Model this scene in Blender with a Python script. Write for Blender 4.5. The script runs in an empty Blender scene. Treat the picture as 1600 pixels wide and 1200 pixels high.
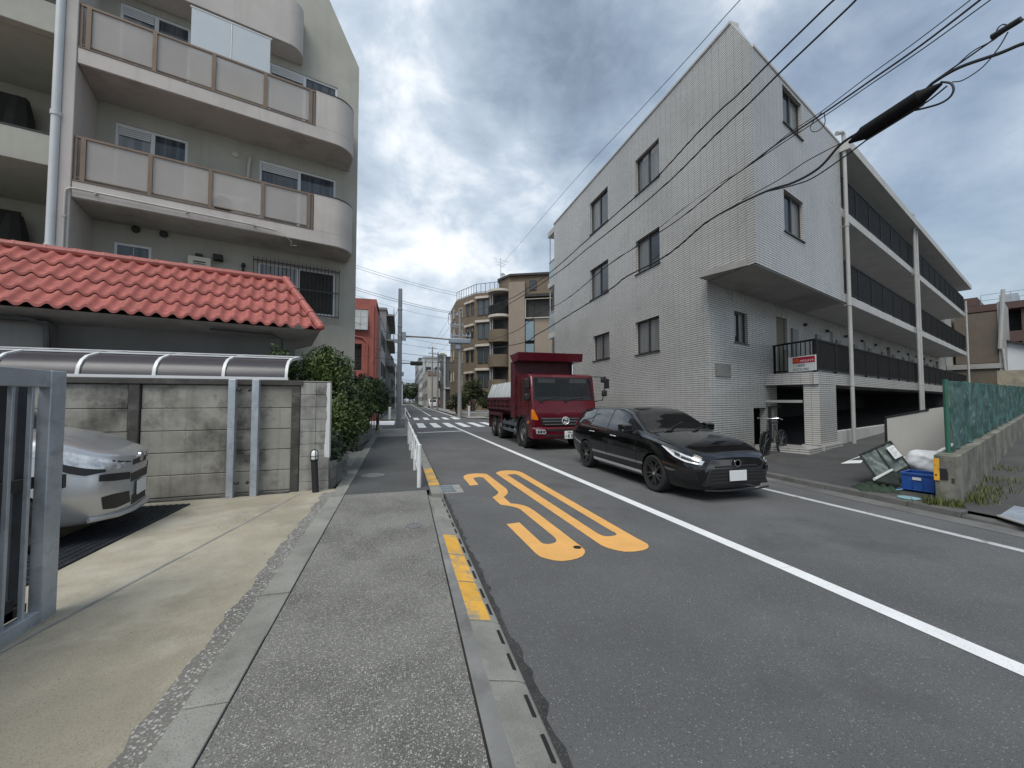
import bpy, bmesh, math, random
import numpy as np
from mathutils import Vector
R = math.radians
rnd = random.Random(7)
S = bpy.context.scene
COL = S.collection
# ---------------------------------------------------------------- camera (1.6 m above the road, wide lens)
F, CX, CY, EYE = 620.0, 800.0, 600.0, 1.6
PITCH = math.atan(25.0/F)
YAW = R(15.75)
cd = bpy.data.cameras.new('camera')
cd.sensor_width = 36; cd.lens = F/1600*36; cd.clip_start = .05; cd.clip_end = 4000
cam = bpy.data.objects.new('camera', cd); COL.objects.link(cam)
cam.location = (0, 0, EYE); cam.rotation_euler = (math.pi/2+PITCH, 0, -YAW)
S.camera = cam
S.view_settings.view_transform = 'Standard'; S.view_settings.look = 'None'
S.view_settings.exposure = 0.86; S.view_settings.gamma = 1
# ---------------------------------------------------------------- sky: NISHITA behind broken overcast
SUN_EL, SUN_AZ = R(58), R(-142)          # azimuth from +Y towards +X
w = bpy.data.worlds.new('World'); S.world = w; w.use_nodes = True
nt = w.node_tree; nt.nodes.clear()
def wn(t, **k):
    n = nt.nodes.new(t)
    for a, b in k.items(): setattr(n, a, b)
    return n
def wl(a, b): nt.links.new(a, b)
def wmath(op, a, b=None, c=None, clamp=False):
    n = wn('ShaderNodeMath', operation=op); n.use_clamp = clamp
    for i, x in enumerate((a, b, c)):
        if x is None: continue
        if isinstance(x, (int, float)): n.inputs[i].default_value = x
        else: wl(x, n.inputs[i])
    return n.outputs[0]
tc = wn('ShaderNodeTexCoord'); sep = wn('ShaderNodeSeparateXYZ'); wl(tc.outputs['Generated'], sep.inputs[0])
zz = wmath('ADD', wmath('MAXIMUM', sep.outputs[2], 0.0), 0.42)
cmb = wn('ShaderNodeCombineXYZ')
wl(wmath('DIVIDE', sep.outputs[0], zz), cmb.inputs[0]); wl(wmath('DIVIDE', sep.outputs[1], zz), cmb.inputs[1])
def wnoise(scale, det, rough, dist=0.0, off=0.0):
    n = wn('ShaderNodeTexNoise'); n.inputs['Scale'].default_value = scale; n.inputs['Detail'].default_value = det
    n.inputs['Roughness'].default_value = rough; n.inputs['Distortion'].default_value = dist
    if off:
        m = wn('ShaderNodeMapping'); m.inputs['Location'].default_value = (off, off*.7, off*.3); wl(cmb.outputs[0], m.inputs[0]); wl(m.outputs[0], n.inputs['Vector'])
    else: wl(cmb.outputs[0], n.inputs['Vector'])
    return n.outputs['Fac']
def dirdot(v, p):
    v = Vector(v).normalized(); d = wn('ShaderNodeVectorMath', operation='DOT_PRODUCT')
    wl(tc.outputs['Generated'], d.inputs[0]); d.inputs[1].default_value = v
    return wmath('POWER', wmath('MAXIMUM', d.outputs['Value'], 0.0), p)
def puff(scale, det, rough, dist, off):
    n = wn('ShaderNodeTexNoise'); n.inputs['Scale'].default_value = scale; n.inputs['Detail'].default_value = det
    n.inputs['Roughness'].default_value = rough; n.inputs['Distortion'].default_value = dist
    m = wn('ShaderNodeMapping'); m.inputs['Location'].default_value = off; m.inputs['Scale'].default_value = (1,1,1.5); wl(tc.outputs['Generated'], m.inputs[0]); wl(m.outputs[0], n.inputs['Vector']); return n.outputs['Fac']
n1 = wmath('ADD', wmath('MULTIPLY', puff(2.3, 7, .52, .25, (4.1,2.2,.7)), .65), wmath('MULTIPLY', wnoise(1.25, 6, .50, .35, 3.1), .35)); n2 = puff(6.0, 8, .60, .3, (1.3,7.7,2.1))
cl = wmath('ADD', wmath('MULTIPLY', n1, .77), wmath('MULTIPLY', n2, .23))
# thin bright patch of cloud ahead, darker base overhead, paler towards the horizon
cl = wmath('ADD', cl, wmath('MULTIPLY', dirdot((.09, .84, .53), 26), .12))
cl = wmath('ADD', cl, wmath('MULTIPLY', dirdot((.2, .68, .70), 22), -.075))
cl = wmath('ADD', cl, wmath('MULTIPLY', wmath('SUBTRACT', .30, sep.outputs[2]), .05))
rp = wn('ShaderNodeValToRGB'); wl(cl, rp.inputs[0]); e = rp.color_ramp.elements
e[0].position = .40; e[0].color = (.185, .235, .30, 1)
e[1].position = .63; e[1].color = (.92, .94, .96, 1)
x = e.new(.465); x.color = (.29, .36, .445, 1); x = e.new(.545); x.color = (.47, .54, .62, 1)
sky = wn('ShaderNodeTexSky'); sky.sky_type = 'NISHITA'; sky.sun_disc = False
sky.sun_elevation = SUN_EL; sky.sun_rotation = SUN_AZ; sky.air_density = 1.3; sky.dust_density = 2.5
bg1 = wn('ShaderNodeBackground'); bg1.inputs[1].default_value = .07; wl(sky.outputs[0], bg1.inputs[0])
bg2 = wn('ShaderNodeBackground'); bg2.inputs[1].default_value = .76; wl(rp.outputs[0], bg2.inputs[0])
mx = wn('ShaderNodeMixShader')
cov = wmath('MULTIPLY', wmath('SUBTRACT', 1.0, wmath('MULTIPLY', dirdot((.85, .42, .38), 4), .45)), .97, clamp=True)
wl(cov, mx.inputs[0]); wl(bg1.outputs[0], mx.inputs[1]); wl(bg2.outputs[0], mx.inputs[2])
wo = wn('ShaderNodeOutputWorld'); wl(mx.outputs[0], wo.inputs[0])
# ---------------------------------------------------------------- the sun, softened by cloud
sl = bpy.data.lights.new('sun', 'SUN'); sl.energy = 1.5; sl.angle = R(35); sl.color = (1, .965, .91)
so = bpy.data.objects.new('sun', sl); COL.objects.link(so)
sd = Vector((math.sin(SUN_AZ)*math.cos(SUN_EL), math.cos(SUN_AZ)*math.cos(SUN_EL), math.sin(SUN_EL)))
so.rotation_euler = sd.to_track_quat('Z', 'Y').to_euler(); so.location = (0, 0, 60)

# ================================================================ measuring helpers (pixel of the 1600x1200 photo -> place)
def ray(px, py):
    r, u = (px-CX)/F, -(py-CY)/F
    c, s = math.cos(PITCH), math.sin(PITCH)
    f, z = c-u*s, s+u*c
    c, s = math.cos(YAW), math.sin(YAW)
    return (r*c+f*s, -r*s+f*c, z)
def G(px, py, z=0.0):
    r = ray(px, py); t = (z-EYE)/r[2]; return (r[0]*t, r[1]*t, z)
def atY(px, py, Y):
    r = ray(px, py); t = Y/r[1]; return (r[0]*t, Y, EYE+r[2]*t)
def onp(px, py, p0, d):
    r = ray(px, py); n = (-d[1], d[0])
    t = (p0[0]*n[0]+p0[1]*n[1])/(r[0]*n[0]+r[1]*n[1])
    return (r[0]*t, r[1]*t, EYE+r[2]*t)
class Fr:
    """upright frame: u along d, v outward (right of d, or left with side=-1), z up"""
    def __init__(s, p0, d, side=1, z=0.0):
        l = math.hypot(*d); s.p = p0; s.d = (d[0]/l, d[1]/l); s.n = (s.d[1]*side, -s.d[0]*side); s.z = z
    def __call__(s, q):
        return (s.p[0]+q[0]*s.d[0]+q[1]*s.n[0], s.p[1]+q[0]*s.d[1]+q[1]*s.n[1], s.z+q[2])
    def uz(s, px, py, v=0.0):
        p0 = (s.p[0]+v*s.n[0], s.p[1]+v*s.n[1]); q = onp(px, py, p0, s.d)
        return ((q[0]-p0[0])*s.d[0]+(q[1]-p0[1])*s.d[1], q[2]-s.z)
    def at(s, u, v=0.0): 
        q = s((u, v, 0)); return Fr((q[0], q[1]), s.d, 1 if abs(s.n[0]-s.d[1])+abs(s.n[1]+s.d[0]) < 1e-6 else -1, s.z)
def az(deg): return (math.sin(R(deg)), math.cos(R(deg)))

# ================================================================ mesh building
class MB:
    def __init__(s, fr=None): s.v = []; s.f = []; s.m = []; s.fr = fr
    def add(s, vs, fs, mi=0):
        o = len(s.v)
        s.v += [s.fr(q) for q in vs] if s.fr else [tuple(q) for q in vs]
        s.f += [tuple(i+o for i in f) for f in fs]; s.m += [mi]*len(fs); return s
    def box(s, x0, x1, y0, y1, z0, z1, mi=0):
        return s.add([(x0,y0,z0),(x1,y0,z0),(x1,y1,z0),(x0,y1,z0),(x0,y0,z1),(x1,y0,z1),(x1,y1,z1),(x0,y1,z1)],
                     [(0,3,2,1),(4,5,6,7),(0,1,5,4),(1,2,6,5),(2,3,7,6),(3,0,4,7)], mi)
    def quad(s, a, b, c, d, mi=0): return s.add([a,b,c,d], [(0,1,2,3)], mi)
    def poly(s, pts, mi=0): return s.add(pts, [tuple(range(len(pts)))], mi)
    def prism(s, pts, z0, z1, mi=0, ax=2):
        """polygon (a,b) extruded along an axis: ax 2 -> z, 1 -> y (pts x,z), 0 -> x (pts y,z)"""
        n = len(pts)
        def P(p, h): return (p[0],p[1],h) if ax == 2 else ((p[0],h,p[1]) if ax == 1 else (h,p[0],p[1]))
        return s.add([P(p,z0) for p in pts]+[P(p,z1) for p in pts],
                     [tuple(range(n-1,-1,-1)), tuple(range(n,2*n))]+[(i,(i+1)%n,n+(i+1)%n,n+i) for i in range(n)], mi)
    def loft(s, rings, closed=True, cap=True, mi=0):
        n = len(rings[0]); vs = [q for r in rings for q in r]; fs = []
        for i in range(len(rings)-1):
            for j in range(n if closed else n-1):
                k = (j+1) % n; fs.append((i*n+j, i*n+k, (i+1)*n+k, (i+1)*n+j))
        if cap and closed: fs += [tuple(range(n-1,-1,-1)), tuple((len(rings)-1)*n+j for j in range(n))]
        return s.add(vs, fs, mi)
    def tube(s, pts, r, n=8, cap=True, mi=0):
        pts = [Vector(p) for p in pts]; rs = r if isinstance(r, (list, tuple)) else [r]*len(pts)
        rings = []; up = None
        for i, p in enumerate(pts):
            t = (pts[min(i+1,len(pts)-1)]-pts[max(i-1,0)])
            t = t.normalized() if t.length > 1e-9 else Vector((0,0,1))
            if up is None: up = Vector((0,0,1)) if abs(t.z) < .9 else Vector((1,0,0))
            a = t.cross(up)
            if a.length < 1e-6: a = t.orthogonal()
            a.normalize(); b = a.cross(t); up = b
            rings.append([tuple(p+(a*math.cos(2*math.pi*j/n)+b*math.sin(2*math.pi*j/n))*rs[i]) for j in range(n)])
        return s.loft(rings, True, cap, mi)
    def lathe(s, c, prof, n=20, ax=2, mi=0):
        """profile (r,h) turned about an axis through c; ax 0/1/2"""
        rings = []
        for r, h in prof:
            ring = []
            for j in range(n):
                a = 2*math.pi*j/n; q = (r*math.cos(a), r*math.sin(a), h)
                q = q if ax == 2 else ((q[0], q[2], q[1]) if ax == 1 else (q[2], q[0], q[1]))
                ring.append((c[0]+q[0], c[1]+q[1], c[2]+q[2]))
            rings.append(ring)
        return s.loft(rings, True, True, mi)
    def build(s, name, mats, parent=None, bev=0.0, smooth=35, raw=False, loc=None):
        me = bpy.data.meshes.new(name); me.from_pydata(s.v, [], s.f); me.validate()
        if not isinstance(mats, (list, tuple)): mats = [mats]
        for m in mats: me.materials.append(m)
        if len(mats) > 1 and len(me.polygons) == len(s.m): me.polygons.foreach_set('material_index', s.m)
        if not raw:
            b = bmesh.new(); b.from_mesh(me); bmesh.ops.recalc_face_normals(b, faces=b.faces); b.to_mesh(me); b.free()
        boxuv(me)
        if smooth: me.shade_smooth(); me.set_sharp_from_angle(angle=R(smooth))
        o = bpy.data.objects.new(name, me); COL.objects.link(o)
        if parent:
            o.parent = parent
            if parent.location.length > 0 or any(parent.rotation_euler): o.matrix_parent_inverse = parent.matrix_basis.inverted()
        if bev:
            b = o.modifiers.new('bevel', 'BEVEL'); b.width = bev; b.segments = 2; b.limit_method = 'ANGLE'; b.angle_limit = R(40)
        return o
def boxuv(me):
    """metric box mapping: walls (along, up), flats (x, y)"""
    if not me.polygons: return
    uv = me.uv_layers.new(name='uv')
    nl = len(me.loops); co = np.empty(len(me.vertices)*3); me.vertices.foreach_get('co', co); co = co.reshape(-1,3)
    vi = np.empty(nl, dtype=np.int32); me.loops.foreach_get('vertex_index', vi)
    pn = np.empty(len(me.polygons)*3); me.polygons.foreach_get('normal', pn); pn = pn.reshape(-1,3)
    lt = np.empty(len(me.polygons), dtype=np.int32); me.polygons.foreach_get('loop_total', lt)
    N = np.repeat(pn, lt, axis=0); P = co[vi]
    sg = np.where((np.abs(N[:,0]) > np.abs(N[:,1])) * (N[:,0] > 0) + (np.abs(N[:,0]) <= np.abs(N[:,1])) * (N[:,1] < 0), 1., -1.)
    l = np.maximum(np.hypot(N[:,0], N[:,1]), 1e-6)
    tx, ty = -N[:,1]/l*sg, N[:,0]/l*sg
    flat = np.abs(N[:,2]) > .7
    U = np.where(flat, P[:,0], P[:,0]*tx+P[:,1]*ty); V = np.where(flat, P[:,1], P[:,2])
    uv.data.foreach_set('uv', np.stack([U,V],1).ravel())
def tag(o, label=None, cat=None, group=None, kind=None):
    if label: o['label'] = label
    if cat: o['category'] = cat
    if group: o['group'] = group
    if kind: o['kind'] = kind
    return o
def empty(name, loc, label, cat, group=None):
    o = bpy.data.objects.new(name, None); o.empty_display_size = .2; o.location = loc; COL.objects.link(o)
    return tag(o, label, cat, group)
def struct(o): o['kind'] = 'structure'; return o
def copy_tree(o, parent=None):
    c = o.copy(); COL.objects.link(c)
    if parent: c.parent = parent
    for ch in [q for q in bpy.data.objects if q.parent == o]: copy_tree(ch, c)
    return c
def wall_mb(mb, us, zs, holes, t=.2, v=0.0, top=None, mi=0, miter={}):
    """wall front at v, thickness t inwards, real openings; holes (u0,u1,z0,z1)"""
    U = sorted(set([round(a,4) for a in us]+[round(a,4) for h in holes for a in h[:2]]))
    Z = sorted(set([round(a,4) for a in zs]+[round(a,4) for h in holes for a in h[2:4]]))
    U = [a for a in U if us[0]-1e-6 <= a <= us[-1]+1e-6]; Z = [a for a in Z if zs[0]-1e-6 <= a <= zs[-1]+1e-6]
    nu, nz = len(U), len(Z)
    def solid(i, j):
        if i < 0 or j < 0 or i >= nu-1 or j >= nz-1: return False
        c = ((U[i]+U[i+1])/2, (Z[j]+Z[j+1])/2)
        return not any(h[0] < c[0] < h[1] and h[2] < c[1] < h[3] for h in holes)
    def zt(u, z): return min(z, top(u)) if top else z
    vs = []; 
    for vv in (v, v-t):
        for i in range(nu):
            du = 0 if vv == v else miter.get(U[i], 0)
            for j in range(nz): vs.append((U[i]+du, vv, zt(U[i], Z[j])))
    o = nu*nz; I = lambda i, j: i*nz+j
    fs = []
    for i in range(nu-1):
        for j in range(nz-1):
            if not solid(i,j): continue
            a, b, c, d = I(i,j), I(i+1,j), I(i+1,j+1), I(i,j+1)
            fs += [(a,b,c,d), (o+d,o+c,o+b,o+a)]
            if not solid(i-1,j): fs.append((a,d,o+d,o+a))
            if not solid(i+1,j): fs.append((b,o+b,o+c,c))
            if not solid(i,j-1): fs.append((a,o+a,o+b,b))
            if not solid(i,j+1): fs.append((d,c,o+c,o+d))
    return mb.add(vs, fs, mi)

# ================================================================ materials
def mat(name, c, r=.6, var=.12, vs=2.0, c2=None, bump=0.0, bs=40.0, metal=0.0, spec=.5, coat=0.0, streak=0.0, sc=None, speck=None, tile=None, alpha=1.0, trans=0.0, emit=None, grime=None):
    m = bpy.data.materials.new(name); m.use_nodes = True; t = m.node_tree; N = t.nodes; L = t.links
    b = N['Principled BSDF']
    b.inputs['Roughness'].default_value = r; b.inputs['Metallic'].default_value = metal
    b.inputs['Specular IOR Level'].default_value = spec; b.inputs['Coat Weight'].default_value = coat; b.inputs['Coat Roughness'].default_value = .03
    b.inputs['Alpha'].default_value = alpha; b.inputs['Transmission Weight'].default_value = trans
    def nd(ty, **k):
        n = N.new(ty)
        for a, q in k.items(): setattr(n, a, q)
        return n
    tcn = nd('ShaderNodeTexCoord')
    geo = nd('ShaderNodeNewGeometry'); pos = geo.outputs['Position']   # world metres: never repeats from thing to thing
    def noise(s, det=5, ro=.6, vec=None, stretch=None):
        n = nd('ShaderNodeTexNoise'); n.inputs['Scale'].default_value = s; n.inputs['Detail'].default_value = det; n.inputs['Roughness'].default_value = ro
        src = vec or pos
        if stretch:
            mp = nd('ShaderNodeMapping'); mp.inputs['Scale'].default_value = stretch; L.new(src, mp.inputs[0]); src = mp.outputs[0]
        L.new(src, n.inputs['Vector']); return n.outputs['Fac']
    def ramp(f, a, bb, ca=(0,0,0,1), cb=(1,1,1,1)):
        q = nd('ShaderNodeValToRGB'); q.color_ramp.elements[0].position = a; q.color_ramp.elements[1].position = bb
        q.color_ramp.elements[0].color = ca; q.color_ramp.elements[1].color = cb; L.new(f, q.inputs[0]); return q.outputs[0]
    def mix(f, a, bb, mode='MIX'):
        q = nd('ShaderNodeMix', data_type='RGBA', blend_type=mode)
        for s_, i in ((f,0),(a,6),(bb,7)):
            if isinstance(s_, (int,float)): q.inputs[i].default_value = s_
            elif isinstance(s_, tuple): q.inputs[i].default_value = (*s_[:3],1)
            else: L.new(s_, q.inputs[i])
        return q.outputs[2]
    lo = tuple(x*(1-var) for x in c); hi = tuple(min(1,x*(1+var)) for x in c)
    col = mix(ramp(noise(vs), .35, .65), lo, hi)
    if c2: col = mix(ramp(noise(c2[2] if len(c2) > 2 else vs*.4, 6, .65), c2[1]-.08, c2[1]+.1), col, c2[0])
    hgt = None
    if tile:
        bw, bh, mort, tc2, off = tile[:5]
        br = nd('ShaderNodeTexBrick'); br.offset = off; br.squash = 1
        mu = nd('ShaderNodeMapping'); mu.inputs['Scale'].default_value = (tile[5] if len(tile) > 5 else 1, 1, 1); L.new(tcn.outputs['UV'], mu.inputs[0]); L.new(mu.outputs[0], br.inputs['Vector'])
        br.inputs['Scale'].default_value = 1; br.inputs['Brick Width'].default_value = bw; br.inputs['Row Height'].default_value = bh
        br.inputs['Mortar Size'].default_value = mort; br.inputs['Mortar Smooth'].default_value = .15; br.inputs['Bias'].default_value = 0
        br.inputs['Color1'].default_value = (.96,.96,.96,1); br.inputs['Color2'].default_value = (1.03,1.03,1.03,1); br.inputs['Mortar'].default_value = (1,1,1,1)
        col = mix(1.0, col, br.outputs['Color'], 'MULTIPLY')
        col = mix(br.outputs['Fac'], col, tc2); hgt = br.outputs['Fac']
    if speck:       # pebbles or grains: (scale, colour, threshold)
        for (ss, scol, th) in (speck if isinstance(speck, list) else [speck]):
            vo = nd('ShaderNodeTexVoronoi'); vo.inputs['Scale'].default_value = ss
            wn_ = nd('ShaderNodeTexNoise'); wn_.inputs['Scale'].default_value = ss*.9; wn_.inputs['Detail'].default_value = 2; L.new(pos, wn_.inputs['Vector'])
            wm = nd('ShaderNodeVectorMath', operation='MULTIPLY_ADD'); L.new(wn_.outputs['Color'], wm.inputs[0]); wm.inputs[1].default_value = (1.1/ss,)*3; L.new(pos, wm.inputs[2]); L.new(wm.outputs[0], vo.inputs['Vector'])
            sx = nd('ShaderNodeSeparateColor'); L.new(vo.outputs['Color'], sx.inputs[0])
            pick = ramp(sx.outputs[0], 1-th-.02, 1-th)
            near = ramp(vo.outputs['Distance'], .38, .46, (1,1,1,1), (0,0,0,1))
            mm = nd('ShaderNodeMath', operation='MULTIPLY'); L.new(pick, mm.inputs[0]); L.new(near, mm.inputs[1])
            sh = mix(sx.outputs[1], tuple(x*.65 for x in scol), scol)
            col = mix(mm.outputs[0], col, sh)
    if streak:      # rain streaks running down
        f = ramp(noise(1.0, 6, .7, None, (5.0, 5.0, .22)), .50, .74)
        mm = nd('ShaderNodeMath', operation='MULTIPLY'); L.new(f, mm.inputs[0]); mm.inputs[1].default_value = streak
        col = mix(mm.outputs[0], col, sc or tuple(x*.35 for x in c))
    if grime:       # (colour, threshold, scale, sharpness) blotches
        f = ramp(noise(grime[2], 9, .72), grime[1]-grime[3], grime[1]+grime[3])
        col = mix(f, col, grime[0])
    L.new(col, b.inputs['Base Color'])
    if bump or tile:
        bp = nd('ShaderNodeBump'); bp.inputs['Distance'].default_value = .012; bp.inputs['Strength'].default_value = bump or .3
        if hgt is not None:
            iv = nd('ShaderNodeMath', operation='SUBTRACT'); iv.inputs[0].default_value = 1; L.new(hgt, iv.inputs[1]); L.new(iv.outputs[0], bp.inputs['Height'])
        else: L.new(noise(bs, 6, .65), bp.inputs['Height'])
        L.new(bp.outputs[0], b.inputs['Normal'])
    if r > .1:      # roughness is never perfectly even
        rr = nd('ShaderNodeMapRange'); rr.inputs[3].default_value = max(.02, r*.85); rr.inputs[4].default_value = min(1, r*1.15)
        L.new(noise(vs*2.3), rr.inputs[0]); L.new(rr.outputs[0], b.inputs['Roughness'])
    if emit: b.inputs['Emission Color'].default_value = (*emit[0],1); b.inputs['Emission Strength'].default_value = emit[1]
    return m
def glass_mat(name, c=(.02,.025,.03), r=.04, curtain=None, th=.5):
    """window glass over a dim room; optional pale curtain seen through it"""
    m = bpy.data.materials.new(name); m.use_nodes = True; t = m.node_tree; N = t.nodes; L = t.links; b = N['Principled BSDF']
    b.inputs['Roughness'].default_value = r; b.inputs['Specular IOR Level'].default_value = .8
    b.inputs['Base Color'].default_value = (*c,1)
    if curtain:
        g = N.new('ShaderNodeNewGeometry'); mp = N.new('ShaderNodeMapping'); mp.inputs['Scale'].default_value = (9,9,.4); L.new(g.outputs['Position'], mp.inputs[0])
        n = N.new('ShaderNodeTexNoise'); n.inputs['Scale'].default_value = 1; n.inputs['Detail'].default_value = 3; L.new(mp.outputs[0], n.inputs['Vector'])
        q = N.new('ShaderNodeValToRGB'); q.color_ramp.elements[0].position = th-.2; q.color_ramp.elements[1].position = th+.25
        q.color_ramp.elements[0].color = (*c,1); q.color_ramp.elements[1].color = (*curtain,1)
        L.new(n.outputs['Fac'], q.inputs[0]); L.new(q.outputs[0], b.inputs['Base Color'])
    return m
def clear_mat(name, c, r=.08, alpha=.5, tint=None):
    m = mat(name, c, r=r, var=.04, alpha=alpha); return m
M = {}
M['asphalt'] = mat('asphalt', (.112,.113,.114), .85, .16, .7, c2=((.090,.091,.092), .55, .30), bump=.6, bs=190, speck=[(210,(.19,.19,.19),.26),(230,(.035,.035,.036),.22),(115,(.30,.30,.29),.06)], grime=((.068,.068,.069), .62, .45, .08))
M['asphalt_side'] = mat('asphalt_side', (.072,.074,.075), .88, .16, .9, c2=((.058,.06,.062), .55, .5), bump=.6, bs=150, speck=[(140,(.20,.20,.19),.18)])
M['asphalt_alley'] = mat('asphalt_alley', (.058,.058,.058), .9, .2, .7, c2=((.085,.08,.072), .58, .6), bump=.6, bs=120, speck=[(110,(.19,.18,.17),.12)])
M['aggregate'] = mat('aggregate', (.17,.168,.155), .85, .22, .9, c2=((.085,.084,.076), .55, .8), bump=.6, bs=110, speck=[(98,(.46,.45,.42),.32),(130,(.30,.29,.26),.42),(150,(.06,.06,.055),.2)])
M['pebble'] = mat('pebble', (.15,.145,.13), .85, .15, 1.4, bump=.6, bs=90, speck=[(50,(.5,.49,.46),.5),(85,(.33,.32,.29),.5)])
M['driveway'] = mat('driveway', (.345,.31,.235), .85, .18, .7, c2=((.27,.245,.185), .53, 1.0), bump=.35, bs=110, grime=((.45,.42,.345), .585, .6, .09), speck=[(170,(.22,.205,.16),.26),(240,(.42,.40,.34),.2)], streak=0)
M['concrete'] = mat('concrete', (.29,.285,.265), .85, .15, 1.2, c2=((.20,.197,.185), .56, 1.4), bump=.3, bs=70, speck=(210,(.2,.2,.19),.25))
M['kerbstone'] = mat('kerbstone', (.25,.25,.225), .85, .15, 1.5, c2=((.17,.17,.15), .55, 2.2), bump=.35, bs=90, speck=(190,(.16,.16,.14),.3))
M['strip'] = mat('strip', (.20,.20,.195), .8, .22, 1.5, c2=((.12,.12,.115), .55, 2.0), bump=.25, bs=60)
M['ground'] = mat('ground', (.16,.155,.14), .9, .2, .3, bump=.2, bs=20)
M['white_line'] = mat('white_line', (.74,.75,.75), .7, .06, 3, bump=.15, bs=120, speck=(160,(.35,.35,.35),.05), grime=((.34,.34,.34), .70, 7, .05))
M['yellow_line'] = mat('yellow_line', (.72,.385,.115), .7, .06, 3, bump=.15, bs=120, speck=(160,(.5,.30,.10),.06), grime=((.45,.27,.10), .72, 6, .05))
M['yellow_worn'] = mat('yellow_worn', (.66,.36,.055), .75, .12, 4, grime=((.27,.25,.20), .57, 5, .07), bump=.3, bs=90)
M['black_hole'] = mat('black_hole', (.01,.01,.01), .9, 0)
# ================================================================ the ground, roads, pavements
def sheet(name, pts, m, z=None, sub=0):
    mb = MB(); mb.poly([(p[0],p[1],p[2] if len(p) > 2 else z) for p in pts]); return struct(mb.build(name, m, smooth=0, raw=True))
sheet('ground', [(-900,-300),(900,-300),(900,1500),(-900,1500)], M['ground'], -.03)
sheet('road', [(.66,-14),(7.36,-14),(7.36,24),(5.6,38),(5.6,90),(6.6,200),(9,400),(5,400),(3.2,200),(.9,90),(.7,38)], M['asphalt'], 0)
sheet('cross_street', [(-60,26.2),(70,26.2),(70,32.6),(-60,32.6)], M['asphalt_side'], -.006)
# sidewalk: washed aggregate near, asphalt, then a concrete crossing
SWX = lambda y: -.80 - .006*y          # left edge
KX = lambda y: .355 + .014*min(y,6.8)   # kerb-side edge of the aggregate
def swpoly(y0, y1, xr0, xr1): return [(SWX(y0),y0),(xr0,y0),(xr1,y1),(SWX(y1),y1)]
sheet('sidewalk', swpoly(-5, 7.0, KX(-5), KX(7.0)), M['aggregate'], .06)
sheet('sidewalk', swpoly(7.0, 17.6, .50, .50), M['asphalt_side'], .062)
sheet('sidewalk', swpoly(17.6, 22.4, .50, .50), M['concrete'], .064)
sheet('sidewalk', swpoly(22.4, 25.6, .50, .50), M['asphalt_side'], .062)
sheet('sidewalk', [(-1.4,33.2),(.5,33.2),(.6,90),(-1.4,90)], M['concrete'], .05)
sheet('sidewalk', [(5.7,33.5),(7.6,33.5),(7.6,120),(5.7,120)], M['concrete'], .05)
sheet('side_crossing', [(-3.6,26.8),(-.35,26.6),(-.35,31.8),(-3.6,31.9)], M['white_line'], .004)
sheet('driveway', [(-14,-5),(-.9,-5),(-.95,7.55),(-14,7.0)], M['driveway'], .058)
sheet('driveway_joint', [(-2.36,3.2),(-2.33,3.2),(-1.55,7.3),(-1.58,7.3)], M['concrete'], .062)
mb = MB(); pts = []
y = -5
while y < 7.3: pts.append((SWX(y)-.36+rnd.uniform(-.03,.03), y)); y += .12
mb.poly([(p[0],p[1],.062) for p in pts]+[(SWX(7.3)-.2,7.3,.062),(SWX(-5)-.2,-5,.062)]); struct(mb.build('pebble_strip', M['pebble'], smooth=0))
# inner edging stones
mb = MB(); y = -4.2
while y < 24:
    l = .6
    x0, x1 = SWX(y), SWX(y+l-.008)
    j = rnd.uniform(-.004,.004)
    mb.loft([[(x0-.215,y,-.05),(x0-.008,y,-.05),(x0-.008,y,.068+j),(x0-.215,y,.070+j)],[(x1-.215,y+l-.01,-.05),(x1-.008,y+l-.01,-.05),(x1-.008,y+l-.01,.068+j),(x1-.215,y+l-.01,.070+j)]])
    y += l
struct(mb.build('edging_stones', M['kerbstone'], bev=.006))
KXA = lambda y: .487
# smoothed concrete strip between the aggregate and the kerb
mb = MB(); mb.quad((KX(-5)+.014,-5,.0555),(KXA(-5)+.006,-5,.0555),(KXA(6.6)+.006,6.6,.0555),(KX(6.6)+.012,6.6,.0555)); mb.quad((KX(3)+.014,3,.0555),(.496,3,.0555),(.496,3.6,.0555),(KX(3.6)-.05,3.6,.0555)) if 0 else None
struct(mb.build('kerb_strip', M['strip'], smooth=0, raw=True))
# kerb: dropped, sloping stones at the driveway, upright beyond; painted lengths are stones of their own colour
mb = MB(); my = MB(); ms = MB(); y = -4.0
while y < 25.2:
    drop = y < 6.1
    l = .6 if not drop else .62
    yel = 2.7 < y < 4.5 or 6.6 < y < 8.5
    h0, h1 = (.058, .022) if drop else (.10, .095)
    a = y+.006; b = y+l-.006
    xq = lambda q: KXA(q) if drop else .505
    sec = lambda q: [(xq(q),q,-.06),(.70,q,-.06),(.70,q,.0 if drop else h1-.01),(.66 if drop else .69,q,h1),(.645 if drop else .67,q,h1+.004),(xq(q),q,h0)]
    mb.loft([sec(a), sec(b)])
    if yel:
        top = lambda q: [(xq(q)+.002,q,h0+.002),(.64 if drop else .69,q,(h1 if drop else h1)+.0075)]
        p, q = top(a+.004), top(b-.004); my.quad(p[0],p[1],q[1],q[0])
    if drop:
        for k in (.17,.43): ms.box(.652,.672,y+k-.075,y+k+.075,.0,.0265)
    y += l
struct(mb.build('kerb', M['kerbstone'], bev=.004))
struct(my.build('kerb_paint', M['yellow_worn'], smooth=0)); struct(ms.build('kerb_drain_slots', M['black_hole'], smooth=0))
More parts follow.
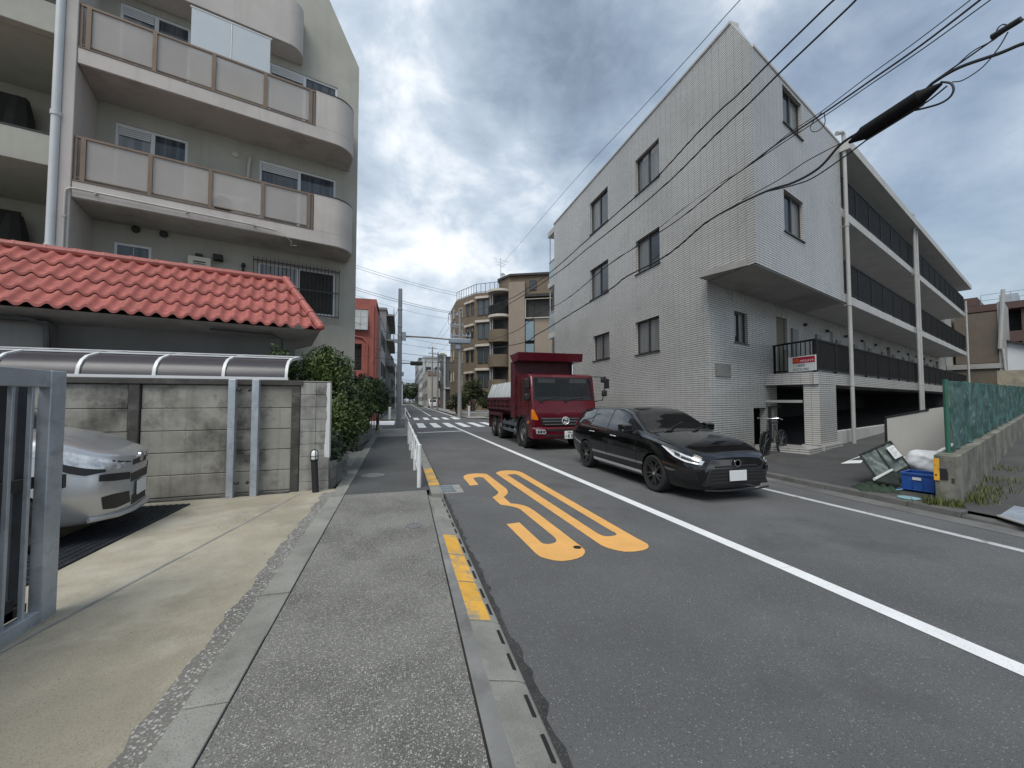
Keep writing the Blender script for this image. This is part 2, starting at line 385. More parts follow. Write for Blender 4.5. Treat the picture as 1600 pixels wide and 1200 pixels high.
# ragged dark asphalt edge along the kerb
mb = MB(); pts = []; y = -5
while y < 25: pts.append((.745+rnd.uniform(-.022,.03), y)); y += .09
for a, b in zip(pts[:-1], pts[1:]): mb.quad((.701,a[1],.0035),(a[0],a[1],.0035),(b[0],b[1],.0035),(.701,b[1],.0035))
struct(mb.build('road_edge', mat('road_edge', (.035,.035,.034), .95, .3, 6, speck=[(150,(.15,.15,.14),.2)], bump=.6, bs=140), smooth=0, raw=True))
# gutter grate
g = empty('drain_grate', (.87,7.22,0), 'steel bar drain grate in a concrete frame set in the road beside the yellow kerb', 'drain grate')
mb = MB(); mb.box(.71,1.09,6.92,7.56,-.02,.006); mb.build('concrete_frame', M['concrete'], g, bev=.004)
mb = MB(); mb.box(.735,.965,6.98,7.50,.0,.008); mb.build('pit', M['black_hole'], g)
mb = MB()
for k in range(9): mb.box(.735+k*.0265,.747+k*.0265,6.98,7.50,.0085,.016)
for k in range(4): mb.box(.735,.965,6.98+k*.17,6.99+k*.17,.0087,.0155)
M['galv'] = mat('galv', (.44,.48,.52), .5, .16, 4, metal=.55, c2=((.33,.36,.40), .54, 8), bump=.1, bs=30)
mb.build('bars', M['galv'], g)
# manhole and valve covers in the sidewalk
M['iron'] = mat('iron', (.20,.20,.20), .6, .2, 9, metal=.5, bump=.4, bs=120)
for (x, y, r, lb) in ((-.52,8.65,.23,'round iron manhole cover in the asphalt sidewalk beside the white guardrail'),(.17,5.06,.10,'small round valve cover in the pebbled sidewalk'),(-2.25,2.62,.11,'small rusty round drain cover in the driveway by the sliding gate')):
    mb = MB(); mb.lathe((x,y,.05),[(r,0),(r,.0155),(r-.012,.0155),(r-.014,.0135),(r*.55,.0135),(r*.54,.0155),(0.001,.0155)],24)
    for k in range(8):
        a = k*math.pi/4; mb.tube([(x+.6*r*math.cos(a),y+.6*r*math.sin(a),.0645),(x+.88*r*math.cos(a),y+.88*r*math.sin(a),.0645)],.006,5)
    tag(mb.build('manhole_cover', M['iron']), lb, 'manhole cover', 'covers set in the pavement')
# ---------------------------------------------------------------- right side: kerb, forecourt and alley, rising gently away
AL = az(70.15)
M['kerb_dark'] = mat('kerb_dark', (.115,.113,.105), .9, .2, 1.5, c2=((.07,.07,.065), .54, 2.2), bump=.4, bs=80)
M['gutter'] = mat('gutter', (.14,.14,.135), .88, .2, 1.2, c2=((.09,.09,.088), .54, 1.5), bump=.3, bs=60)
mb = MB(); y = -6.0
while y < 24:
    a, b = y+.005, y+.595
    hh = .035 if y < 3.2 else .075
    mb.loft([[(7.33,a,-.06),(7.52,a,-.06),(7.52,a,hh+.01),(7.36,a,hh)],[(7.33,b,-.06),(7.52,b,-.06),(7.52,b,hh+.01),(7.36,b,hh)]]); y += .6
struct(mb.build('kerb', M['kerb_dark'], bev=.006))
mb = MB(); mb.poly([(6.98,-10,.004),(7.32,-10,.004),(7.32,24,.004),(6.98,24,.004)]); struct(mb.build('gutter', M['gutter'], smooth=0))
def alz(x): return .08 + max(0, min(x-9, 40))*.028
mb = MB()
for i, (x0, x1) in enumerate(((7.53,9),(9,14),(14,49))):
    mb.quad((x0,-10,alz(x0)),(x1,-10,alz(x1)),(x1,26,alz(x1)),(x0,26,alz(x0)))
struct(mb.build('alley', M['asphalt_alley'], smooth=0))
M['white_worn'] = mat('white_worn', (.48,.49,.49), .75, .08, 3, bump=.15, bs=120, speck=(140,(.2,.2,.2),.12), grime=((.16,.16,.16), .60, 6, .06))
# ---------------------------------------------------------------- painted markings
def strip(name, pts, wd, m=None, z=.004):
    mb = MB()
    for (a, b) in zip(pts[:-1], pts[1:]):
        d = Vector((b[0]-a[0], b[1]-a[1])).normalized(); n = Vector((-d.y, d.x))*wd/2
        mb.quad((a[0]-n.x,a[1]-n.y,z),(a[0]+n.x,a[1]+n.y,z),(b[0]+n.x,b[1]+n.y,z),(b[0]-n.x,b[1]-n.y,z))
    return struct(mb.build(name, m or M['white_line'], smooth=0))
strip('center_line', [(3.62,-10),(3.56,3)], .155); strip('center_line', [(3.56,3.003),(3.50,6)], .155); strip('center_line', [(3.50,6.003),(3.13,23.3)], .15)
strip('center_line', [(2.95,40),(3.1,60)], .14)
yy = 64.
while yy < 190: strip('center_line', [(3.15+(yy-64)*.008,yy),(3.15+(yy-58)*.008,yy+5)], .14); yy += 9
strip('edge_line', [(6.42,-10),(6.36,4)], .115, M['white_worn']); strip('edge_line', [(6.36,4.003),(6.0,24)], .115, M['white_worn']); strip('edge_line', [(4.95,33.8),(5.2,62)], .15); strip('edge_line', [(5.2,62.02),(6.1,190)], .15)
strip('edge_line', [(.95,38),(1.1,90)], .13)
strip('stop_line', [(.85,20.0),(3.12,20.5)], .26)
for k in range(6): strip('crosswalk', [(1.28+.87*k,23.5),(1.28+.87*k+.03,28.0)], .45)
for k in range(5): strip('crosswalk', [(1.32+.82*k,33.0),(1.32+.82*k+.03,36.8)], .42)
p = [G(1318,718,.16), G(1390,693,.2)]
mb = MB(); a, b = G(1315,717,.2), G(1356,704,.2)
def al(q): return (q[0],q[1],alz(q[0])+.004)
strip_pts = [al(G(1313,717,.22)), al(G(1345,717,.22)), al(G(1349,713.5,.22)), al(G(1327,713.5,.22)), al(G(1390,697,.25)), al(G(1379,697,.25))]
mb.poly([strip_pts[0],strip_pts[1],strip_pts[2],strip_pts[3]]); mb.poly([strip_pts[0],strip_pts[3],strip_pts[4],strip_pts[5]])
struct(mb.build('parking_line', M['white_line'], smooth=0))
# the "30" speed marking
def arc(pts): return [G(700+x/4.706, 720+y/4.706, .004) for x, y in pts]
O_out = [(352,92),(362,82),(390,74),(440,70),(495,72),(525,78),(550,88),(1390,570),(1440,595),(1468,612),(1477,630),(1465,645),(1430,658),(1370,667),(1300,668),(1240,658),(1180,642),(1130,622),(1085,592)]
O_in = [(436,102),(440,101),(470,99),(495,98),(505,101),(515,105),(545,122),(1205,517),(1225,525),(1237,535),(1240,542),(1225,549),(1195,554),(1165,555),(1140,551),(1120,543),(1110,539),(1100,533),(1080,521)]
mb = MB(); a, b = arc(O_out), arc(O_in); n = len(a)
mb.add(a+b, [(i,(i+1)%n,n+(i+1)%n,n+i) for i in range(n)])
T_out = [(163,182),(120,132),(112,118),(125,105),(150,97),(200,93),(250,93),(285,97),(300,107),(430,205),(440,225),(438,240),(425,255),(408,265),(460,312),(510,318),(560,328),(600,345),(640,370),(980,630),(1005,655),(1007,675),(990,700),(950,718),(900,730),(840,737),(780,732),(720,718),(680,705),(645,680),(430,465)]
T_in = [(225,175),(190,135),(186,131),(190,126),(200,123),(215,121),(235,120),(250,121),(262,125),(345,205),(368,225),(371,233),(368,240),(345,258),(326,268),(386,322),(440,330),(490,340),(530,355),(560,380),(770,550),(785,565),(797,578),(797,588),(785,600),(765,608),(740,612),(715,611),(700,608),(685,600),(525,453)]
T_in = [(225,175),(190,135),(187,131),(190,126),(200,123),(215,121),(235,120),(250,121),(262,125),(345,205),(368,225),(371,233),(368,240),(352,254),(326,268)]+[(386,322),(440,330),(490,340),(530,355),(560,380),(770,550),(785,565),(797,580),(797,590),(788,600),(765,608),(740,612),(715,611),(700,608),(685,600),(525,453)]
a, b = arc(T_out), arc(T_in); n = len(a); assert len(b) == n, (n, len(b))
mb.add(a+b, [(i,i+1,n+i+1,n+i) for i in range(n-1)])
struct(mb.build('speed_marking', M['yellow_line'], smooth=0))
mb = MB(); c = G(902,855,.006); mb.lathe((c[0],c[1],.005),[(.045,0),(.045,.003),(.001,.003)],10); struct(mb.build('marking_chip', M['black_hole']))

# ================================================================ white tiled apartment block
M['tile'] = mat('tile', (.54,.53,.505), .28, .05, .5, c2=((.47,.465,.44), .56, .6), tile=(.60,.0605,.0085,(.085,.085,.08),0.0,2.5), spec=.5, streak=.07, sc=(.30,.29,.265), bump=.5)
M['white_render'] = mat('white_render', (.50,.495,.475), .7, .08, 1.2, streak=.3, sc=(.25,.24,.22), bump=.1, bs=30)
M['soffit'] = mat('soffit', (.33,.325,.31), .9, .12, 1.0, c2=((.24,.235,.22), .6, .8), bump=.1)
M['dark_alu'] = mat('dark_alu', (.055,.052,.048), .4, .12, 3, metal=.4)
M['black_rail'] = mat('black_rail', (.011,.011,.011), .6, .2, 4, spec=.25)
M['pvc'] = mat('pvc', (.40,.40,.385), .45, .08, 2, streak=.4, sc=(.30,.30,.28))
M['glass_dark'] = glass_mat('glass_dark', (.03,.033,.036))
M['glass_frost'] = glass_mat('glass_frost', (.10,.105,.105), .22, (.20,.21,.21), .45)
M['door_grey'] = mat('door_grey', (.34,.35,.36), .45, .05, 1); M['door_olive'] = mat('door_olive', (.10,.095,.055), .5, .08, 2)
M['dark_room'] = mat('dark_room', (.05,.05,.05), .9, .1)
def window(fr, u0, u1, z0, z1, parent, fm, gms, v=-.07, fw=.045, sill=None, split=.5, name='window', mull=True):
    """framed window set back in its opening; panes are one child, the sill another"""
    mb = MB(fr); d0, d1 = v-.05, v
    mb.box(u0,u1,d0,d1,z0,z0+fw); mb.box(u0,u1,d0,d1,z1-fw,z1); mb.box(u0,u0+fw,d0,d1,z0+fw,z1-fw); mb.box(u1-fw,u1,d0,d1,z0+fw,z1-fw)
    um = u0+(u1-u0)*split
    if mull: mb.box(um-fw*.7,um+fw*.7,d0-.005,d1+.012,z0+fw,z1-fw)
    f = mb.build(name, fm, parent, smooth=0)
    mb = MB(fr)
    mb.quad((u0+fw,v-.02,z0+fw),(um,v-.02,z0+fw),(um,v-.02,z1-fw),(u0+fw,v-.02,z1-fw),0)
    mb.quad((um,v-.03,z0+fw),(u1-fw,v-.03,z0+fw),(u1-fw,v-.03,z1-fw),(um,v-.03,z1-fw),1 if len(gms) > 1 else 0)
    mb.build('pane', gms, f, smooth=0, raw=True)
    if sill:
        mb = MB(fr); mb.box(u0-.04,u1+.04,v-.02,.035,z0-.035,z0-.003); mb.build('sill', sill, f, smooth=0)
    return f
XA, YC, YD, YE = 7.9, 7.2, 8.71, 19.65
FA = Fr((XA,0),(0,1),-1); FU = Fr((XA,YC),AL); FL = Fr((XA,YD),AL)
wb = empty('apartment_block', (12,14,0), 'white tiled four storey apartment block with overhanging corner and open corridors along the alley', 'building')
hA = [(10.66,11.98,8.90,9.98),(13.90,15.46,8.72,10.20),(10.72,12.04,6.02,7.12),(13.93,15.50,5.90,7.22),(10.79,12.1,3.16,4.30),(13.9,15.26,3.24,4.30)]
hA = [(10.66,11.98,8.78,10.02),(13.92,15.46,8.78,10.16),(10.70,12.03,5.98,7.14),(13.94,15.50,5.92,7.22),(10.78,12.1,3.17,4.29),(13.9,15.26,3.26,4.30)]
mb = MB(FA)
topA = lambda u: 11.06 if u >= 7.75 else 11.06-(7.75-u)/.55*1.03
wall_mb(mb, (YC,7.75,YE), (0,10.0,11.06), hA+[(YC-1,YD,-1,4.78)], .22, 0, top=topA, miter={YC:.085, YD:.085})
mb.build('road_wall', M['tile'], wb, smooth=0)
for k, h in enumerate(hA): window(FA, *h, wb, M['dark_alu'], [M['glass_frost'], M['glass_frost']] if k in (0,4,5) else [M['glass_dark'], M['glass_frost']], v=-.10, fw=.05, sill=M['dark_alu'])
mb = MB(FA); mb.box(7.75,YE+.03,-.25,.03,11.063,11.13); mb.build('parapet_cap', M['white_render'], wb)
# upper alley-side face
hU = [(1.80,3.08,8.90,9.93),(1.70,3.0,5.97,7.07)]
mb = MB(FU); wall_mb(mb, (.004,6.30), (4.78,10.03), hU, .2, 0, miter={.004:.08}); mb.build('alley_wall', M['tile'], wb, smooth=0)
for h in hU: window(FU, *h, wb, M['dark_alu'], [M['glass_dark'], M['glass_frost']], v=-.08, fw=.05, sill=M['dark_alu'])
mb = MB(FU); mb.box(.13,6.30,-.26,.02,10.033,10.10); mb.build('parapet_cap', M['white_render'], wb)
# lower alley-side face with the units' doors; the corridor's back wall on every floor
hL = [(1.45,2.26,3.27,4.19),(2.52,3.42,.12,1.36)]
doors = []
M['meter'] = mat('meter', (.20,.205,.20), .5, .1, 2)
for fz in (2.40,5.05,7.90):
    u = 4.3 if fz < 3 else 7.4
    while u < 33:
        doors.append((u,u+.86,fz+.01,fz+1.98)); u += 4.6
hL += doors
mb = MB(FL); wall_mb(mb, (.004,4.2,36), (0,2.2,10.0), hL+[(4.2,37,-1,2.2)], .2, 0, miter={.004:.08}); mb.build('corridor_wall', M['tile'], wb, smooth=0)
window(FL, *hL[0], wb, M['dark_alu'], [M['glass_dark'], M['glass_frost']], v=-.08, fw=.05, sill=M['dark_alu'])
for k, h in enumerate(doors):
    mb = MB(FL); mb.box(h[0],h[1],-.12,-.07,h[2],h[3]); d = mb.build('door', M['door_olive'] if k % 3 == 0 else M['door_grey'], wb, smooth=0)
    mb = MB(FL); mb.box(h[1]-.14,h[1]-.09,-.066,-.03,h[2]+.9,h[2]+1.05); mb.build('handle', M['galv'], d, smooth=0)
for fz in (2.40,5.05,7.90):
    u = 5.5 if fz < 3 else 8.6
    while u < 33:
        mb = MB(FL); mb.box(u,u+.5,.003,.06,fz+.7,fz+1.7); mb.build('meter_box', M['meter'], wb, smooth=0); mb = MB(FL); mb.tube([(u+1.2,.003,fz+1.95),(u+1.2,.10,fz+1.95)],.06,8); mb.build('vent_cap', M['dark_alu'], wb); u += 2.3
# side of the building's far end, roof, dark lower storey behind the open ground floor
Lp = [FL((36,-.2,0)), FA((YE,-.0,0))]
mb = MB(); q = [FA((YC+.02,-.02,0)),FU((6.3,-.02,0)),FU((33.6,-.02,0)),FL((36,-7,0)),(XA+.05,YE-.05,0)]
mb.prism([(a[0],a[1]) for a in [FA((8.0,-.05,0)),FU((6.28,-.2,0)),FL((6.4,.2,0)),FL((35.9,0,0)),FL((35.9,-9,0)),(XA+.3,YE-.1,0)]], 9.82, 9.99)
mb.build('roof', M['white_render'], wb)
mb = MB(); a, b = (XA+.22,YE), FL((36,-9.0,0)); fr = Fr(a,(b[0]-a[0],b[1]-a[1]),-1); mb.fr = fr
mb.box(0,math.hypot(b[0]-a[0],b[1]-a[1]),-.2,0,0,10); mb.build('far_wall', M['white_render'], wb)
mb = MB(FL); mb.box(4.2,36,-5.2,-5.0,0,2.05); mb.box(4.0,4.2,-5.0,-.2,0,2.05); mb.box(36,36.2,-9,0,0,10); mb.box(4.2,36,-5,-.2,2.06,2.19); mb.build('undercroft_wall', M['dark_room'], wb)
# floor slabs: soffit of the overhang, corridor decks and the projecting roof
CW = 1.42
def deck(u0, u1, z0, z1, vo=0.0, m=None, name='corridor_slab'):
    mb = MB(FU); mb.box(u0,u1,-CW+.005,vo,z0,z1); return mb.build(name, m or M['white_render'], wb, bev=.01)
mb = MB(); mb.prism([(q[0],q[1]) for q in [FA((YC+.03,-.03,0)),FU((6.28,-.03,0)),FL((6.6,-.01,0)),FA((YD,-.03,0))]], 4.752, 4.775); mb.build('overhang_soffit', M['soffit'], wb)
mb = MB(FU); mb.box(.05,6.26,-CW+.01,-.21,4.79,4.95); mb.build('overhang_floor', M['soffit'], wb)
deck(6.31,33.6,4.78,5.06); deck(6.31,33.6,7.62,7.90); deck(6.31,34.6,9.75,10.05,.28,name='corridor_roof'); 
mb = MB(FU); mb.box(3.87,33.6,-CW+.005,-.03,2.06,2.40); mb.build('corridor_slab', M['tile'], wb, smooth=0)
# tiled pier and low steps under the corridor
mb = MB(FU); mb.box(3.92,5.34,-.42,-.035,.1,2.055); mb.build('pier', M['tile'], wb, smooth=0)
mb = MB(FU); mb.box(3.92,5.5,-.5,.06,.05,.30); mb.box(2.9,3.9,-1.35,.02,.05,.27); mb.build('entrance_step', M['tile'], wb, smooth=0)
mb = MB(FU); mb.box(5.5,33,-.25,-.1,.0,.62); mb.build('plinth', M['white_render'], wb, smooth=0)
# storage recess by the entry: door leaf, lintel, meter cupboard
mb = MB(FL); mb.box(2.52,3.42,-.6,-.55,.1,1.4); mb.build('recess_back', M['black_hole'], wb)
mb = MB(FL); mb.box(3.5,3.6,.01,.06,.1,1.40); mb.box(3.61,4.3,.03,.06,1.36,1.42); mb.build('door_frame', M['dark_alu'], wb, smooth=0)
mb = MB(FU); mb.box(3.87,3.93,-2.6,-.45,1.52,1.60); mb.build('lintel', M['pvc'], wb, smooth=0)
mb = MB(FL); mb.box(4.55,5.0,-.9,-.85,.12,1.5); mb.build('store_door', M['door_grey'], wb, smooth=0)
# name plate (polished stone, lettering too worn to read)
M['plate'] = mat('plate', (.19,.185,.165), .3, .15, 8, grime=((.11,.105,.09), .55, 22, .04))
mb = MB(FL); mb.box(.33,1.13,.003,.035,2.24,2.60); mb.build('name_plate', M['plate'], wb, bev=.006)
# corridor railings
def railing(u0, u1, z0, z1, v=-.06, pitch=.068, step=1.62, fr=FU, bw=.034):
    mb = MB(fr); mb.box(u0,u1,v-.025,v+.025,z1-.05,z1); mb.box(u0,u1,v-.02,v+.02,z0+.06,z0+.10); r = mb.build('railing', M['black_rail'], wb, smooth=0)
    mb = MB(fr); u = u0
    while u < u1-.2: MB(fr).box(u,u+.05,v-.03,v+.03,z0,z1-.05).build('post', M['black_rail'], r, smooth=0); u += step
    MB(fr).box(u1-.05,u1,v-.029,v+.029,z0,z1-.052).build('post', M['black_rail'], r, smooth=0)
    mb = MB(fr); u = u0+.05
    while u < u1-.04: mb.box(u,u+bw,v-.01,v+.01,z0+.10,z1-.05); u += pitch
    mb.build('bars', M['black_rail'], r, smooth=0); return r
railing(6.42,33.5,5.08,6.22); railing(6.42,33.5,7.92,9.07); railing(3.92,33.4,2.42,3.38,v=-.09)
K = FU((3.92,-.09,0)); E2 = FL((4.05,.0,0)); FK = Fr((E2[0],E2[1]),(K[0]-E2[0],K[1]-E2[1]))
LK = math.hypot(K[0]-E2[0],K[1]-E2[1]); railing(.0,LK-.03,2.42,3.38,v=0,pitch=.155,step=LK,fr=FK,bw=.02)
mb = MB(FK); mb.box(0,LK,-.03,.09,2.06,2.40); mb.build('corridor_slab', M['tile'], wb, smooth=0)
# rainwater pipes
def downpipe(fr, u, v, z0, z1, r=.05, m=None, par=wb, brk=2.6, head=True):
    mb = MB(fr); mb.tube([(u,v,z0),(u,v,z1)],r,12)
    z = z0+1.9
    while z < z1: mb.tube([(u,v,z),(u,v,z+.10)],r*1.22,12); mb.box(u-.012,u+.012,v-.14,v,z+.02,z+.05); z += brk
    if head: mb.tube([(u,v,z1-.02),(u-.02,v,z1+.10),(u-.10,v-.02,z1+.12),(u-.30,v-.1,z1+.05)],[r,r,r*1.1,r*1.2],12)
    return mb.build('downpipe', m or M['pvc'], par)
downpipe(FU,6.40,.10,.15,10.25,.058); downpipe(FU,16.45,.12,.4,10.3,.06,head=False); downpipe(FU,16.95,.12,.4,10.25,.06,head=False); downpipe(FU,32.4,.15,.7,8.6,.06,head=False)
mb = MB(FU); mb.tube([(16.45,.12,10.28),(16.45,.12,10.36),(16.35,.1,10.4),(14.9,-.2,10.4)],.055,10); mb.tube([(16.95,.12,10.2),(16.95,.12,10.26),(16.8,.1,10.28),(15.3,-.2,10.25)],.055,10); mb.build('roof_drain', M['pvc'], wb)
# balcony ends at the far side of the road wall
for z in (10.75,7.85,5.0,1.95): MB().box(XA+.05,XA+1.2,YE+.003,YE+1.1,z,z+.28).build('end_balcony_slab', M['white_render'], wb)
M['balc_glass'] = clear_mat('balc_glass', (.42,.50,.52), .15, .75)
for z in (8.13,5.28,2.2):
    mb = MB(); mb.box(XA+.12,XA+.15,YE+.05,YE+1.05,z,z+1.15); b_ = mb.build('end_balcony_panel', M['balc_glass'], wb)
    mb = MB(); mb.tube([(XA+.14,YE+.95,z+1.16),(XA+.14,YE+.95,z+2.55)],.035,8); mb.box(XA+.10,XA+.17,YE+.05,YE+1.05,z+1.15,z+1.2); mb.build('rail', M['pvc'], b_)
# letting board on the railing
sg = empty('sign_board', FK((1.0,.04,2.5)), 'red and white letting board tied to the black corridor railing', 'sign')
M['sign_white'] = mat('sign_white', (.72,.75,.74), .4, .03); M['sign_red'] = mat('sign_red', (.42,.012,.05), .4, .04); M['sign_orange'] = mat('sign_orange', (.60,.10,.02), .4, .04)
M['ink'] = mat('ink', (.035,.035,.04), .5, 0); M['ink_white'] = mat('ink_white', (.85,.85,.85), .5, 0)
def text(body, fr, u, v, z, size, m, parent, name='lettering', align='LEFT', ext=.002, sx=1.0, bold=0.0):
    cu = bpy.data.curves.new(name, 'FONT'); cu.body = body; cu.size = size; cu.align_x = align; cu.extrude = ext; cu.offset = bold
    o = bpy.data.objects.new(name, cu); COL.objects.link(o); dg = bpy.context.evaluated_depsgraph_get(); dg.update()
    me = bpy.data.meshes.new_from_object(o.evaluated_get(dg)); bpy.data.objects.remove(o)
    n = len(me.vertices); co = np.empty(n*3); me.vertices.foreach_get('co', co); co = co.reshape(-1,3)
    co = np.array([fr((u+a*sx, v+c, z+b)) for a, b, c in co]) if n else co
    if n: me.vertices.foreach_set('co', co.ravel())
    me.materials.clear(); me.materials.append(m); me.name = name
    q = bpy.data.objects.new(name, me); COL.objects.link(q); q.parent = parent
    if parent.location.length > 0: q.matrix_parent_inverse = parent.matrix_basis.inverted()
    return q
s0, s1 = .60, 1.53; sz0, sz1 = 2.46, 2.91
mb = MB(FK); mb.box(s0,s1,.045,.06,sz0,sz1); mb.build('board', M['sign_white'], sg)
mb = MB(FK); mb.box(s0+.16,s1-.03,.0605,.063,sz0+.24,sz1-.03); mb.build('red_panel', M['sign_red'], sg)
mb = MB(FK); mb.lathe((0,0,0),[(.001,0)],3) if 0 else None
mb.box(s0+.18,s0+.38,.0632,.0655,sz0+.27,sz0+.36); mb.prism([(s0+.17,sz0+.36),(s0+.39,sz0+.36),(s0+.28,sz1-.05)],.0632,.0655,ax=1); mb.build('house_emblem', M['sign_orange'], sg)
text('ハウスメイト', FK, s0+.41, .064, sz0+.275, .085, M['ink_white'], sg, bold=.0015, sx=.92)
text('ご入居受付', FK, s0+.17, .0605, sz0+.145, .085, M['ink'], sg, sx=.95)
text('03-5733-4461', FK, s0+.17, .0605, sz0+.03, .092, M['ink'], sg, sx=1.05)
# ================================================================ grey-green apartment house on the left
M['lb_wall'] = mat('lb_wall', (.40,.395,.345), .85, .06, 1.0, c2=((.36,.355,.31), .56, .7), streak=.28, sc=(.20,.195,.165), bump=.25, bs=90)
M['lb_pink'] = mat('lb_pink', (.52,.485,.455), .8, .05, 1.0, c2=((.46,.42,.395), .57, .8), streak=.30, sc=(.26,.23,.21), bump=.2, bs=90)
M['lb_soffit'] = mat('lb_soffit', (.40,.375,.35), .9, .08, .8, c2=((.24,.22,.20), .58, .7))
M['lb_panel'] = mat('lb_panel', (.53,.495,.465), .2, .06, .9, spec=.5, alpha=.52)
M['brown_alu'] = mat('brown_alu', (.20,.145,.105), .4, .1, 3, metal=.2)
M['white_alu'] = mat('white_alu', (.66,.68,.69), .4, .04, 3)
M['glass_blue'] = glass_mat('glass_blue', (.035,.045,.06), .05, (.16,.17,.18), .62)
M['glass_curtain'] = glass_mat('glass_curtain', (.08,.085,.09), .1, (.34,.35,.36), .48)
M['rain'] = mat('rain', (.56,.585,.60), .4, .06, 2, streak=.25, sc=(.34,.35,.36))
M['black_and_shade'] = mat('black_and_shade', (.035,.035,.033), .8, .2)  # near-black of small fittings, also the shade painted into openings
LB = Fr((-2.35,12.3), az(73.5))
lb = empty('apartment_house', (-4,13,0), 'grey green rendered apartment house with pinkish rounded balconies and a stepped gable', 'building')
wV = -1.3
ow = [(-4.55,-3.10,7.05,8.72),(-1.44,.66,6.95,8.76),(-4.55,-3.12,10.0,11.92),(-1.26,.66,9.95,11.86),(-4.49,-3.77,4.35,5.62),(-1.42,.70,4.27,5.68)]
mb = MB(LB); wall_mb(mb, (-5.1,-.09,.30,1.32), (0,12.83,15.6), ow, .22, wV, top=lambda u: min(15.6, 12.84+(1.32-u)*1.957))
mb.build('wall', M['lb_wall'], lb, smooth=0)
for k, h in enumerate(ow):
    window(LB, *h, lb, M['white_alu'], [[M['glass_curtain'],M['glass_blue']],[M['glass_blue'],M['glass_blue']],[M['glass_curtain'],M['glass_blue']],[M['glass_curtain'],M['glass_blue']],[M['glass_blue']],[M['glass_curtain'],M['black_and_shade']]][k], v=wV-.03, fw=.06, mull=(k != 4))
for h in ow[:4]:
    mb = MB(LB); um = (h[0]+h[1])/2
    for q in range(5): mb.box(h[0]+.07,um-.05,wV-.02,wV-.005,h[3]-.10-q*.05,h[3]-.065-q*.05)
    mb.build('blind', M['white_alu'], lb, smooth=0)
# east end wall and the flat back
e1 = LB((1.32,wV-.02,0)); e2 = LB((1.32,wV-12,0))
mb = MB(LB); mb.prism([(wV-.225,0),(wV-12,0),(wV-12,12.80),(wV-.225,12.80)], 1.10, 1.31, ax=0); mb.build('end_wall', M['lb_wall'], lb, smooth=0)
mb = MB(LB); mb.box(-16,-.15,wV-12,wV-.3,15.0,15.3); mb.prism([(-.15,15.0),(1.3,12.80),(1.05,12.5),(-.15,14.6)],wV-12,wV-.23,ax=1); mb.build('roof', M['lb_wall'], lb)
# fin wall and the recessed left wing with its bands
mb = MB(LB); mb.box(-5.10,-4.90,wV-.2,.02,0,15.6); mb.build('fin_wall', M['lb_pink'], lb, bev=.015)
mb = MB(LB); mb.box(-17,-5.10,-2.9,-2.7,0,15.6); mb.build('wing_wall', M['lb_wall'], lb)
mb = MB(LB)
for z in (3.72,6.70,9.68,12.66): mb.box(-17,-5.105,-.28,-.06,z,z+.68); mb.box(-17,-5.105,-2.69,-.30,z,z+.14)
mb.build('wing_band', M['lb_wall'], lb, bev=.01)
mb = MB(LB)
for z in (3.72,6.70,9.68,12.66): mb.box(-17,-5.105,-.285,-.05,z+.683,z+.71)
mb.build('band_cap', M['dark_alu'], lb, smooth=0)
mb = MB(LB)
for z in (4.4,7.4,10.4): mb.box(-7.4,-6.55,-2.695,-2.66,z,z+2.0); mb.lathe((-6.55,-2.4,z+.1),[(.22,0),(.30,.5),(.26,1.2),(.15,1.7),(.02,1.75)],8)
mb.build('opening_shade', M['black_and_shade'], lb)  # dark solids put in for the shade inside the wing's openings
# balconies
def rounded(u0, u1, v0, v1, r, n=7):
    p = [(u0,v0),(u0,v1)]
    for k in range(n+1):
        a = math.pi/2*(1-k/n); p.append((u1-r+r*math.cos(a), v1-r+r*math.sin(a)))
    return p+[(u1,v0)]
def balcony(z, posts):
    pts = rounded(-4.895,1.05,wV+.003,0,.62)
    mb = MB(LB); mb.prism(pts, z, z+.36); s = mb.build('balcony_slab', M['lb_pink'], lb, bev=.012)
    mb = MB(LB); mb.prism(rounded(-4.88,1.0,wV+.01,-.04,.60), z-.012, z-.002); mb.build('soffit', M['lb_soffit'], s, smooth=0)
    # solid rounded parapet at the outer corner
    arcp = [(-.08,0)]+rounded(-4.9,1.05,wV+.003,0,.62)[2:]; inn = [(-.08,-.13)]+rounded(-4.9,.92,wV+.003,-.13,.50)[2:]
    n = len(arcp); mb = MB(LB)
    mb.loft([[(arcp[i][0],arcp[i][1],z+.362),(arcp[i][0],arcp[i][1],z+1.42),(inn[i][0],inn[i][1],z+1.42),(inn[i][0],inn[i][1],z+.362)] for i in range(n)])
    mb.build('balcony_parapet', M['lb_pink'], lb, smooth=50)
    mb = MB(LB); mb.loft([[(arcp[i][0]*1.0,arcp[i][1]+.012,z+1.423),(arcp[i][0],arcp[i][1]+.012,z+1.45),(inn[i][0],inn[i][1]-.012,z+1.45),(inn[i][0],inn[i][1]-.012,z+1.423)] for i in range(n)]); mb.build('parapet_cap', M['dark_alu'], lb)
    mb = MB(LB); mb.box(-4.89,-.09,-.10,.012,z+.362,z+.385); mb.box(-4.89,-.09,-.075,-.02,z+1.36,z+1.41); mb.box(-4.89,-.09,-.06,-.035,z+.45,z+.475); rl = mb.build('balcony_rail', M['brown_alu'], lb, smooth=0)
    mb = MB(LB)
    for p in posts: MB(LB).box(p-.04,p+.04,-.085,-.005,z+.386,z+1.365).build('post', M['brown_alu'], rl, smooth=0)
    for q in (-4.86,-.13): MB(LB).box(q-.02,q+.02,-.07,-.03,z+.386,z+1.36).build('end_post', M['brown_alu'], rl, smooth=0)
    for a, b in zip(posts[:-1], posts[1:]):
        mb = MB(LB); mb.box(a+.045,b-.045,-.052,-.044,z+.478,z+1.358); mb.build('glass_panel', M['lb_panel'], rl, smooth=0)
    return s
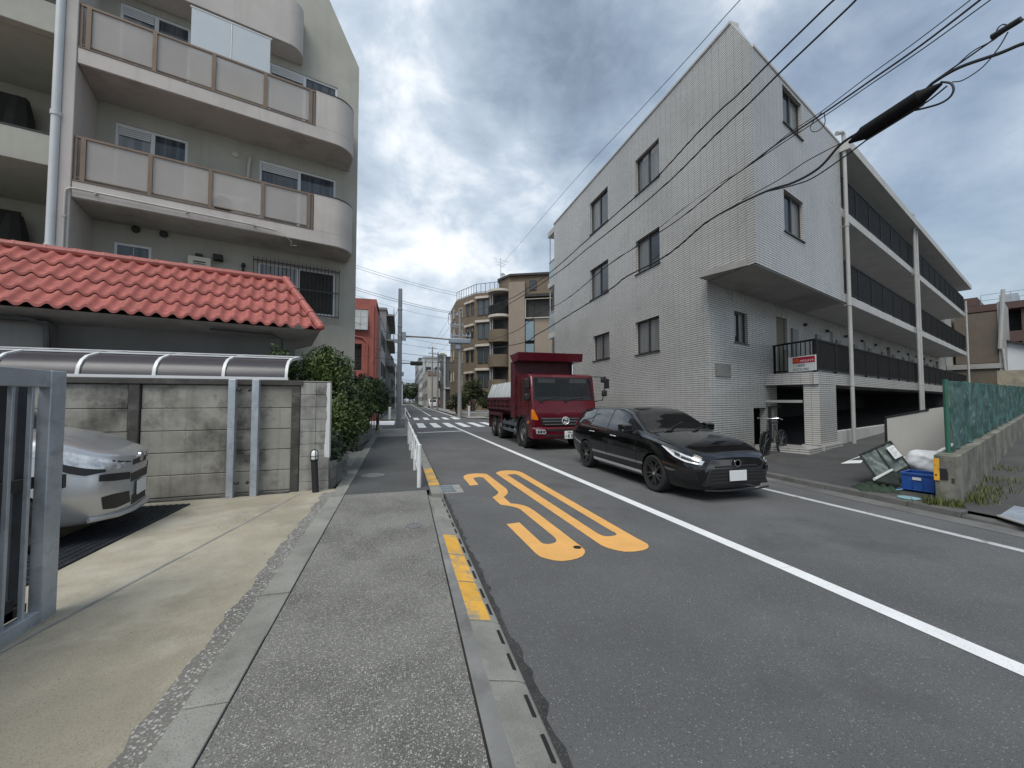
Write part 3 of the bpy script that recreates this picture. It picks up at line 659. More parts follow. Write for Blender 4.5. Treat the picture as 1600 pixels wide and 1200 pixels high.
PO = [-4.74,-3.61,-2.46,-1.33,-.22]
balcony(6.10, PO); balcony(9.16, PO)
pts = rounded(-4.895,-.38,wV+.003,-.62,.40); mb = MB(LB); mb.prism(pts, 12.12, 13.55); mb.build('upper_balcony', M['lb_pink'], lb, bev=.012)
# drying screens (white board) hung on the upper balcony
bs_ = empty('privacy_screen', LB((-2.1,-.2,10.8)), 'pair of pale blue white privacy screens standing above the upper balcony rail', 'privacy screen')
M['screen'] = mat('screen', (.52,.57,.60), .35, .04, 1.2)
for a, b in ((-2.96,-2.14),(-2.10,-1.24)):
    mb = MB(LB); mb.box(a,b,-.16,-.14,10.25,11.63); mb.build('sheet', M['screen'], bs_, smooth=0)
mb = MB(LB); mb.tube([(-2.99,-.15,11.65),(-1.20,-.15,11.65)],.022,8); mb.tube([(-2.12,-.15,9.55),(-2.12,-.15,11.64)],.018,8); mb.build('rod', M['white_alu'], bs_)
# downpipe at the fin, conduit, vents, boiler
downpipe(LB,-5.17,.03,0,15.5,.075,M['rain'],lb,2.95,False)
mb = MB(LB); mb.tube([(-4.97,.05,4.2),(-4.97,.05,6.1),(-4.96,.05,6.2),(-4.90,.05,6.26),(-4.8,.05,6.27),(-1.5,.05,6.24),(-1.0,.06,6.20)],.022,8)
for u in (-4.5,-2.9,-1.5): mb.box(u-.02,u+.02,.0,.07,6.22,6.29)
for z in (4.5,5.6): mb.box(-5.00,-4.94,.0,.075,z,z+.03)
mb.tube([(-1.0,.06,6.20),(-.8,.07,6.12),(-.62,.05,5.98),(-.66,.05,5.88),(-.50,.04,5.9)],.008,5); mb.build('conduit', M['pvc'], lb)
for (u, z) in ((-4.08,6.0),(-3.53,6.0)): mb = MB(LB); mb.lathe((u,wV+.06,z),[(.06,-.06),(.09,0),(.08,.05),(.001,.08)],12,ax=1); mb.build('vent_hood', M['black_and_shade'], lb)
mb = MB(LB); mb.lathe((-2.03,wV,8.69),[(.075,0),(.075,.04),(.05,.045),(.001,.045)],14,ax=1); mb.tube([(-1.67,wV+.05,8.75),(-1.67,wV+.09,8.70),(-1.70,wV+.06,8.5),(-1.72,wV+.05,8.0)],.04,8); mb.build('vent_pipe', M['lb_pink'], lb)
bx = empty('water_heater', LB((-2.75,wV,4.6)), 'cream wall mounted water heater above the red tiled roof', 'water heater')
M['cream'] = mat('cream', (.58,.55,.46), .45, .04)
mb = MB(LB); mb.box(-3.0,-2.5,wV+.003,wV+.22,4.55,5.50); mb.build('casing', M['cream'], bx, bev=.012)
mb = MB(LB); mb.box(-2.88,-2.62,wV+.22,wV+.228,5.34,5.37); mb.box(-2.88,-2.62,wV+.22,wV+.228,5.29,5.31); mb.build('exhaust_slot', M['black_and_shade'], bx)
mb = MB(LB); mb.box(-2.46,-2.24,wV+.003,wV+.25,5.50,5.64); mb.box(-2.85,-2.7,wV+.003,wV+.16,5.52,5.6); mb.tube([(-1.76,wV+.0,5.50),(-1.76,wV+.10,5.50),(-1.76,wV+.12,5.42)],.05,8); mb.tube([(-1.77,wV+.05,5.4),(-1.77,wV+.05,4.6)],.03,8); mb.build('vent_box', M['black_and_shade'], lb)
acu = empty('air_conditioner', LB((-2.1,-.6,6.46)), 'pale air conditioner unit on the lower balcony behind the translucent panels', 'air conditioner')
mb = MB(LB); mb.box(-2.5,-1.72,-.62,-.34,6.50,7.06); mb.build('casing', M['white_alu'], acu, bev=.02)
mb = MB(LB); mb.lathe((-2.22,-.33,6.78),[(.22,-.01),(.22,.008),(.05,.012),(.001,.012)],20,ax=1); mb.build('fan_grille', M['black_and_shade'], acu)
# window grille
mb = MB(LB); a, b, z0, z1 = -1.52, .80, 4.22, 5.74
for z in (z0,z1-.06,(z0+z1)/2): mb.box(a,b,wV+.12,wV+.15,z,z+.03)
u = a
while u < b+.01: mb.tube([(u,wV+.135,z0),(u,wV+.135,z1+.05)],.009,5); u += .105
for z in (z0+.02,z1-.05):
    for q in (a,b-.02): mb.box(q,q+.02,wV,wV+.15,z,z+.02)
mb.build('window_grille', M['dark_alu'], lb)

# ================================================================ red tiled annex behind the carport
M['red_tile'] = mat('red_tile', (.36,.105,.088), .55, .2, 3.6, c2=((.29,.09,.075), .56, 4.2), streak=.15, sc=(.27,.10,.085), bump=.12, bs=60, grime=((.30,.20,.16), .68, 5, .05))
M['annex_wall'] = mat('annex_wall', (.16,.158,.148), .9, .1, 1, streak=.3, sc=(.09,.09,.085))
AN = Fr((-1.77,9.74), az(75.5))
an = empty('tiled_annex', (-4,10,0), 'low annex with a red clay pantile roof behind the carport', 'annex')
def wave(x): 
    x = x % 1.0
    return (.055*math.sin(math.pi*x/.55) if x < .55 else -.020*math.sin(math.pi*(x-.55)/.45))
mb = MB(AN); NC = 4; TW = .238; U0 = -11.5
def hip(v): return .0 - .69*(-v/1.5)         # right edge of the roof follows the hip
for c in range(NC):
    va, vb = -1.5*c/NC, -1.5*(c+1)/NC-.03
    za, zb = 3.21+1.36*c/NC, 3.21+1.36*(c+1)/NC
    uu = []; u = U0
    while u < hip(va): uu.append(u); u += TW/10
    uu.append(hip(va))
    n = len(uu); vs = []
    for u in uu:
        wz = wave(u/TW); k = min(u, hip(vb))
        vs += [(u,va+.03,za+wz-.01),(u,va+.03,za+wz+.040),(k,vb,zb+wz+.004)]
    fs = []
    for i in range(n-1):
        o = i*3; fs += [(o,o+3,o+4,o+1),(o+1,o+4,o+5,o+2)]
    mb.add(vs, fs)
rt = mb.build('roof', M['red_tile'], an, smooth=50, raw=True)
# the short hipped end
hp = Fr(AN((0,0,0))[:2], (-AN.n[0],-AN.n[1]))
mb = MB(); A_ = AN((0,.0,3.22)); B_ = AN((0,-3.0,3.22)); C_ = AN((-.69,-1.5,4.57))
mb.add([A_,B_,C_],[(0,1,2)]); mb.build('hip_end', M['red_tile'], rt, smooth=0, raw=True)
mb = MB(AN); u = -11.5
while u < -.75:
    mb.tube([(u,-1.5,4.60),(u+.40,-1.5,4.60)],[.083,.075],10); mb.tube([(u+.36,-1.5,4.60),(u+.42,-1.5,4.60)],[.088,.088],10); u += .42
mb.build('ridge_tiles', M['red_tile'], rt)
mb = MB(AN)
for k in range(4):
    a = k/4; b = (k+1.12)/4
    P_ = lambda t: (.0-.69*(1-t), -1.5*(1-t), 4.62-1.36*(1-(1-t)) + .02)
    mb.tube([P_(a),P_(min(b,1.02))],[.082,.098],10)
q = P_(1.02); mb.lathe((q[0],q[1],q[2]-.0),[(.001,-.10),(.09,-.05),(.10,0),(.07,.06),(.001,.09)],10); mb.build('hip_tiles', M['red_tile'], rt)
mb = MB(AN); mb.poly([(-11.5,-.01,3.17),(.03,-.01,3.17),(-.45,-.80,3.02),(-11.5,-.80,3.02)]); mb.poly([(.03,-.01,3.17),(.03,-3,3.17),(-.45,-3,3.02),(-.45,-.8,3.02)]); mb.build('soffit', M['black_and_shade'] if 0 else M['lb_soffit'], an, smooth=0)
mb = MB(AN); mb.box(-11.5,-.45,-4,-.80,0,3.05); mb.prism([(-11.5,-1.5),(-.69,-1.5),(-.45,-4),(-11.5,-4)],3.05,4.5); mb.build('wall', M['annex_wall'], an)
mb = MB(AN); mb.box(-11.5,-4.35,-.795,-.35,2.30,3.0); mb.box(-4.33,-.6,-.79,-.5,2.18,2.42); mb.build('beam', M['annex_wall'], an, bev=.02)
mb = MB(AN); mb.tube([(-11,-.2,3.0),(-4.5,-.2,3.0),(-4.3,-.22,2.9),(-4.28,-.25,2.3)],.045,8); mb.tube([(-2.0,-.25,3.06),(-.9,-.25,3.04),(-.72,-.3,2.95),(-.70,-.35,2.3)],.02,8); mb.build('gutter_pipe', M['black_and_shade'], an)

# ================================================================ carport canopy behind the wall
M['poly'] = clear_mat('poly', (.075,.07,.08), .3, .72); M['white_paint'] = mat('white_paint', (.70,.71,.71), .4, .05, 3)
CW_ = Fr((-1.15,7.55), (1,.08))
cp = empty('carport_canopy', CW_((-3,-1,0)), 'carport canopy of smoked plastic sheets with white curved ribs above the concrete wall', 'carport')
prof = [(-.30,1.99),(-.33,2.10),(-.40,2.20),(-.52,2.28),(-.8,2.36),(-1.6,2.47),(-2.8,2.55)]
mb = MB(CW_); vs = []; fs = []
for i, (v, z) in enumerate(prof): vs += [(-11,v,z),(-.78,v,z)]
for i in range(len(prof)-1): fs.append((i*2,i*2+1,i*2+3,i*2+2))
mb.add(vs, fs); mb.build('sheet', M['poly'], cp, smooth=60, raw=True)
for k in range(11):
    u = -.76-.93*k
    mb = MB(CW_); mb.loft([[(u-.022,v+.012,z-.03),(u+.022,v+.012,z-.03),(u+.022,v+.02,z+.022),(u-.022,v+.02,z+.022)] for v, z in prof]); mb.build('rib', M['white_paint'], cp, smooth=60)
mb = MB(CW_); mb.box(-11,-.73,-.33,-.27,1.95,1.995)
for v, z in ((-.80,2.37),(-1.6,2.48),(-2.8,2.56)): mb.box(-11,-.74,v-.012,v+.012,z,z+.022)
mb.build('purlin', M['white_paint'], cp, smooth=0)
mb = MB(CW_); 
for u in (-1.4,-5.0,-9): mb.box(u-.05,u+.05,-2.75,-2.65,0,2.5)
mb.build('post', M['white_paint'], cp, smooth=0)

# ================================================================ concrete plank wall with its block pier
M['plank'] = mat('plank', (.315,.305,.27), .9, .16, 1.2, c2=((.20,.19,.165), .54, 1.0), bump=.35, bs=45, streak=.60, sc=(.09,.085,.075), grime=((.05,.048,.042), .60, 1.3, .10))
M['block'] = mat('block', (.31,.305,.28), .9, .15, 1.5, c2=((.15,.147,.138), .56, 1.6), bump=.35, bs=45, streak=.5, sc=(.05,.05,.045), grime=((.06,.058,.052), .62, 2.2, .09))
M['black_stain'] = mat('black_stain', (.055,.052,.048), .9, .3, 3, c2=((.13,.125,.115), .6, 4), bump=.3)
M['paint_flake'] = mat('paint_flake', (.62,.62,.60), .7, .06, 3, grime=((.35,.34,.31), .66, 6, .05))
pw = empty('plank_wall', CW_((-3,0,0)), 'weathered wall of stacked concrete planks with black stains beside the driveway', 'wall')
mb = MB(CW_); zs_ = [.0,.10,.435,.78,1.12,1.47,1.84]
for j in range(6):
    for (a, b) in ((-.57,-2.64),(-2.80,-4.72),(-4.88,-6.9),(-7.06,-9.2)):
        q = rnd.uniform(-.006,.006); mb.box(b,a,-.055+q,.0+q,zs_[j]+.004,zs_[j+1]-.004)
mb.build('planks', M['plank'], pw, bev=.008)
for u in (-.555,-2.72,-4.80,-6.98): mb = MB(CW_); mb.box(u-.065,u+.065,-.09,.035,0,1.84); mb.build('post', M['black_stain'], pw, bev=.01)
mb = MB(CW_); mb.box(-9.2,-.45,-.12,.05,1.843,1.93); mb.build('coping', M['black_stain'], pw, bev=.012)
bp_ = empty('block_pier', CW_((-.25,0,0)), 'mossy concrete block pier with peeling white paint at the end of the plank wall', 'pier')
mb = MB(CW_)
for j in range(9): 
    z = .0+j*.2115; mb.box(-.485,-.245,-.30,.02,z,z+.207); mb.box(-.242,-.03,-.30,.02,z,z+.207)
mb.build('blocks', M['block'], bp_, bev=.006)
mb = MB(CW_); pts = [(-.10,.62),(-.025,.60),(-.025,1.90),(-.075,1.90),(-.085,1.7),(-.07,1.62),(-.08,1.45),(-.066,1.3),(-.085,1.2),(-.09,1.0),(-.105,.8)]
mb.prism(pts,.0205,.024,ax=1); mb.prism([(-.30,.60),(.021,.60),(.021,1.905),(-.30,1.905)],-.028,-.024,ax=0); mb.build('peeling_paint', M['paint_flake'], bp_)
mb = MB(CW_); mb.box(-.49,-.02,-.31,.025,1.907,1.925); mb.build('cap', M['concrete'], bp_, bev=.005)
mb = MB(CW_); mb.box(-6,-.62,.03,.10,.03,.085); tag(struct(mb.build('wall_footing', M['black_stain'], bev=.01)))
# two galvanised gate catch posts
for k, (px, lb_) in enumerate(((-2.57,'galvanised steel gate post, the one further from the bollard light'),(-2.25,'galvanised steel gate post, the one nearer the bollard light'))):
    y = 7.30+k*.03; g = empty('gate_post', (px,y,.05), lb_, 'post', 'pair of gate catch posts by the wall')
    mb = MB(); mb.box(px-.05,px+.05,y-.04,y+.06,.03,1.93); mb.build('tube', M['galv'], g, bev=.008)
    mb = MB(); s = 1 if k == 0 else -1
    for z in (.28,1.76): mb.tube([(px+s*.05,y+.0,z),(px+s*.10,y,z)],.016,8); mb.lathe((px+s*.10,y,z),[(.026,-.012),(.026,.012),(.001,.012)],8,ax=0)
    mb.build('roller', M['black_and_shade'], g)
# bollard light
b = empty('bollard_light', (-1.36,7.36,.06), 'black bollard light with a white lamp in a wire cage by the block pier', 'light')
M['black_post'] = mat('black_post', (.018,.018,.021), .6, .2, 5, bump=.15)
mb = MB(); mb.tube([(-1.345,7.36,.05),(-1.375,7.36,.58)],.052,14); mb.lathe((-1.375,7.36,.58),[(.062,0),(.062,.02),(.054,.03),(.001,.03)],14); mb.build('post', M['black_post'], b)
M['lamp_white'] = mat('lamp_white', (.75,.77,.76), .3, .02)
mb = MB(); mb.lathe((-1.376,7.36,.60),[(.048,0),(.050,.06),(.048,.10),(.038,.135),(.02,.152),(.001,.156)],16); mb.build('lamp', M['lamp_white'], b)
mb = MB()
for a in (0,math.pi/2):
    c, s = math.cos(a+.5), math.sin(a+.5); mb.tube([(-1.376+c*r,7.36+s*r,.60+z) for r, z in ((-.062,0),(-.062,.10),(-.045,.15),(0,.172),(.045,.15),(.062,.10),(.062,0))],.0055,6)
mb.tube([(-1.376+.061*math.cos(t*.5236),7.36+.061*math.sin(t*.5236),.66) for t in range(13)],.005,6); mb.build('cage', M['black_post'], b)
# planters along the sidewalk
M['planter'] = mat('planter', (.22,.22,.20), .85, .15, 1.6, c2=((.11,.11,.10), .55, 2.2), tile=(.39,.19,.006,(.10,.10,.095),.5), bump=.3, streak=.35, sc=(.08,.08,.07))
M['soil'] = mat('soil', (.05,.04,.03), .95, .3, 8, bump=.5)
def planter(pts, h, lb_):
    g = empty('planter', (pts[0][0],pts[0][1],.05), lb_, 'planter', 'block planters along the sidewalk'); c = (sum(p[0] for p in pts)/len(pts), sum(p[1] for p in pts)/len(pts))
    inn = [(c[0]+(p[0]-c[0])*.88, c[1]+(p[1]-c[1])*.96) for p in pts]; n = len(pts)
    mb = MB(); mb.add([(p[0],p[1],.02) for p in pts]+[(p[0],p[1],h-.09) for p in pts],[(i,(i+1)%n,n+(i+1)%n,n+i) for i in range(n)]); mb.build('block_walls', M['planter'], g, smooth=0)
    mb = MB(); o = [(c[0]+(p[0]-c[0])*1.02, c[1]+(p[1]-c[1])*1.01) for p in pts]
    mb.add([(p[0],p[1],h-.088) for p in o]+[(p[0],p[1],h) for p in o]+[(p[0],p[1],h) for p in inn]+[(p[0],p[1],h-.088) for p in inn],[(k*n+i,k*n+(i+1)%n,((k+1)%4)*n+(i+1)%n,((k+1)%4)*n+i) for k in range(4) for i in range(n)]); mb.build('coping', M['kerbstone'], g, smooth=0)
    mb = MB(); mb.poly([(p[0],p[1],h-.06) for p in inn]); mb.build('soil', M['soil'], g, smooth=0)
planter([(-2.2,7.62),(-1.16,7.62),(-1.02,8.75),(-2.2,8.75)], .50, 'low grey block planter against the end of the plank wall')
planter([(-2.8,12.8),(-1.55,12.75),(-1.08,17.2),(-2.6,17.2)], .56, 'long grey block planter under the climbing shrub')
struct(sheet('side_path', [(-2.9,8.8),(-1.06,8.8),(-1.10,12.8),(-2.9,12.8)], M['concrete'], .06))
sheet('side_path', [(-3.6,17.25),(-1.1,17.25),(-1.15,26),(-3.6,26)], M['concrete'], .058)

# ================================================================ planting
def leaves_obj(name, blobs, n, size, mats, parent, fill=.55, seed=1, tilt=1.0, asp=1.6, droop=0.0):
    """many small leaf faces through the volume of overlapping lobes, denser near their skins"""
    rg = np.random.default_rng(seed); V = np.array([b[3]*b[4]*b[5] if len(b) > 5 else b[3]**3 for b in blobs]); V = V**.75; V = V/V.sum()
    k = rg.choice(len(blobs), n, p=V); B = np.array([(b[0],b[1],b[2],b[3],b[4] if len(b) > 4 else b[3],b[5] if len(b) > 5 else b[3]) for b in blobs])[k]
    d = rg.normal(size=(n,3)); d /= np.linalg.norm(d,axis=1)[:,None]; rr = 1-(1-fill)*rg.random(n)**1.8
    rr *= np.where(rg.random(n) < .05, 1.0+.28*rg.random(n), 1.0); rr *= 1+.16*np.sin(d[:,0]*7+k)+.12*np.sin(d[:,2]*9+k*2)
    C = B[:,:3]+d*B[:,3:]*rr[:,None]
    nrm = d*.8+rg.normal(size=(n,3))*.7*tilt; nrm[:,2] += .35; nrm /= np.linalg.norm(nrm,axis=1)[:,None]
    a = np.cross(nrm, rg.normal(size=(n,3))); a[:,2] -= droop; a /= np.linalg.norm(a,axis=1)[:,None]; b2 = np.cross(nrm,a)
    s = size*(.6+.8*rg.random(n))[:,None]
    v = np.stack([C-a*s*asp*.5, C+b2*s*.42+nrm*s*.08, C+a*s*asp*.5, C-b2*s*.42+nrm*s*.08],1).reshape(-1,3)
    me = bpy.data.meshes.new(name); me.vertices.add(4*n); me.vertices.foreach_set('co', v.ravel())
    me.loops.add(4*n); me.loops.foreach_set('vertex_index', np.arange(4*n)); me.polygons.add(n); me.polygons.foreach_set('loop_start', np.arange(n)*4)
    for m in mats: me.materials.append(m)
    cl_ = np.sin(C[:,0]*5.1+seed)+np.sin(C[:,1]*4.3)+np.sin(C[:,2]*6.2)+rg.normal(size=n)*.9
    me.polygons.foreach_set('material_index', np.clip(np.searchsorted([-.9,.9], cl_),0,len(mats)-1).astype(np.int32)); me.update(); me.validate()
    o = bpy.data.objects.new(name, me); COL.objects.link(o)
    if parent:
        o.parent = parent
        if parent.location.length > 0: o.matrix_parent_inverse = parent.matrix_basis.inverted()
    return o
def leafmat(name, c, r=.5):
    m = mat(name, c, r, .22, 9, spec=.35); b = m.node_tree.nodes['Principled BSDF']; return m
LM = lambda nm, c: [leafmat(nm+'_dark', tuple(x*.62 for x in c)), leafmat(nm+'_mid', c), leafmat(nm+'_light', (c[0]*1.75,c[1]*1.5,c[2]*1.3))]
M['bark'] = mat('bark', (.11,.085,.06), .9, .25, 6, bump=.5, bs=30)
def trunk_mb(base, tops, r=.08, seed=0):
    q = random.Random(seed); mb = MB(); b = Vector(base)
    for t in tops:
        t = Vector(t); m1 = b.lerp(t,.35)+Vector((q.uniform(-.06,.06),q.uniform(-.06,.06),.05)); m2 = b.lerp(t,.7)+Vector((q.uniform(-.08,.08),q.uniform(-.08,.08),0))
        mb.tube([b,m1,m2,t],[r,r*.75,r*.45,r*.12],7)
    return mb
def plant(name, base, label, cat, blobs, n, size, c, r=.06, group='shrubs along the sidewalk', **k):
    g = empty(name, base, label, cat, group); seed = k.get('seed',1)
    trunk_mb(base, [(b[0],b[1],b[2]+.2) for b in blobs[:6]], r, seed).build('trunk', M['bark'], g)
    leaves_obj('crown' if 'tree' in name else 'foliage', blobs, n, size, LM(name+str(seed), c), g, **k); return g
def cone_blobs(x, y, z0, z1, r, seed, taper=.35, n=30):
    q = random.Random(seed); B = []
    for i in range(n):
        t = i/(n-1); rr = r*(math.sin(math.pi*min(1,.28+t*.72))**.7)
        a = q.uniform(0,6.283); d = rr*.62*q.random()**.5; s = rr*q.uniform(.32,.52)
        B.append((x+d*math.cos(a), y+d*math.sin(a), z0+(z1-z0)*t*.93+.05, s, s, s*q.uniform(.8,1.2)))
    return B
plant('conifer_tree', (-1.82,9.7,.1), 'broad dark green conifer with a domed crown rising behind the block pier', 'tree', cone_blobs(-1.66,9.7,.35,3.0,.98,3,n=60)+cone_blobs(-2.5,9.4,1.0,2.9,.70,5,n=26), 56000, .038, (.048,.080,.024), .09, None, seed=3, fill=.45, asp=2.0)
plant('shrub', (-1.35,8.2,.42), 'small blue green shrub in the low planter behind the block pier', 'shrub', [(-1.42,8.15,.72,.22,.25,.22),(-1.22,8.3,.68,.20,.24,.2),(-1.3,8.5,.82,.2,.2,.2),(-1.6,8.3,.8,.25,.25,.22),(-1.15,8.05,.58,.12,.14,.12)], 3800, .045, (.045,.072,.042), .03, seed=8, fill=.3)
bl = cone_blobs(-1.66,14.3,.7,2.75,.68,11,n=30)+[(-1.35,15.0,1.9,.5,.6,.5),(-1.2,15.6,1.5,.45,.6,.5),(-1.3,14.6,1.3,.42,.5,.5),(-1.5,13.6,1.7,.4,.4,.6),(-1.65,13.7,2.5,.12,.12,.4),(-1.1,16.0,2.0,.4,.5,.4)]
plant('climbing_shrub', (-1.7,14.4,.5), 'tall leafy climbing shrub spilling over the long planter', 'shrub', bl, 15000, .075, (.055,.095,.034), .05, seed=12, fill=.35, droop=.5)
plant('shrub', (-1.4,13.2,.5), 'low yellowish green shrub at the near end of the long planter', 'shrub', [(-1.45,13.1,.85,.32,.3,.28),(-1.25,13.5,.80,.3,.35,.26),(-1.6,13.4,.95,.3,.3,.3),(-1.2,13.9,.85,.25,.3,.25)], 6500, .05, (.085,.115,.028), .03, seed=15, fill=.3)
plant('hedge_tree', (-1.5,18.4,.1), 'dark round topped tree beyond the climbing shrub', 'tree', [(-1.45,18.2,1.9,.7,.8,.6),(-1.2,19.0,1.7,.6,.8,.55),(-1.6,18.8,2.2,.6,.7,.5),(-1.05,19.6,1.9,.45,.6,.6),(-1.0,18.0,1.45,.4,.5,.4)], 9000, .08, (.030,.054,.020), .07, seed=18, fill=.35)
plant('hedge_tree', (-1.1,20.6,.1), 'slim bright green shrub tree next to the steel signal pole', 'tree', [(-.98,20.7,1.75,.38,.5,.75),(-.92,21.1,1.4,.34,.5,.5)], 3600, .075, (.055,.090,.018), .05, seed=20, fill=.35)
# dark fence panel and yellow board under the trees
f = empty('garden_fence', (-1.6,20.2,.06), 'dark iron garden fence with a yellow board under the round topped tree', 'fence')
mb = MB(); fr = Fr((-2.4,19.8),(1.3,.9))
mb.fr = fr; mb.box(0,1.7,-.02,.02,.95,1.0); mb.box(0,1.7,-.02,.02,.15,.2)
u = 0
while u < 1.7: mb.box(u,u+.03,-.015,.015,.05,1.1); u += .13
mb.build('bars', M['brown_alu'], f, smooth=0); mb = MB(fr); mb.box(.15,1.0,-.25,-.2,.2,1.25); mb.build('board', mat('ochre', (.42,.29,.09), .7), f, smooth=0)

# ================================================================ sliding gate in the foreground
M['galv_dark'] = mat('galv_dark', (.055,.06,.07), .55, .2, 6, metal=.5)
gt = empty('sliding_gate', (-2.41,3.0,.03), 'galvanised steel sliding gate at the edge of the driveway', 'gate')
mb = MB(); x0, x1 = -2.46, -2.385
mb.box(x0,x1,3.60,3.735,.03,1.81); mb.box(x0,x1,.4,3.598,1.69,1.81); mb.box(x0,x1,.4,3.598,.03,.14); mb.build('frame', M['galv'], gt, bev=.006)
y = 3.49
while y > .5:
    mb = MB(); mb.box(x0+.030,x1-.018,y-.011,y+.011,.137,1.698); mb.build('bar', M['galv'], gt, bev=.003)
    mb = MB(); mb.box(x0-.075,x0-.045,y+.028,y+.112,.12,1.72); mb.build('back_bar', M['galv_dark'], gt, bev=.003); y -= .145  # second bar row, darkened and widened for the shade seen between the bars
mb = MB(); mb.box(x0-.05,x0-.003,1.0,3.6,.14,.20); mb.box(x0-.045,x0-.003,3.36,3.5,.14,.27); mb.box(x0-.04,x0-.003,3.2,3.62,.98,1.06); mb.lathe((x0-.05,3.42,1.02),[(.025,-.015),(.025,.015),(.001,.015)],10,ax=0); mb.box(x1-.02,x1+.004,3.7355,3.765,.95,1.05); mb.build('latch', M['black_and_shade'], gt, bev=.002)
mb = MB(); mb.lathe((-2.42,2.95,.045),[(.045,-.02),(.055,-.008),(.055,.008),(.045,.02)],16,ax=0); mb.box(-2.47,-2.375,2.0,3.25,-.02,.028); mb.build('roller', M['black_and_shade'], gt)
# drain grating strip in front of the parked silver car
dg_ = empty('drain_grating', (-3.3,5.8,.06), 'long steel drain grating across the driveway in front of the silver car', 'drain grating')
mb = MB(); mb.box(-3.62,-2.96,3.6,7.0,.05,.062); mb.build('pit', M['black_hole'], dg_)
mb = MB(); y = 3.6
while y < 7.0: mb.box(-3.60,-2.98,y,y+.012,.064,.074); y += .045
for k in range(9): x = -3.61+k*.078; mb.box(x,x+.014,3.6,7.0,.0635,.078)
mb.build('bars', M['galv_dark'], dg_, smooth=0)

# ================================================================ guardrail, signal pole
M['rail_white'] = mat('rail_white', (.68,.70,.71), .4, .06, 4, grime=((.40,.36,.30), .70, 5, .05))
def guard(posts, label, x=.36, dx=0.0, ring=True):
    g = empty('guardrail', (x,posts[0],.06), label, 'guardrail', 'white pedestrian guardrails'); xx = lambda y: x+dx*(y-posts[0])
    for y in posts:
        mb = MB(); mb.tube([(xx(y),y,.03),(xx(y),y,.80)],.038,14); mb.lathe((xx(y),y,.80),[(.040,0),(.036,.012),(.02,.02),(.001,.022)],14); mb.build('post', M['rail_white'], g)
    mb = MB(); mb.tube([(xx(posts[0]),posts[0],.78),(xx(posts[-1]),posts[-1],.78)],.026,10); mb.tube([(xx(posts[0]),posts[0],.30),(xx(posts[-1]),posts[-1],.30)],.02,10); mb.build('rails', M['rail_white'], g)
    if ring:
        for a, b in zip(posts[:-1], posts[1:]):
            mb = MB(); m_ = (a+b)/2
            for k in (-.42,.42):
                pts = [(xx(m_), m_+k+.26*math.cos(t)*1.1, .54+.225*math.sin(t)) for t in [i*math.pi/9 for i in range(19)]]; mb.tube(pts,.016,7)
            mb.build('ring_panel', M['rail_white'], g)
    return g
guard([7.25,9.05,10.85,12.65,14.45], 'white pedestrian guardrail with ring panels starting beside the grate', .34, -.004)
guard([16.3,18.1,19.9,21.6], 'white pedestrian guardrail further along the sidewalk before the signal pole', .33, -.003)
guard([33.6,35.4,37.2,39], 'white pedestrian guardrail beyond the side street', .45, 0)
mb = MB(); mb.tube([(.34,7.25,.8),(.34,7.25,.83)],.0385,14)
M['steel_pole'] = mat('steel_pole', (.30,.32,.335), .5, .08, 2, metal=.3, streak=.15, sc=(.2,.21,.22))
sp = empty('signal_pole', (-.05,24.1,.06), 'grey steel signal pole standing at the street corner', 'pole')
mb = MB(); mb.tube([(-.05,24.1,.03),(-.05,24.1,3.0),(-.05,24.1,8.15)],[.15,.14,.11],16); mb.build('shaft', M['steel_pole'], sp)
mb = MB(); 
for z in (4.9,5.35,5.9,6.9): mb.tube([(-.05,24.1,z),(-.05,24.1,z+.07)],.145,14)
mb.box(.07,.30,24.0,24.2,5.1,5.6); mb.box(-.40,-.16,24.02,24.18,4.95,5.15); mb.box(.08,.2,24.03,24.17,3.0,3.25); mb.build('clamps', M['galv'], sp, bev=.01)
mb = MB(); mb.tube([(-.05,24.1,5.36),(1.6,24.1,5.34),(2.85,24.1,5.27)],[.05,.045,.04],8); mb.tube([(-.05,24.1,3.76),(.6,24.1,3.76)],[.035,.03],8); mb.build('arm', mat('arm_red', (.20,.16,.155), .5, .1), sp)
sg2 = empty('traffic_signal', (.9,24.1,3.7), 'dark three lamp traffic signal hanging on the signal pole arm', 'traffic light')
mb = MB(); mb.box(.55,1.28,24.05,24.2,3.64,3.88); mb.build('housing', M['black_post'], sg2, bev=.08)
for k in range(3):
    mb = MB(); x = .675+k*.24; mb.lathe((x,23.99,3.76),[(.112,-.08),(.112,.02),(.10,.02),(.10,.055),(.001,.055)],16,ax=1); mb.build('lamp', M['black_and_shade'], sg2)
# ================================================================ vehicles
M['rubber'] = mat('rubber', (.018,.018,.018), .85, .15, 5)
M['car_black'] = mat('car_black', (.004,.004,.005), .07, 0, spec=.4, coat=.85)
M['car_glass'] = glass_mat('car_glass', (.008,.009,.010), .015); M['car_glass'].node_tree.nodes['Principled BSDF'].inputs['Coat Weight'].default_value = .5
M['chrome'] = mat('chrome', (.62,.63,.64), .15, .03, metal=1.0)
M['bright_trim'] = mat('bright_trim', (.66,.67,.68), .25, .03, metal=.25, coat=.5)
M['black_plastic'] = mat('black_plastic', (.014,.014,.015), .5, .1)
M['rim_black'] = mat('rim_black', (.02,.02,.022), .3, .1, spec=.6, coat=.3)
M['lens'] = mat('lens', (.52,.54,.56), .08, .3, 16, metal=.35, coat=1.0)
M['drl'] = mat('drl', (.80,.82,.85), .15, .02, coat=1.0)
M['amber'] = mat('amber', (.75,.20,.01), .12, .2, 20, coat=1.0)
M['red_lens'] = mat('red_lens', (.25,.008,.008), .12, .1, coat=1.0)
M['num_plate'] = mat('num_plate', (.66,.68,.67), .4, .03)
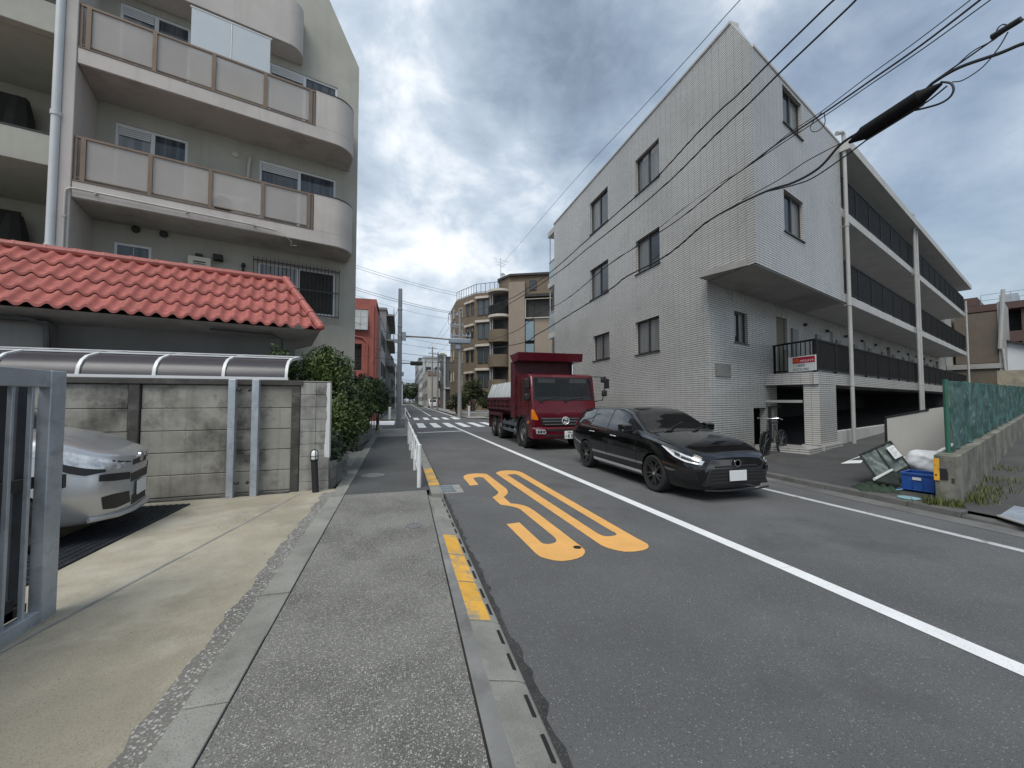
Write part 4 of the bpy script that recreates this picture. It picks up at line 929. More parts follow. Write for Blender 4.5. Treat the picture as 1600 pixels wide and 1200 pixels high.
M['silver'] = mat('silver', (.50,.51,.525), .30, .02, 60, metal=.6, coat=.7)
M['seat'] = mat('seat', (.03,.03,.03), .8)
def pchip(x, y, q):
    x, y, q = np.asarray(x,float), np.asarray(y,float), np.asarray(q,float); h = np.diff(x); d = np.diff(y)/h; n = len(x); m = np.zeros(n)
    for i in range(1,n-1):
        if d[i-1]*d[i] > 0: w1, w2 = 2*h[i]+h[i-1], h[i]+2*h[i-1]; m[i] = (w1+w2)/(w1/d[i-1]+w2/d[i])
    m[0], m[-1] = d[0], d[-1]
    k = np.clip(np.searchsorted(x,q)-1,0,n-2); t = (q-x[k])/h[k]
    return (1+2*t)*(1-t)**2*y[k]+t*(1-t)**2*h[k]*m[k]+t*t*(3-2*t)*y[k+1]+t*t*(t-1)*h[k]*m[k+1]
class Body:
    """car shell: stations along its length, each a half section run through a smooth curve"""
    KEYS = ('zb','ws','wm','zm','wsh','zs','wr','zr','zc')
    def __init__(s, st): s.x = [a[0] for a in st]; s.k = {k: [a[i+1] for a in st] for i, k in enumerate(s.KEYS)}; s.L = s.x[-1]
    def ctrl(s, u):
        g = {k: float(pchip(s.x, v, [u])[0]) for k, v in s.k.items()}
        return [(0,g['zb']),(g['ws']*.8,g['zb']),(g['ws'],g['zb']+.06),(g['wm'],g['zm']),(g['wm']*.995+.0*g['wsh'],(g['zm']+g['zs'])/2),(g['wsh'],g['zs']),
                (g['wsh']*.5+g['wr']*.5+.018*(g['zr']-g['zs'])/.4, (g['zs']+g['zr'])/2),(g['wr'],g['zr']),(g['wr']*.62,g['zr']+(g['zc']-g['zr'])*.72),(0,g['zc'])]
    def pt(s, u, t):
        c = s.ctrl(u); i = min(int(t), len(c)-2); f = t-i
        p = [c[max(0,i-1)], c[i], c[i+1], c[min(len(c)-1,i+2)]]
        if i in (2,5): p[0] = tuple(c[i][q]*2-c[i+1][q] for q in (0,1)) if i == 5 else p[0]
        ten = .42
        o = []
        for q in (0,1):
            m1, m2 = (p[2][q]-p[0][q])*ten, (p[3][q]-p[1][q])*ten
            o.append((2*f**3-3*f**2+1)*p[1][q]+(f**3-2*f**2+f)*m1+(-2*f**3+3*f**2)*p[2][q]+(f**3-f**2)*m2)
        return max(0,o[0]), o[1]
    def shell(s, fr, nu=64, nt=5):
        us = [s.L*(0.5-0.5*math.cos(math.pi*i/nu))*.55+s.L*i/nu*.45 for i in range(nu+1)]
        ts = [i/nt for i in range(9*nt+1)]; rings = []
        for u in us:
            h = [s.pt(u,t) for t in ts]
            rings.append([(u,y,z) for y, z in h]+[(u,-y,z) for y, z in h[-2:0:-1]])
        mb = MB(fr); mb.loft(rings); return mb
    def patch(s, mb, us, lo, hi, side=1, off=.005, nu=18, nt=8, mi=0):
        """a piece of the skin between two curves of the section parameter, standing proud by off"""
        vs = []
        for i in range(nu+1):
            u = us[0]+(us[-1]-us[0])*i/nu; a = float(np.interp(u,us,lo)); b = float(np.interp(u,us,hi))
            for j in range(nt+1):
                t = a+(b-a)*j/nt; y, z = s.pt(u,t); e = .02
                y2, z2 = s.pt(u,min(9,t+e)); y1, z1 = s.pt(u,max(0,t-e)); ty, tz = y2-y1, z2-z1; l = math.hypot(ty,tz) or 1
                un = min(s.L,u+.03); up = max(0,u-.03); ya, za = s.pt(un,t); yb, zb = s.pt(up,t)
                n = Vector((0,tz/l,-ty/l)); T = Vector((un-up,ya-yb,za-zb)); n = (n-T*(n.dot(T)/max(1e-9,T.length_squared)))
                n = n.normalized() if n.length > 1e-6 else Vector((0,0,1))
                vs.append((u+n.x*off,(y+n.y*off)*side,z+n.z*off))
        fs = [(i*(nt+1)+j,(i+1)*(nt+1)+j,(i+1)*(nt+1)+j+1,i*(nt+1)+j+1) for i in range(nu) for j in range(nt)]
        return mb.add(vs, fs, mi)
def cut(o, cutters, delete=True):
    for c in cutters:
        m = o.modifiers.new('b','BOOLEAN'); m.object = c; m.operation = 'DIFFERENCE'; m.solver = 'EXACT'
    dg = bpy.context.evaluated_depsgraph_get(); dg.update(); me = bpy.data.meshes.new_from_object(o.evaluated_get(dg))
    old = o.data; o.modifiers.clear(); o.data = me; me.name = o.name
    for c in cutters: bpy.data.objects.remove(c)
    if me.uv_layers: me.uv_layers.remove(me.uv_layers[0])
    boxuv(me); me.shade_smooth(); me.set_sharp_from_angle(angle=R(32)); return o
def wheel(fr, u, v, r, wd, parent, out, spokes=10, rim=None, truck=False):
    """wheel with its axle across; out = +1/-1 outward side"""
    m = rim or M['rim_black']; mb = MB(fr); c = (u,v,r); q = wd/2
    def disc(prof): mb.lathe(c, [(a, out*b) for a, b in prof], 30, ax=1)
    if not truck:
        disc([(r*.70,-q),(r*.70,q*.78),(r*.66,q*.80),(r*.64,q*.3),(r*.18,q*.2),(.001,q*.2)])
        for k in range(spokes):
            a = 2*math.pi*k/spokes+(.10 if k % 2 else -.10); ca, sa = math.cos(a), math.sin(a)
            w0, w1 = .020, .013
            P = lambda rr, ww, hh: (u+rr*ca-ww*sa, v+out*hh, r+rr*sa+ww*ca)
            mb.loft([[P(r*.12,-w0,q*.2),P(r*.12,w0,q*.2),P(r*.12,w0,q*.70),P(r*.12,-w0,q*.70)],[P(r*.69,-w1,q*.35),P(r*.69,w1,q*.35),P(r*.69,w1,q*.80),P(r*.69,-w1,q*.80)]])
        w_ = mb.build('wheel', m, parent)
        mb = MB(fr); mb.lathe(c, [(r*.10,out*q*.6),(r*.10,out*q*.78),(.001,out*q*.80)],14,ax=1); mb.build('hub_cap', M['chrome'], w_)
    else:
        disc([(r*.60,-q),(r*.60,q*.9),(r*.56,q*.9),(r*.52,q*.45),(r*.30,q*.35),(r*.28,q*.95),(r*.16,q*1.02),(.001,q*1.02)])
        for k in range(8):
            a = k*math.pi/4; mb.lathe((u+r*.40*math.cos(a), v+out*q*.45, r+r*.40*math.sin(a)), [(.03,-.04),(.03,out*.03),(.001,out*.03)],6,ax=1)
        w_ = mb.build('wheel', m, parent)
    k = .695 if not truck else .60
    mb = MB(fr); mb.lathe(c, [(r*k,-q*.8),(r*.9,-q),(r*.985,-q*.85),(r,-q*.4),(r,q*.4),(r*.985,q*.85),(r*.9,q),(r*k,q*.8),(r*k,-q*.8)],36,ax=1); mb.build('tyre', M['rubber'], w_)
    return w_
def arch(fr, u, v, r, wd):
    mb = MB(fr); mb.lathe((u,v,r*.98), [(r*1.13,-wd),(r*1.13,wd)],32,ax=1); return mb.build('cutter', M['rubber'])
# ---- black estate car
CF = Fr((5.16,5.16),(0,1),-1)
cb = empty('estate_car', (5.16,7.4,0), 'glossy black estate car waiting in the oncoming lane ahead of the dump truck', 'car')
#      u     zb   ws   wm   zm   wsh  zs   wr   zr   zc
ST = [(0.00,.22,.52,.60,.46,.52,.62,.46,.66,.69),
      (0.08,.18,.62,.72,.47,.64,.66,.58,.71,.745),
      (0.30,.16,.74,.82,.48,.75,.73,.66,.80,.83),
      (0.60,.16,.80,.868,.50,.80,.80,.70,.885,.91),
      (0.95,.16,.82,.874,.52,.82,.87,.72,.945,.975),
      (1.25,.17,.82,.872,.54,.825,.915,.70,1.00,1.03),
      (1.60,.17,.82,.872,.55,.825,.935,.65,1.185,1.215),
      (1.95,.17,.82,.872,.56,.825,.945,.595,1.35,1.39),
      (2.30,.17,.82,.872,.57,.825,.955,.575,1.41,1.455),
      (2.75,.17,.82,.872,.58,.825,.965,.575,1.415,1.465),
      (3.30,.17,.82,.872,.60,.822,.98,.575,1.405,1.455),
      (3.80,.18,.80,.868,.62,.81,1.0,.57,1.385,1.43),
      (4.10,.20,.78,.86,.63,.79,1.02,.565,1.355,1.395),
      (4.32,.24,.75,.84,.62,.76,1.01,.57,1.215,1.25),
      (4.44,.28,.70,.80,.60,.70,.97,.58,1.03,1.05),
      (4.495,.34,.60,.70,.60,.60,.90,.54,.93,.94)]
B1 = Body(ST); body = B1.shell(CF).build('body', M['car_black'], None, smooth=32)
cut(body, [arch(CF,.93,s*.80,.318,.26) for s in (1,-1)]+[arch(CF,3.57,s*.80,.318,.26) for s in (1,-1)])
body.parent = cb; body.matrix_parent_inverse = cb.matrix_basis.inverted()
mb = MB(CF); mb.box(.6,1.27,-.60,.60,.18,.62); mb.box(3.2,3.9,-.60,.60,.2,.62); mb.build('wheel_well', M['black_plastic'], cb)
for u in (.93,3.57):
    for s in (1,-1): wheel(CF,u,s*.775,.318,.205,cb,s)
mb = MB(CF); B1.patch(mb,[1.20,1.40,1.95,2.06],[7.10,7.0,7.05,7.3],[9,9,9,9],1,.006); B1.patch(mb,[1.20,1.40,1.95,2.06],[7.10,7.0,7.05,7.3],[9,9,9,9],-1,.006); mb.build('windscreen', M['car_glass'], cb, smooth=60)
mb = MB(CF); B1.patch(mb,[4.14,4.36],[7.2,7.0],[9,9],1,.006); B1.patch(mb,[4.14,4.36],[7.2,7.0],[9,9],-1,.006); mb.build('rear_window', M['car_glass'], cb, smooth=60)
for s in (1,-1):
    for (a, b, c, d, e) in (((1.66,1.82,2.52),None,(5.30,5.25,5.22),(5.65,6.30,6.82),0),((2.62,3.32),None,(5.22,5.24),(6.84,6.78),0),((3.40,3.85,4.22),None,(5.28,5.36,5.75),(6.80,6.74,6.1),0)):
        mb = MB(CF); B1.patch(mb,a,c,d,s,.006); mb.build('side_window', M['car_glass'], cb, smooth=60)
    mb = MB(CF); B1.patch(mb,[1.55,1.80,2.0,2.5,3.2,3.9,4.25],[5.9,6.42,6.68,6.92,6.90,6.78,6.2],[5.98,6.50,6.76,6.99,6.97,6.86,6.3],s,.010,nu=30,nt=2); mb.build('window_trim', M['black_plastic'], cb, smooth=60)
    mb = MB(CF); B1.patch(mb,[1.30,3.18],[2.12,2.12],[2.30,2.30],s,.014,nt=3); mb.build('sill_trim', M['bright_trim'], cb, smooth=60)
    for u in (2.28,3.22):
        mb = MB(CF); y, z = B1.pt(u,4.5); mb.tube([(u-.10,s*(y+.010),z),(u-.08,s*(y+.038),z+.005),(u+.08,s*(y+.038),z+.008),(u+.10,s*(y+.010),z+.008)],.012,8); mb.build('door_handle', M['chrome'], cb)
    for u in (1.46,2.57,3.40):
        mb = MB(CF); B1.patch(mb,[u,u+.008],[2.6,2.6],[5.2,5.2],s,.0025,nu=1,nt=12); mb.build('door_gap', M['black_hole'], cb, smooth=60)
    mb = MB(CF); y, z = B1.pt(1.72,5.2); mb.loft([[(1.56+.0,s*(y+.04),z+.03),(1.56,s*(y+.22),z+.02),(1.56,s*(y+.24),z+.14),(1.56,s*(y+.05),z+.15)],[(1.66,s*(y+.03),z+.0),(1.66,s*(y+.25),z+.0),(1.66,s*(y+.27),z+.17),(1.66,s*(y+.05),z+.18)],[(1.76,s*(y+.05),z+.02),(1.76,s*(y+.25),z+.02),(1.76,s*(y+.26),z+.15),(1.76,s*(y+.06),z+.16)]])
    mb.tube([(1.68,s*(y-.02),z-.02),(1.68,s*(y+.09),z+.03)],.025,8); m_ = mb.build('wing_mirror', M['car_black'], cb, bev=.022, smooth=60)
    mb = MB(CF); mb.box(1.585,1.62,s*(y+.19),s*(y+.255),z+.04,z+.075); mb.build('indicator', M['chrome'], m_)
    mb = MB(CF); B1.patch(mb,[.03,.20,.45,.74],[4.30,4.22,4.42,4.86],[4.98,5.02,5.0,4.96],s,.006,nu=24); h = mb.build('headlight', M['lens'], cb, smooth=60)
    mb = MB(CF); B1.patch(mb,[.05,.20,.42],[4.27,4.20,4.36],[4.40,4.33,4.46],s,.014,nu=16,nt=2); B1.patch(mb,[.42,.55,.72],[4.36,4.56,4.84],[4.60,4.76,4.94],s,.013,nu=10,nt=3); B1.patch(mb,[.04,.34],[4.72,4.76],[4.82,4.85],s,.014,nu=10,nt=2); mb.build('drl', M['drl'], h, smooth=60)
    mb = MB(CF); B1.patch(mb,[.06,.17,.30],[4.45,4.42,4.46],[4.64,4.66,4.66],s,.012,nu=8,nt=4); B1.patch(mb,[.33,.44],[4.52,4.60],[4.76,4.80],s,.012,nu=8,nt=4); mb.build('lamp', M['black_plastic'], h, smooth=60)
    mb = MB(CF); B1.patch(mb,[4.20,4.47],[4.75,4.6],[5.3,5.3],s,.006); mb.build('tail_light', M['red_lens'], cb, smooth=60)
    mb = MB(CF); B1.patch(mb,[.06,.26,.40],[2.5,2.4,2.6],[3.5,3.3,2.9],s,.006); mb.build('fog_lamp_recess', M['black_plastic'], cb, smooth=60)
mb = MB(CF); mb.prism([(-.62,.26),(.62,.26),(.56,.40),(.50,.52),(-.50,.52),(-.56,.40)],-.02,.06,ax=0)
for k in range(4): mb.box(-.028,-.018,-.52,.52,.29+k*.055,.305+k*.055)
mb.build('grille', M['black_plastic'], cb, bev=.012)
mb = MB(CF); mb.box(-.024,.02,-.40,.40,.535,.565); mb.build('upper_grille', M['black_plastic'], cb, bev=.008)
mb = MB(CF); mb.lathe((-.028,0,.60),[(.06,-.012),(.06,.012),(.045,.014),(.045,-.012)],20,ax=0); mb.build('badge', M['chrome'], cb)
mb = MB(CF); mb.box(-.048,-.036,-.165,.165,.325,.49); mb.build('number_plate', M['num_plate'], cb, bev=.004)
mb = MB(CF); mb.tube([(-.02,-.62,.20),(-.05,-.35,.185),(-.05,.35,.185),(-.02,.62,.20)],.016,8); mb.build('lip', M['black_plastic'], cb)
for a, b in (((1.16,.45,1.0),(1.52,-.25,1.16)),((1.14,-.15,1.01),(1.40,-.62,1.06))):
    mb = MB(CF); mb.tube([a,(a[0]*.7+b[0]*.3,a[1]*.7+b[1]*.3,a[2]*.7+b[2]*.3+.018),(b[0],b[1],b[2]+.012)],.010,6); mb.build('wiper', M['black_plastic'], cb)
mb = MB(CF); mb.loft([[(3.86,-.03,1.385),(3.86,.03,1.385),(3.86,.0,1.39)],[(3.95,-.025,1.375),(3.95,.025,1.375),(3.97,0,1.42)],[(4.02,-.02,1.36),(4.02,.02,1.36),(4.05,0,1.43)]]); mb.build('antenna_fin', M['car_black'], cb)
# ---- red dump truck
TF = Fr((5.13,11.9),(0,1),-1)          # v>0 is the kerb side of the photo's left (towards the centre line)
TR = empty('dump_truck', (5.13,15,0), 'maroon tipper lorry with a high headboard and white tarpaulin queuing behind the black car', 'truck')
M['truck_red'] = mat('truck_red', (.092,.004,.011), .28, .06, 2, coat=.35, spec=.3); M['truck_bed'] = mat('truck_bed', (.082,.009,.017), .5, .12, 3, c2=((.075,.02,.022), .6, 3))
M['chassis'] = mat('chassis', (.025,.024,.024), .7, .2); M['tarp'] = mat('tarp', (.56,.59,.60), .55, .06, 2, bump=.3, bs=14)
M['truck_rim'] = mat('truck_rim', (.15,.145,.14), .55, .2, 6, metal=.4); M['grey_frame'] = mat('grey_frame', (.10,.11,.125), .6, .12)
M['clear_glass'] = mat('clear_glass', (.02,.025,.027), .02, 0, alpha=.42, spec=.6)
M['truck_glass'] = glass_mat('truck_glass', (.012,.015,.017), .03); M['truck_glass'].node_tree.nodes['Principled BSDF'].inputs['Specular IOR Level'].default_value = .4
W_ = 1.11
def xs(u, w, z0, z1, tap=0): return [(u,-w,z0),(u,w,z0),(u,w-tap,z1),(u,-w+tap,z1)]
cabp = [(.06,.62),(.02,.66),(.0,1.10),(.01,1.46),(.055,1.58),(.20,2.36),(.27,2.43),(.42,2.47),(1.62,2.52),(1.70,2.46),(1.72,.98),(1.60,.98),(1.60,.72),(1.52,.98),(.72,.98),(.60,.70),(.58,.62)]
mb = MB(TF)
prof_ = [(.04,.62),(.0,.70),(.0,1.10),(.01,1.46),(.055,1.575),(.20,2.34),(.26,2.42),(.42,2.465),(1.60,2.51),(1.70,2.44),(1.72,.99),(1.45,1.02),(1.30,1.08),(.80,1.08),(.62,.95),(.52,.62)]
n = len(prof_); rings = []
for v, k in ((-W_,.93),(-W_+.035,.985),(-W_+.09,1.0),(W_-.09,1.0),(W_-.035,.985),(W_,.93)):
    cu, cz = .86, 1.55
    rings.append([(cu+(a-cu)*(1-(1-k)*.55), v, cz+(b-cz)*(1-(1-k)*.55)) for a, b in prof_])
mb.loft(rings); cab = mb.build('cab', M['truck_red'], None, smooth=40)
mb = MB(TF); mb.box(-.2,1.5,-.99,.99,1.615,2.30); cut(cab, [mb.build('cutter', M['seat'])])
cab.parent = TR; cab.matrix_parent_inverse = TR.matrix_basis.inverted()
mb = MB(TF); mb.box(.10,1.49,-.985,.985,1.60,1.625); mb.box(1.40,1.49,-.985,.985,1.625,2.29); mb.box(.12,.42,-.98,.98,1.625,1.70)
mb.box(1.0,1.35,-.75,-.25,1.625,2.1); mb.box(1.0,1.35,.25,.75,1.625,2.1); mb.box(1.1,1.3,-.62,-.38,2.1,2.25); mb.box(1.1,1.3,.38,.62,2.1,2.25); mb.build('interior', M['seat'], TR, bev=.02)
mb = MB(TF); mb.tube([(.52+.12*math.sin(t*.2618)*.6,-.5+.21*math.cos(t*.2618),1.80+.17*math.sin(t*.2618)) for t in range(25)],.016,6); mb.build('steering_wheel', M['black_plastic'], TR)
mb = MB(TF); mb.box(.20,.24,.25,.85,2.16,2.30); mb.box(.20,.24,-.85,-.25,2.16,2.30); mb.build('sun_visor', mat('visor', (.10,.10,.10), .8), TR)
mb = MB(TF); mb.box(.62,1.68,-W_+.05,W_-.05,.62,1.02); mb.box(.3,6.3,-.45,.45,.52,.92); mb.box(1.75,2.2,-.9,.9,.6,1.4); mb.build('chassis', M['chassis'], TR)
mb = MB(TF)
def wsp(y, z): 
    u = .055+(z-1.575)/(2.34-1.575)*.145; return (u-.008, y, z)
out = [(-1.03,1.64),(-1.0,1.61),(1.0,1.61),(1.03,1.64),(.99,2.26),(.95,2.32),(-.95,2.32),(-.99,2.26)]
mb.poly([wsp(*p) for p in out]); mb.add([wsp(*p) for p in out]+[(wsp(*p)[0]+.02,p[0]*1.012,p[1]) for p in out],[(i,(i+1)%8,8+(i+1)%8,8+i) for i in range(8)]); mb.build('windscreen', M['clear_glass'], TR, smooth=0, raw=True)
mb = MB(TF); o2 = [(p[0]*1.03, 1.965+(p[1]-1.965)*1.06) for p in out]
q1 = [wsp(*p) for p in out]; q2 = [wsp(*p) for p in o2]; mb.add([(a-.003,b,c) for a, b, c in q1]+[(a-.003,b,c) for a, b, c in q2],[(i,(i+1)%8,8+(i+1)%8,8+i) for i in range(8)]); mb.build('windscreen_seal', M['black_plastic'], TR, smooth=0, raw=True)
for a, b in (((.8,1.60),(.15,1.70)),((-.05,1.60),(-.7,1.69))):
    mb = MB(TF); p, q = wsp(*a), wsp(*b); mb.tube([(p[0]-.02,p[1],p[2]),(q[0]-.03,q[1],q[2])],.012,6); mb.box(p[0]-.05,p[0]-.01,p[1]-.05,p[1]+.05,p[2]-.07,p[2]); mb.build('wiper', M['black_plastic'], TR)
# bumper, grille, lights, plate
mb = MB(TF); mb.prism([(-.06,.40),(-.05,.36),(.5,.40),(.5,.70),(-.03,.74),(-.07,.70)],-W_-.01,W_+.01,ax=1); mb.build('bumper', M['truck_red'], TR, bev=.03)
mb = MB(TF); mb.box(-.072,-.04,-.62,.62,.60,.68); mb.box(-.070,-.04,-.70,.70,.43,.49); mb.build('bumper_slot', M['black_plastic'], TR, bev=.006)
mb = MB(TF); mb.prism([(-.86,1.04),(.86,1.04),(.78,.80),(.70,.775),(-.70,.775),(-.78,.80)],-.035,.02,ax=0); gr = mb.build('grille', M['black_plastic'], TR, bev=.01)
mb = MB(TF); mb.prism([(-.80,1.015),(.80,1.015),(.79,.985),(-.79,.985)],-.055,-.03,ax=0); mb.box(-.058,-.03,-.76,.76,.895,.935); mb.prism([(-.72,.835),(.72,.835),(.69,.805),(-.69,.805)],-.055,-.03,ax=0); mb.build('grille_bars', mat('grey_bar', (.16,.16,.165), .35, .05, metal=.5), gr, bev=.004)
mb = MB(TF); mb.tube([(-.065,.115*math.cos(t*.2618),.935+.115*math.sin(t*.2618)) for t in range(25)],.015,7); mb.prism([(-.06,.94),(.06,.985),(.02,1.03),(-.05,1.01)],-.07,-.058,ax=0); mb.prism([(.06,.93),(-.06,.885),(-.02,.84),(.05,.86)],-.07,-.058,ax=0); mb.build('emblem', M['bright_trim'], gr); mb = MB(TF); mb.lathe((-.052,0,.935),[(.11,-.004),(.11,.006),(.001,.006)],24,ax=0); mb.build('emblem_disc', M['black_plastic'], gr)
for s in (1,-1):
    mb = MB(TF); mb.prism([(s*1.0,.53),(s*.70,.51),(s*.66,.55),(s*.70,.66),(s*1.02,.68)],-.082,-.03,ax=0); h = mb.build('headlight', M['lens'], TR, bev=.01)
    mb = MB(TF)
    for k in (.75,.84,.93): mb.lathe((-.083,s*k,.60),[(.038,.0),(.034,-.006),(.001,-.004)],12,ax=0)
    mb.build('bulb', M['chrome'], h)
    mb = MB(TF); mb.prism([(s*1.105,1.30),(s*1.04,1.26),(s*.93,1.05),(s*.90,.98),(s*.93,.95),(s*1.105,.98)],-.014,.10,ax=0); mb.box(.0,.13,s*(W_-.04),s*(W_+.006),.98,1.30); mb.build('indicator', M['amber'], TR, bev=.012)
    mb = MB(TF); mb.box(.35,.44,s*(W_-.01),s*(W_+.025),.84,.90); mb.build('side_lamp', M['amber'], TR, bev=.006)
    # door with window and handle
    mb = MB(TF); dp = [(.36,1.12),(.36,1.50),(.42,2.30),(1.42,2.34),(1.46,1.12)]
    mb.prism([(a,b) for a, b in dp], s*(W_-.022), s*(W_+.004), ax=1); d = mb.build('door', M['truck_red'], TR, bev=.008)
    mb = MB(TF); mb.prism([(.46,1.60),(.50,2.24),(1.30,2.27),(1.32,1.56)], s*(W_+.0), s*(W_+.010), ax=1); mb.build('window', M['truck_glass'], d, smooth=0)
    mb = MB(TF); mb.box(1.18,1.34,s*(W_+.003),s*(W_+.03),1.36,1.41); mb.build('handle', M['black_plastic'], d, bev=.005)
    # step, guard, front arch
    mb = MB(TF); mb.lathe((1.06,s*(W_-.16),.50),[(.60,-.18),(.60,.19),(.55,.19),(.55,-.18)],28,ax=1); o = mb.build('front_mudguard', M['black_plastic'], TR)
    mb = MB(TF); mb.box(.32,.60,s*(W_-.32),s*(W_-.02),.36,.60); mb.box(.34,.58,s*(W_-.3),s*(W_+.0),.28,.31); mb.build('step', M['black_plastic'], TR, bev=.01)
    mb = MB(TF); mb.box(1.85,3.7,s*(W_-.03),s*W_,.42,.53); mb.box(1.85,3.75,s*(W_-.03),s*W_,.66,.79); 
    for u in (2.0,2.8,3.6): mb.box(u,u+.06,s*(W_-.08),s*(W_-.031),.40,.85)
    mb.build('side_guard', M['grey_frame'], TR, bev=.008)
    mb = MB(TF); mb.lathe((2.35,s*(W_-.32),.78),[(.001,-.0),(.18,.0),(.18,.22),(.001,.22)],18,ax=1) if 0 else mb.lathe((2.4,s*(W_-.3),.74),[(.001,-.45),(.21,-.45),(.21,.45),(.001,.45)],18,ax=0); mb.build('air_tank', M['truck_rim'], TR)
    # rear mudguard
    mb = MB(TF); mb.box(3.82,6.3,s*(W_-.40),s*(W_+.02),1.02,1.10); mb.prism([(3.82,1.02),(3.82,.72),(3.95,.80),(4.05,1.02)],s*(W_-.03),s*(W_+.02),ax=1); mb.box(3.9,6.3,s*(W_-.01),s*(W_+.02),.94,1.019); mb.box(6.26,6.30,s*(W_-.40),s*(W_+.01),.35,1.0); mb.build('rear_mudguard', M['truck_bed'], TR, bev=.01)
    wheel(TF,1.06,s*(W_-.15),.50,.27,TR,s,rim=M['truck_rim'],truck=True); wheel(TF,4.36,s*(W_-.28),.50,.52,TR,s,rim=M['truck_rim'],truck=True); wheel(TF,5.45,s*(W_-.28),.50,.52,TR,s,rim=M['truck_rim'],truck=True)
# mirrors: kerb side on long bracket arms, near side close in
for s in (1,-1):
    mb = MB(TF)
    if s < 0: mb.tube([(.25,-W_+.12,2.40),(.10,-W_-.08,2.37),(.02,-W_-.36,2.37),(.02,-W_-.43,2.28),(.06,-W_-.36,2.0),(.06,-W_-.28,1.6),(.12,-W_-.02,1.55)],.018,8); mb.tube([(.08,-W_-.2,2.38),(.02,-W_-.40,2.30)],.012,6)
    else: mb.tube([(.34,W_,2.30),(.28,W_+.10,2.26),(.26,W_+.12,1.72),(.34,W_,1.68)],.018,8)
    br_ = mb.build('mirror_bracket', M['black_plastic'], TR)
    spec = ((-.52,.06,1.98,2.32,.17),(-.34,.0,2.18,2.36,.15),(-.42,.03,1.72,1.92,.18)) if s < 0 else ((.0,.26,1.96,2.30,.17),(-.02,.26,1.58,1.80,.2))
    for (dv, u, z0, z1, wd) in spec:
        v0 = (s*W_+dv) if s < 0 else W_+dv; mb = MB(TF); mb.box(u-.05,u+.05,v0-(wd*.0),v0+wd,z0,z1); mb.build('mirror', M['black_plastic'], br_, bev=.035)
# tipper body
mb = MB(TF); mb.box(1.92,1.99,-W_-.06,W_+.06,.98,3.02); mb.box(1.90,2.30,-W_-.07,-W_+.02,.95,3.0); mb.box(1.90,2.30,W_-.02,W_+.07,.95,3.0)
for z in (1.35,1.8,2.25,2.7): mb.box(1.88,1.92,W_-.03,W_+.065,z,z+.04)
hb = mb.build('headboard', M['truck_bed'], TR, bev=.01)
mb = MB(TF); mb.prism([(1.20,3.27),(1.27,2.98),(1.95,2.98),(2.35,3.27)],-W_-.13,W_+.10,ax=1); mb.build('cab_guard', M['truck_red'], hb, bev=.012)
mb = MB(TF)
for k in range(9): mb.lathe((1.90,W_+.045,1.12+k*.22),[(.016,-.012),(.001,-.014)],8,ax=0)
mb.build('bolts', M['truck_rim'], hb)
bed = [(-W_+.30,.98),(W_-.30,.98),(W_-.02,1.22),(W_+.03,1.28),(W_+.05,1.66),(W_-.03,1.66),(W_-.05,1.30),(W_-.33,1.06),(-W_+.33,1.06),(-W_+.05,1.30),(-W_+.03,1.66),(-W_-.05,1.66),(-W_-.03,1.28),(-W_+.02,1.22)]
mb = MB(TF); mb.prism(bed,2.30,6.35,ax=0); mb.box(6.30,6.38,-W_,W_,1.02,1.66); bd = mb.build('tipper_bed', M['truck_bed'], TR, bev=.008)
for s in (1,-1):
    mb = MB(TF)
    mb.box(2.31,6.37,s*(W_+.02),s*(W_+.085),1.60,1.70); mb.box(2.31,6.37,s*(W_+.02),s*(W_+.075),1.40,1.45); mb.box(2.31,6.37,s*(W_+.0),s*(W_+.07),1.23,1.29)
    for k in range(7):
        u = 2.33+k*.67; mb.box(u,u+.07,s*(W_+.0),s*(W_+.08),1.295,1.598); mb.prism([(s*(W_+.05),1.23),(s*(W_-.30),.98),(s*(W_-.22),.98),(s*(W_+.09),1.2)],u,u+.06,ax=0)
    mb.build('bed_ribs', M['truck_bed'], bd, bev=.006)
    mb = MB(TF); vs = []; nn = 40
    for i in range(nn+1):
        u = 2.36+3.98*i/nn; w_ = .012*math.sin(i*1.9)+.008*math.sin(i*.7)
        vs += [(u,s*(W_+.06),1.705),(u,s*(W_+.06),1.76),(u,s*(W_-.16+w_),2.30),(u,s*(W_-.24+w_),2.31)]
    fs = [(i*4+j,i*4+4+j,i*4+5+j,i*4+1+j) for i in range(nn) for j in range(3)]; mb.add(vs,fs); mb.build('tarpaulin', M['tarp'], bd, smooth=60, raw=True)
    mb = MB(TF)
    for k in range(9): u = 2.5+k*.46; mb.tube([(u,s*(W_+.075),1.72),(u,s*(W_-.14),2.33)],.014,6)
    mb.build('tarp_ribs', M['tarp'], bd)
mb = MB(TF); mb.box(2.32,2.45,W_-.30,W_-.18,2.25,2.56); mb.build('marker', mat('yellow_box', (.62,.48,.04), .5), TR, bev=.01)
mb = MB(TF); mb.tube([(1.83,-W_-.0,1.2),(1.83,-W_-.0,2.96)],.055,12); mb.build('exhaust_stack', M['chrome'], TR)
npl = None
mb = MB(TF); mb.box(-.10,-.085,-.43,.05,.36,.61); npl = mb.build('number_plate', M['num_plate'], TR, bev=.006)
PF = Fr((5.13,11.9-.1025),(1,0))
text('8 34', PF, .06, .0, .395, .155, M['ink'], npl, sx=.80, bold=.004); text('·', PF, -.015, 0, .395, .15, M['ink'], npl); text('世田谷 100', PF, .06, 0, .545, .055, M['ink'], npl, sx=.8); text('は', PF, -.035, 0, .42, .06, M['ink'], npl)
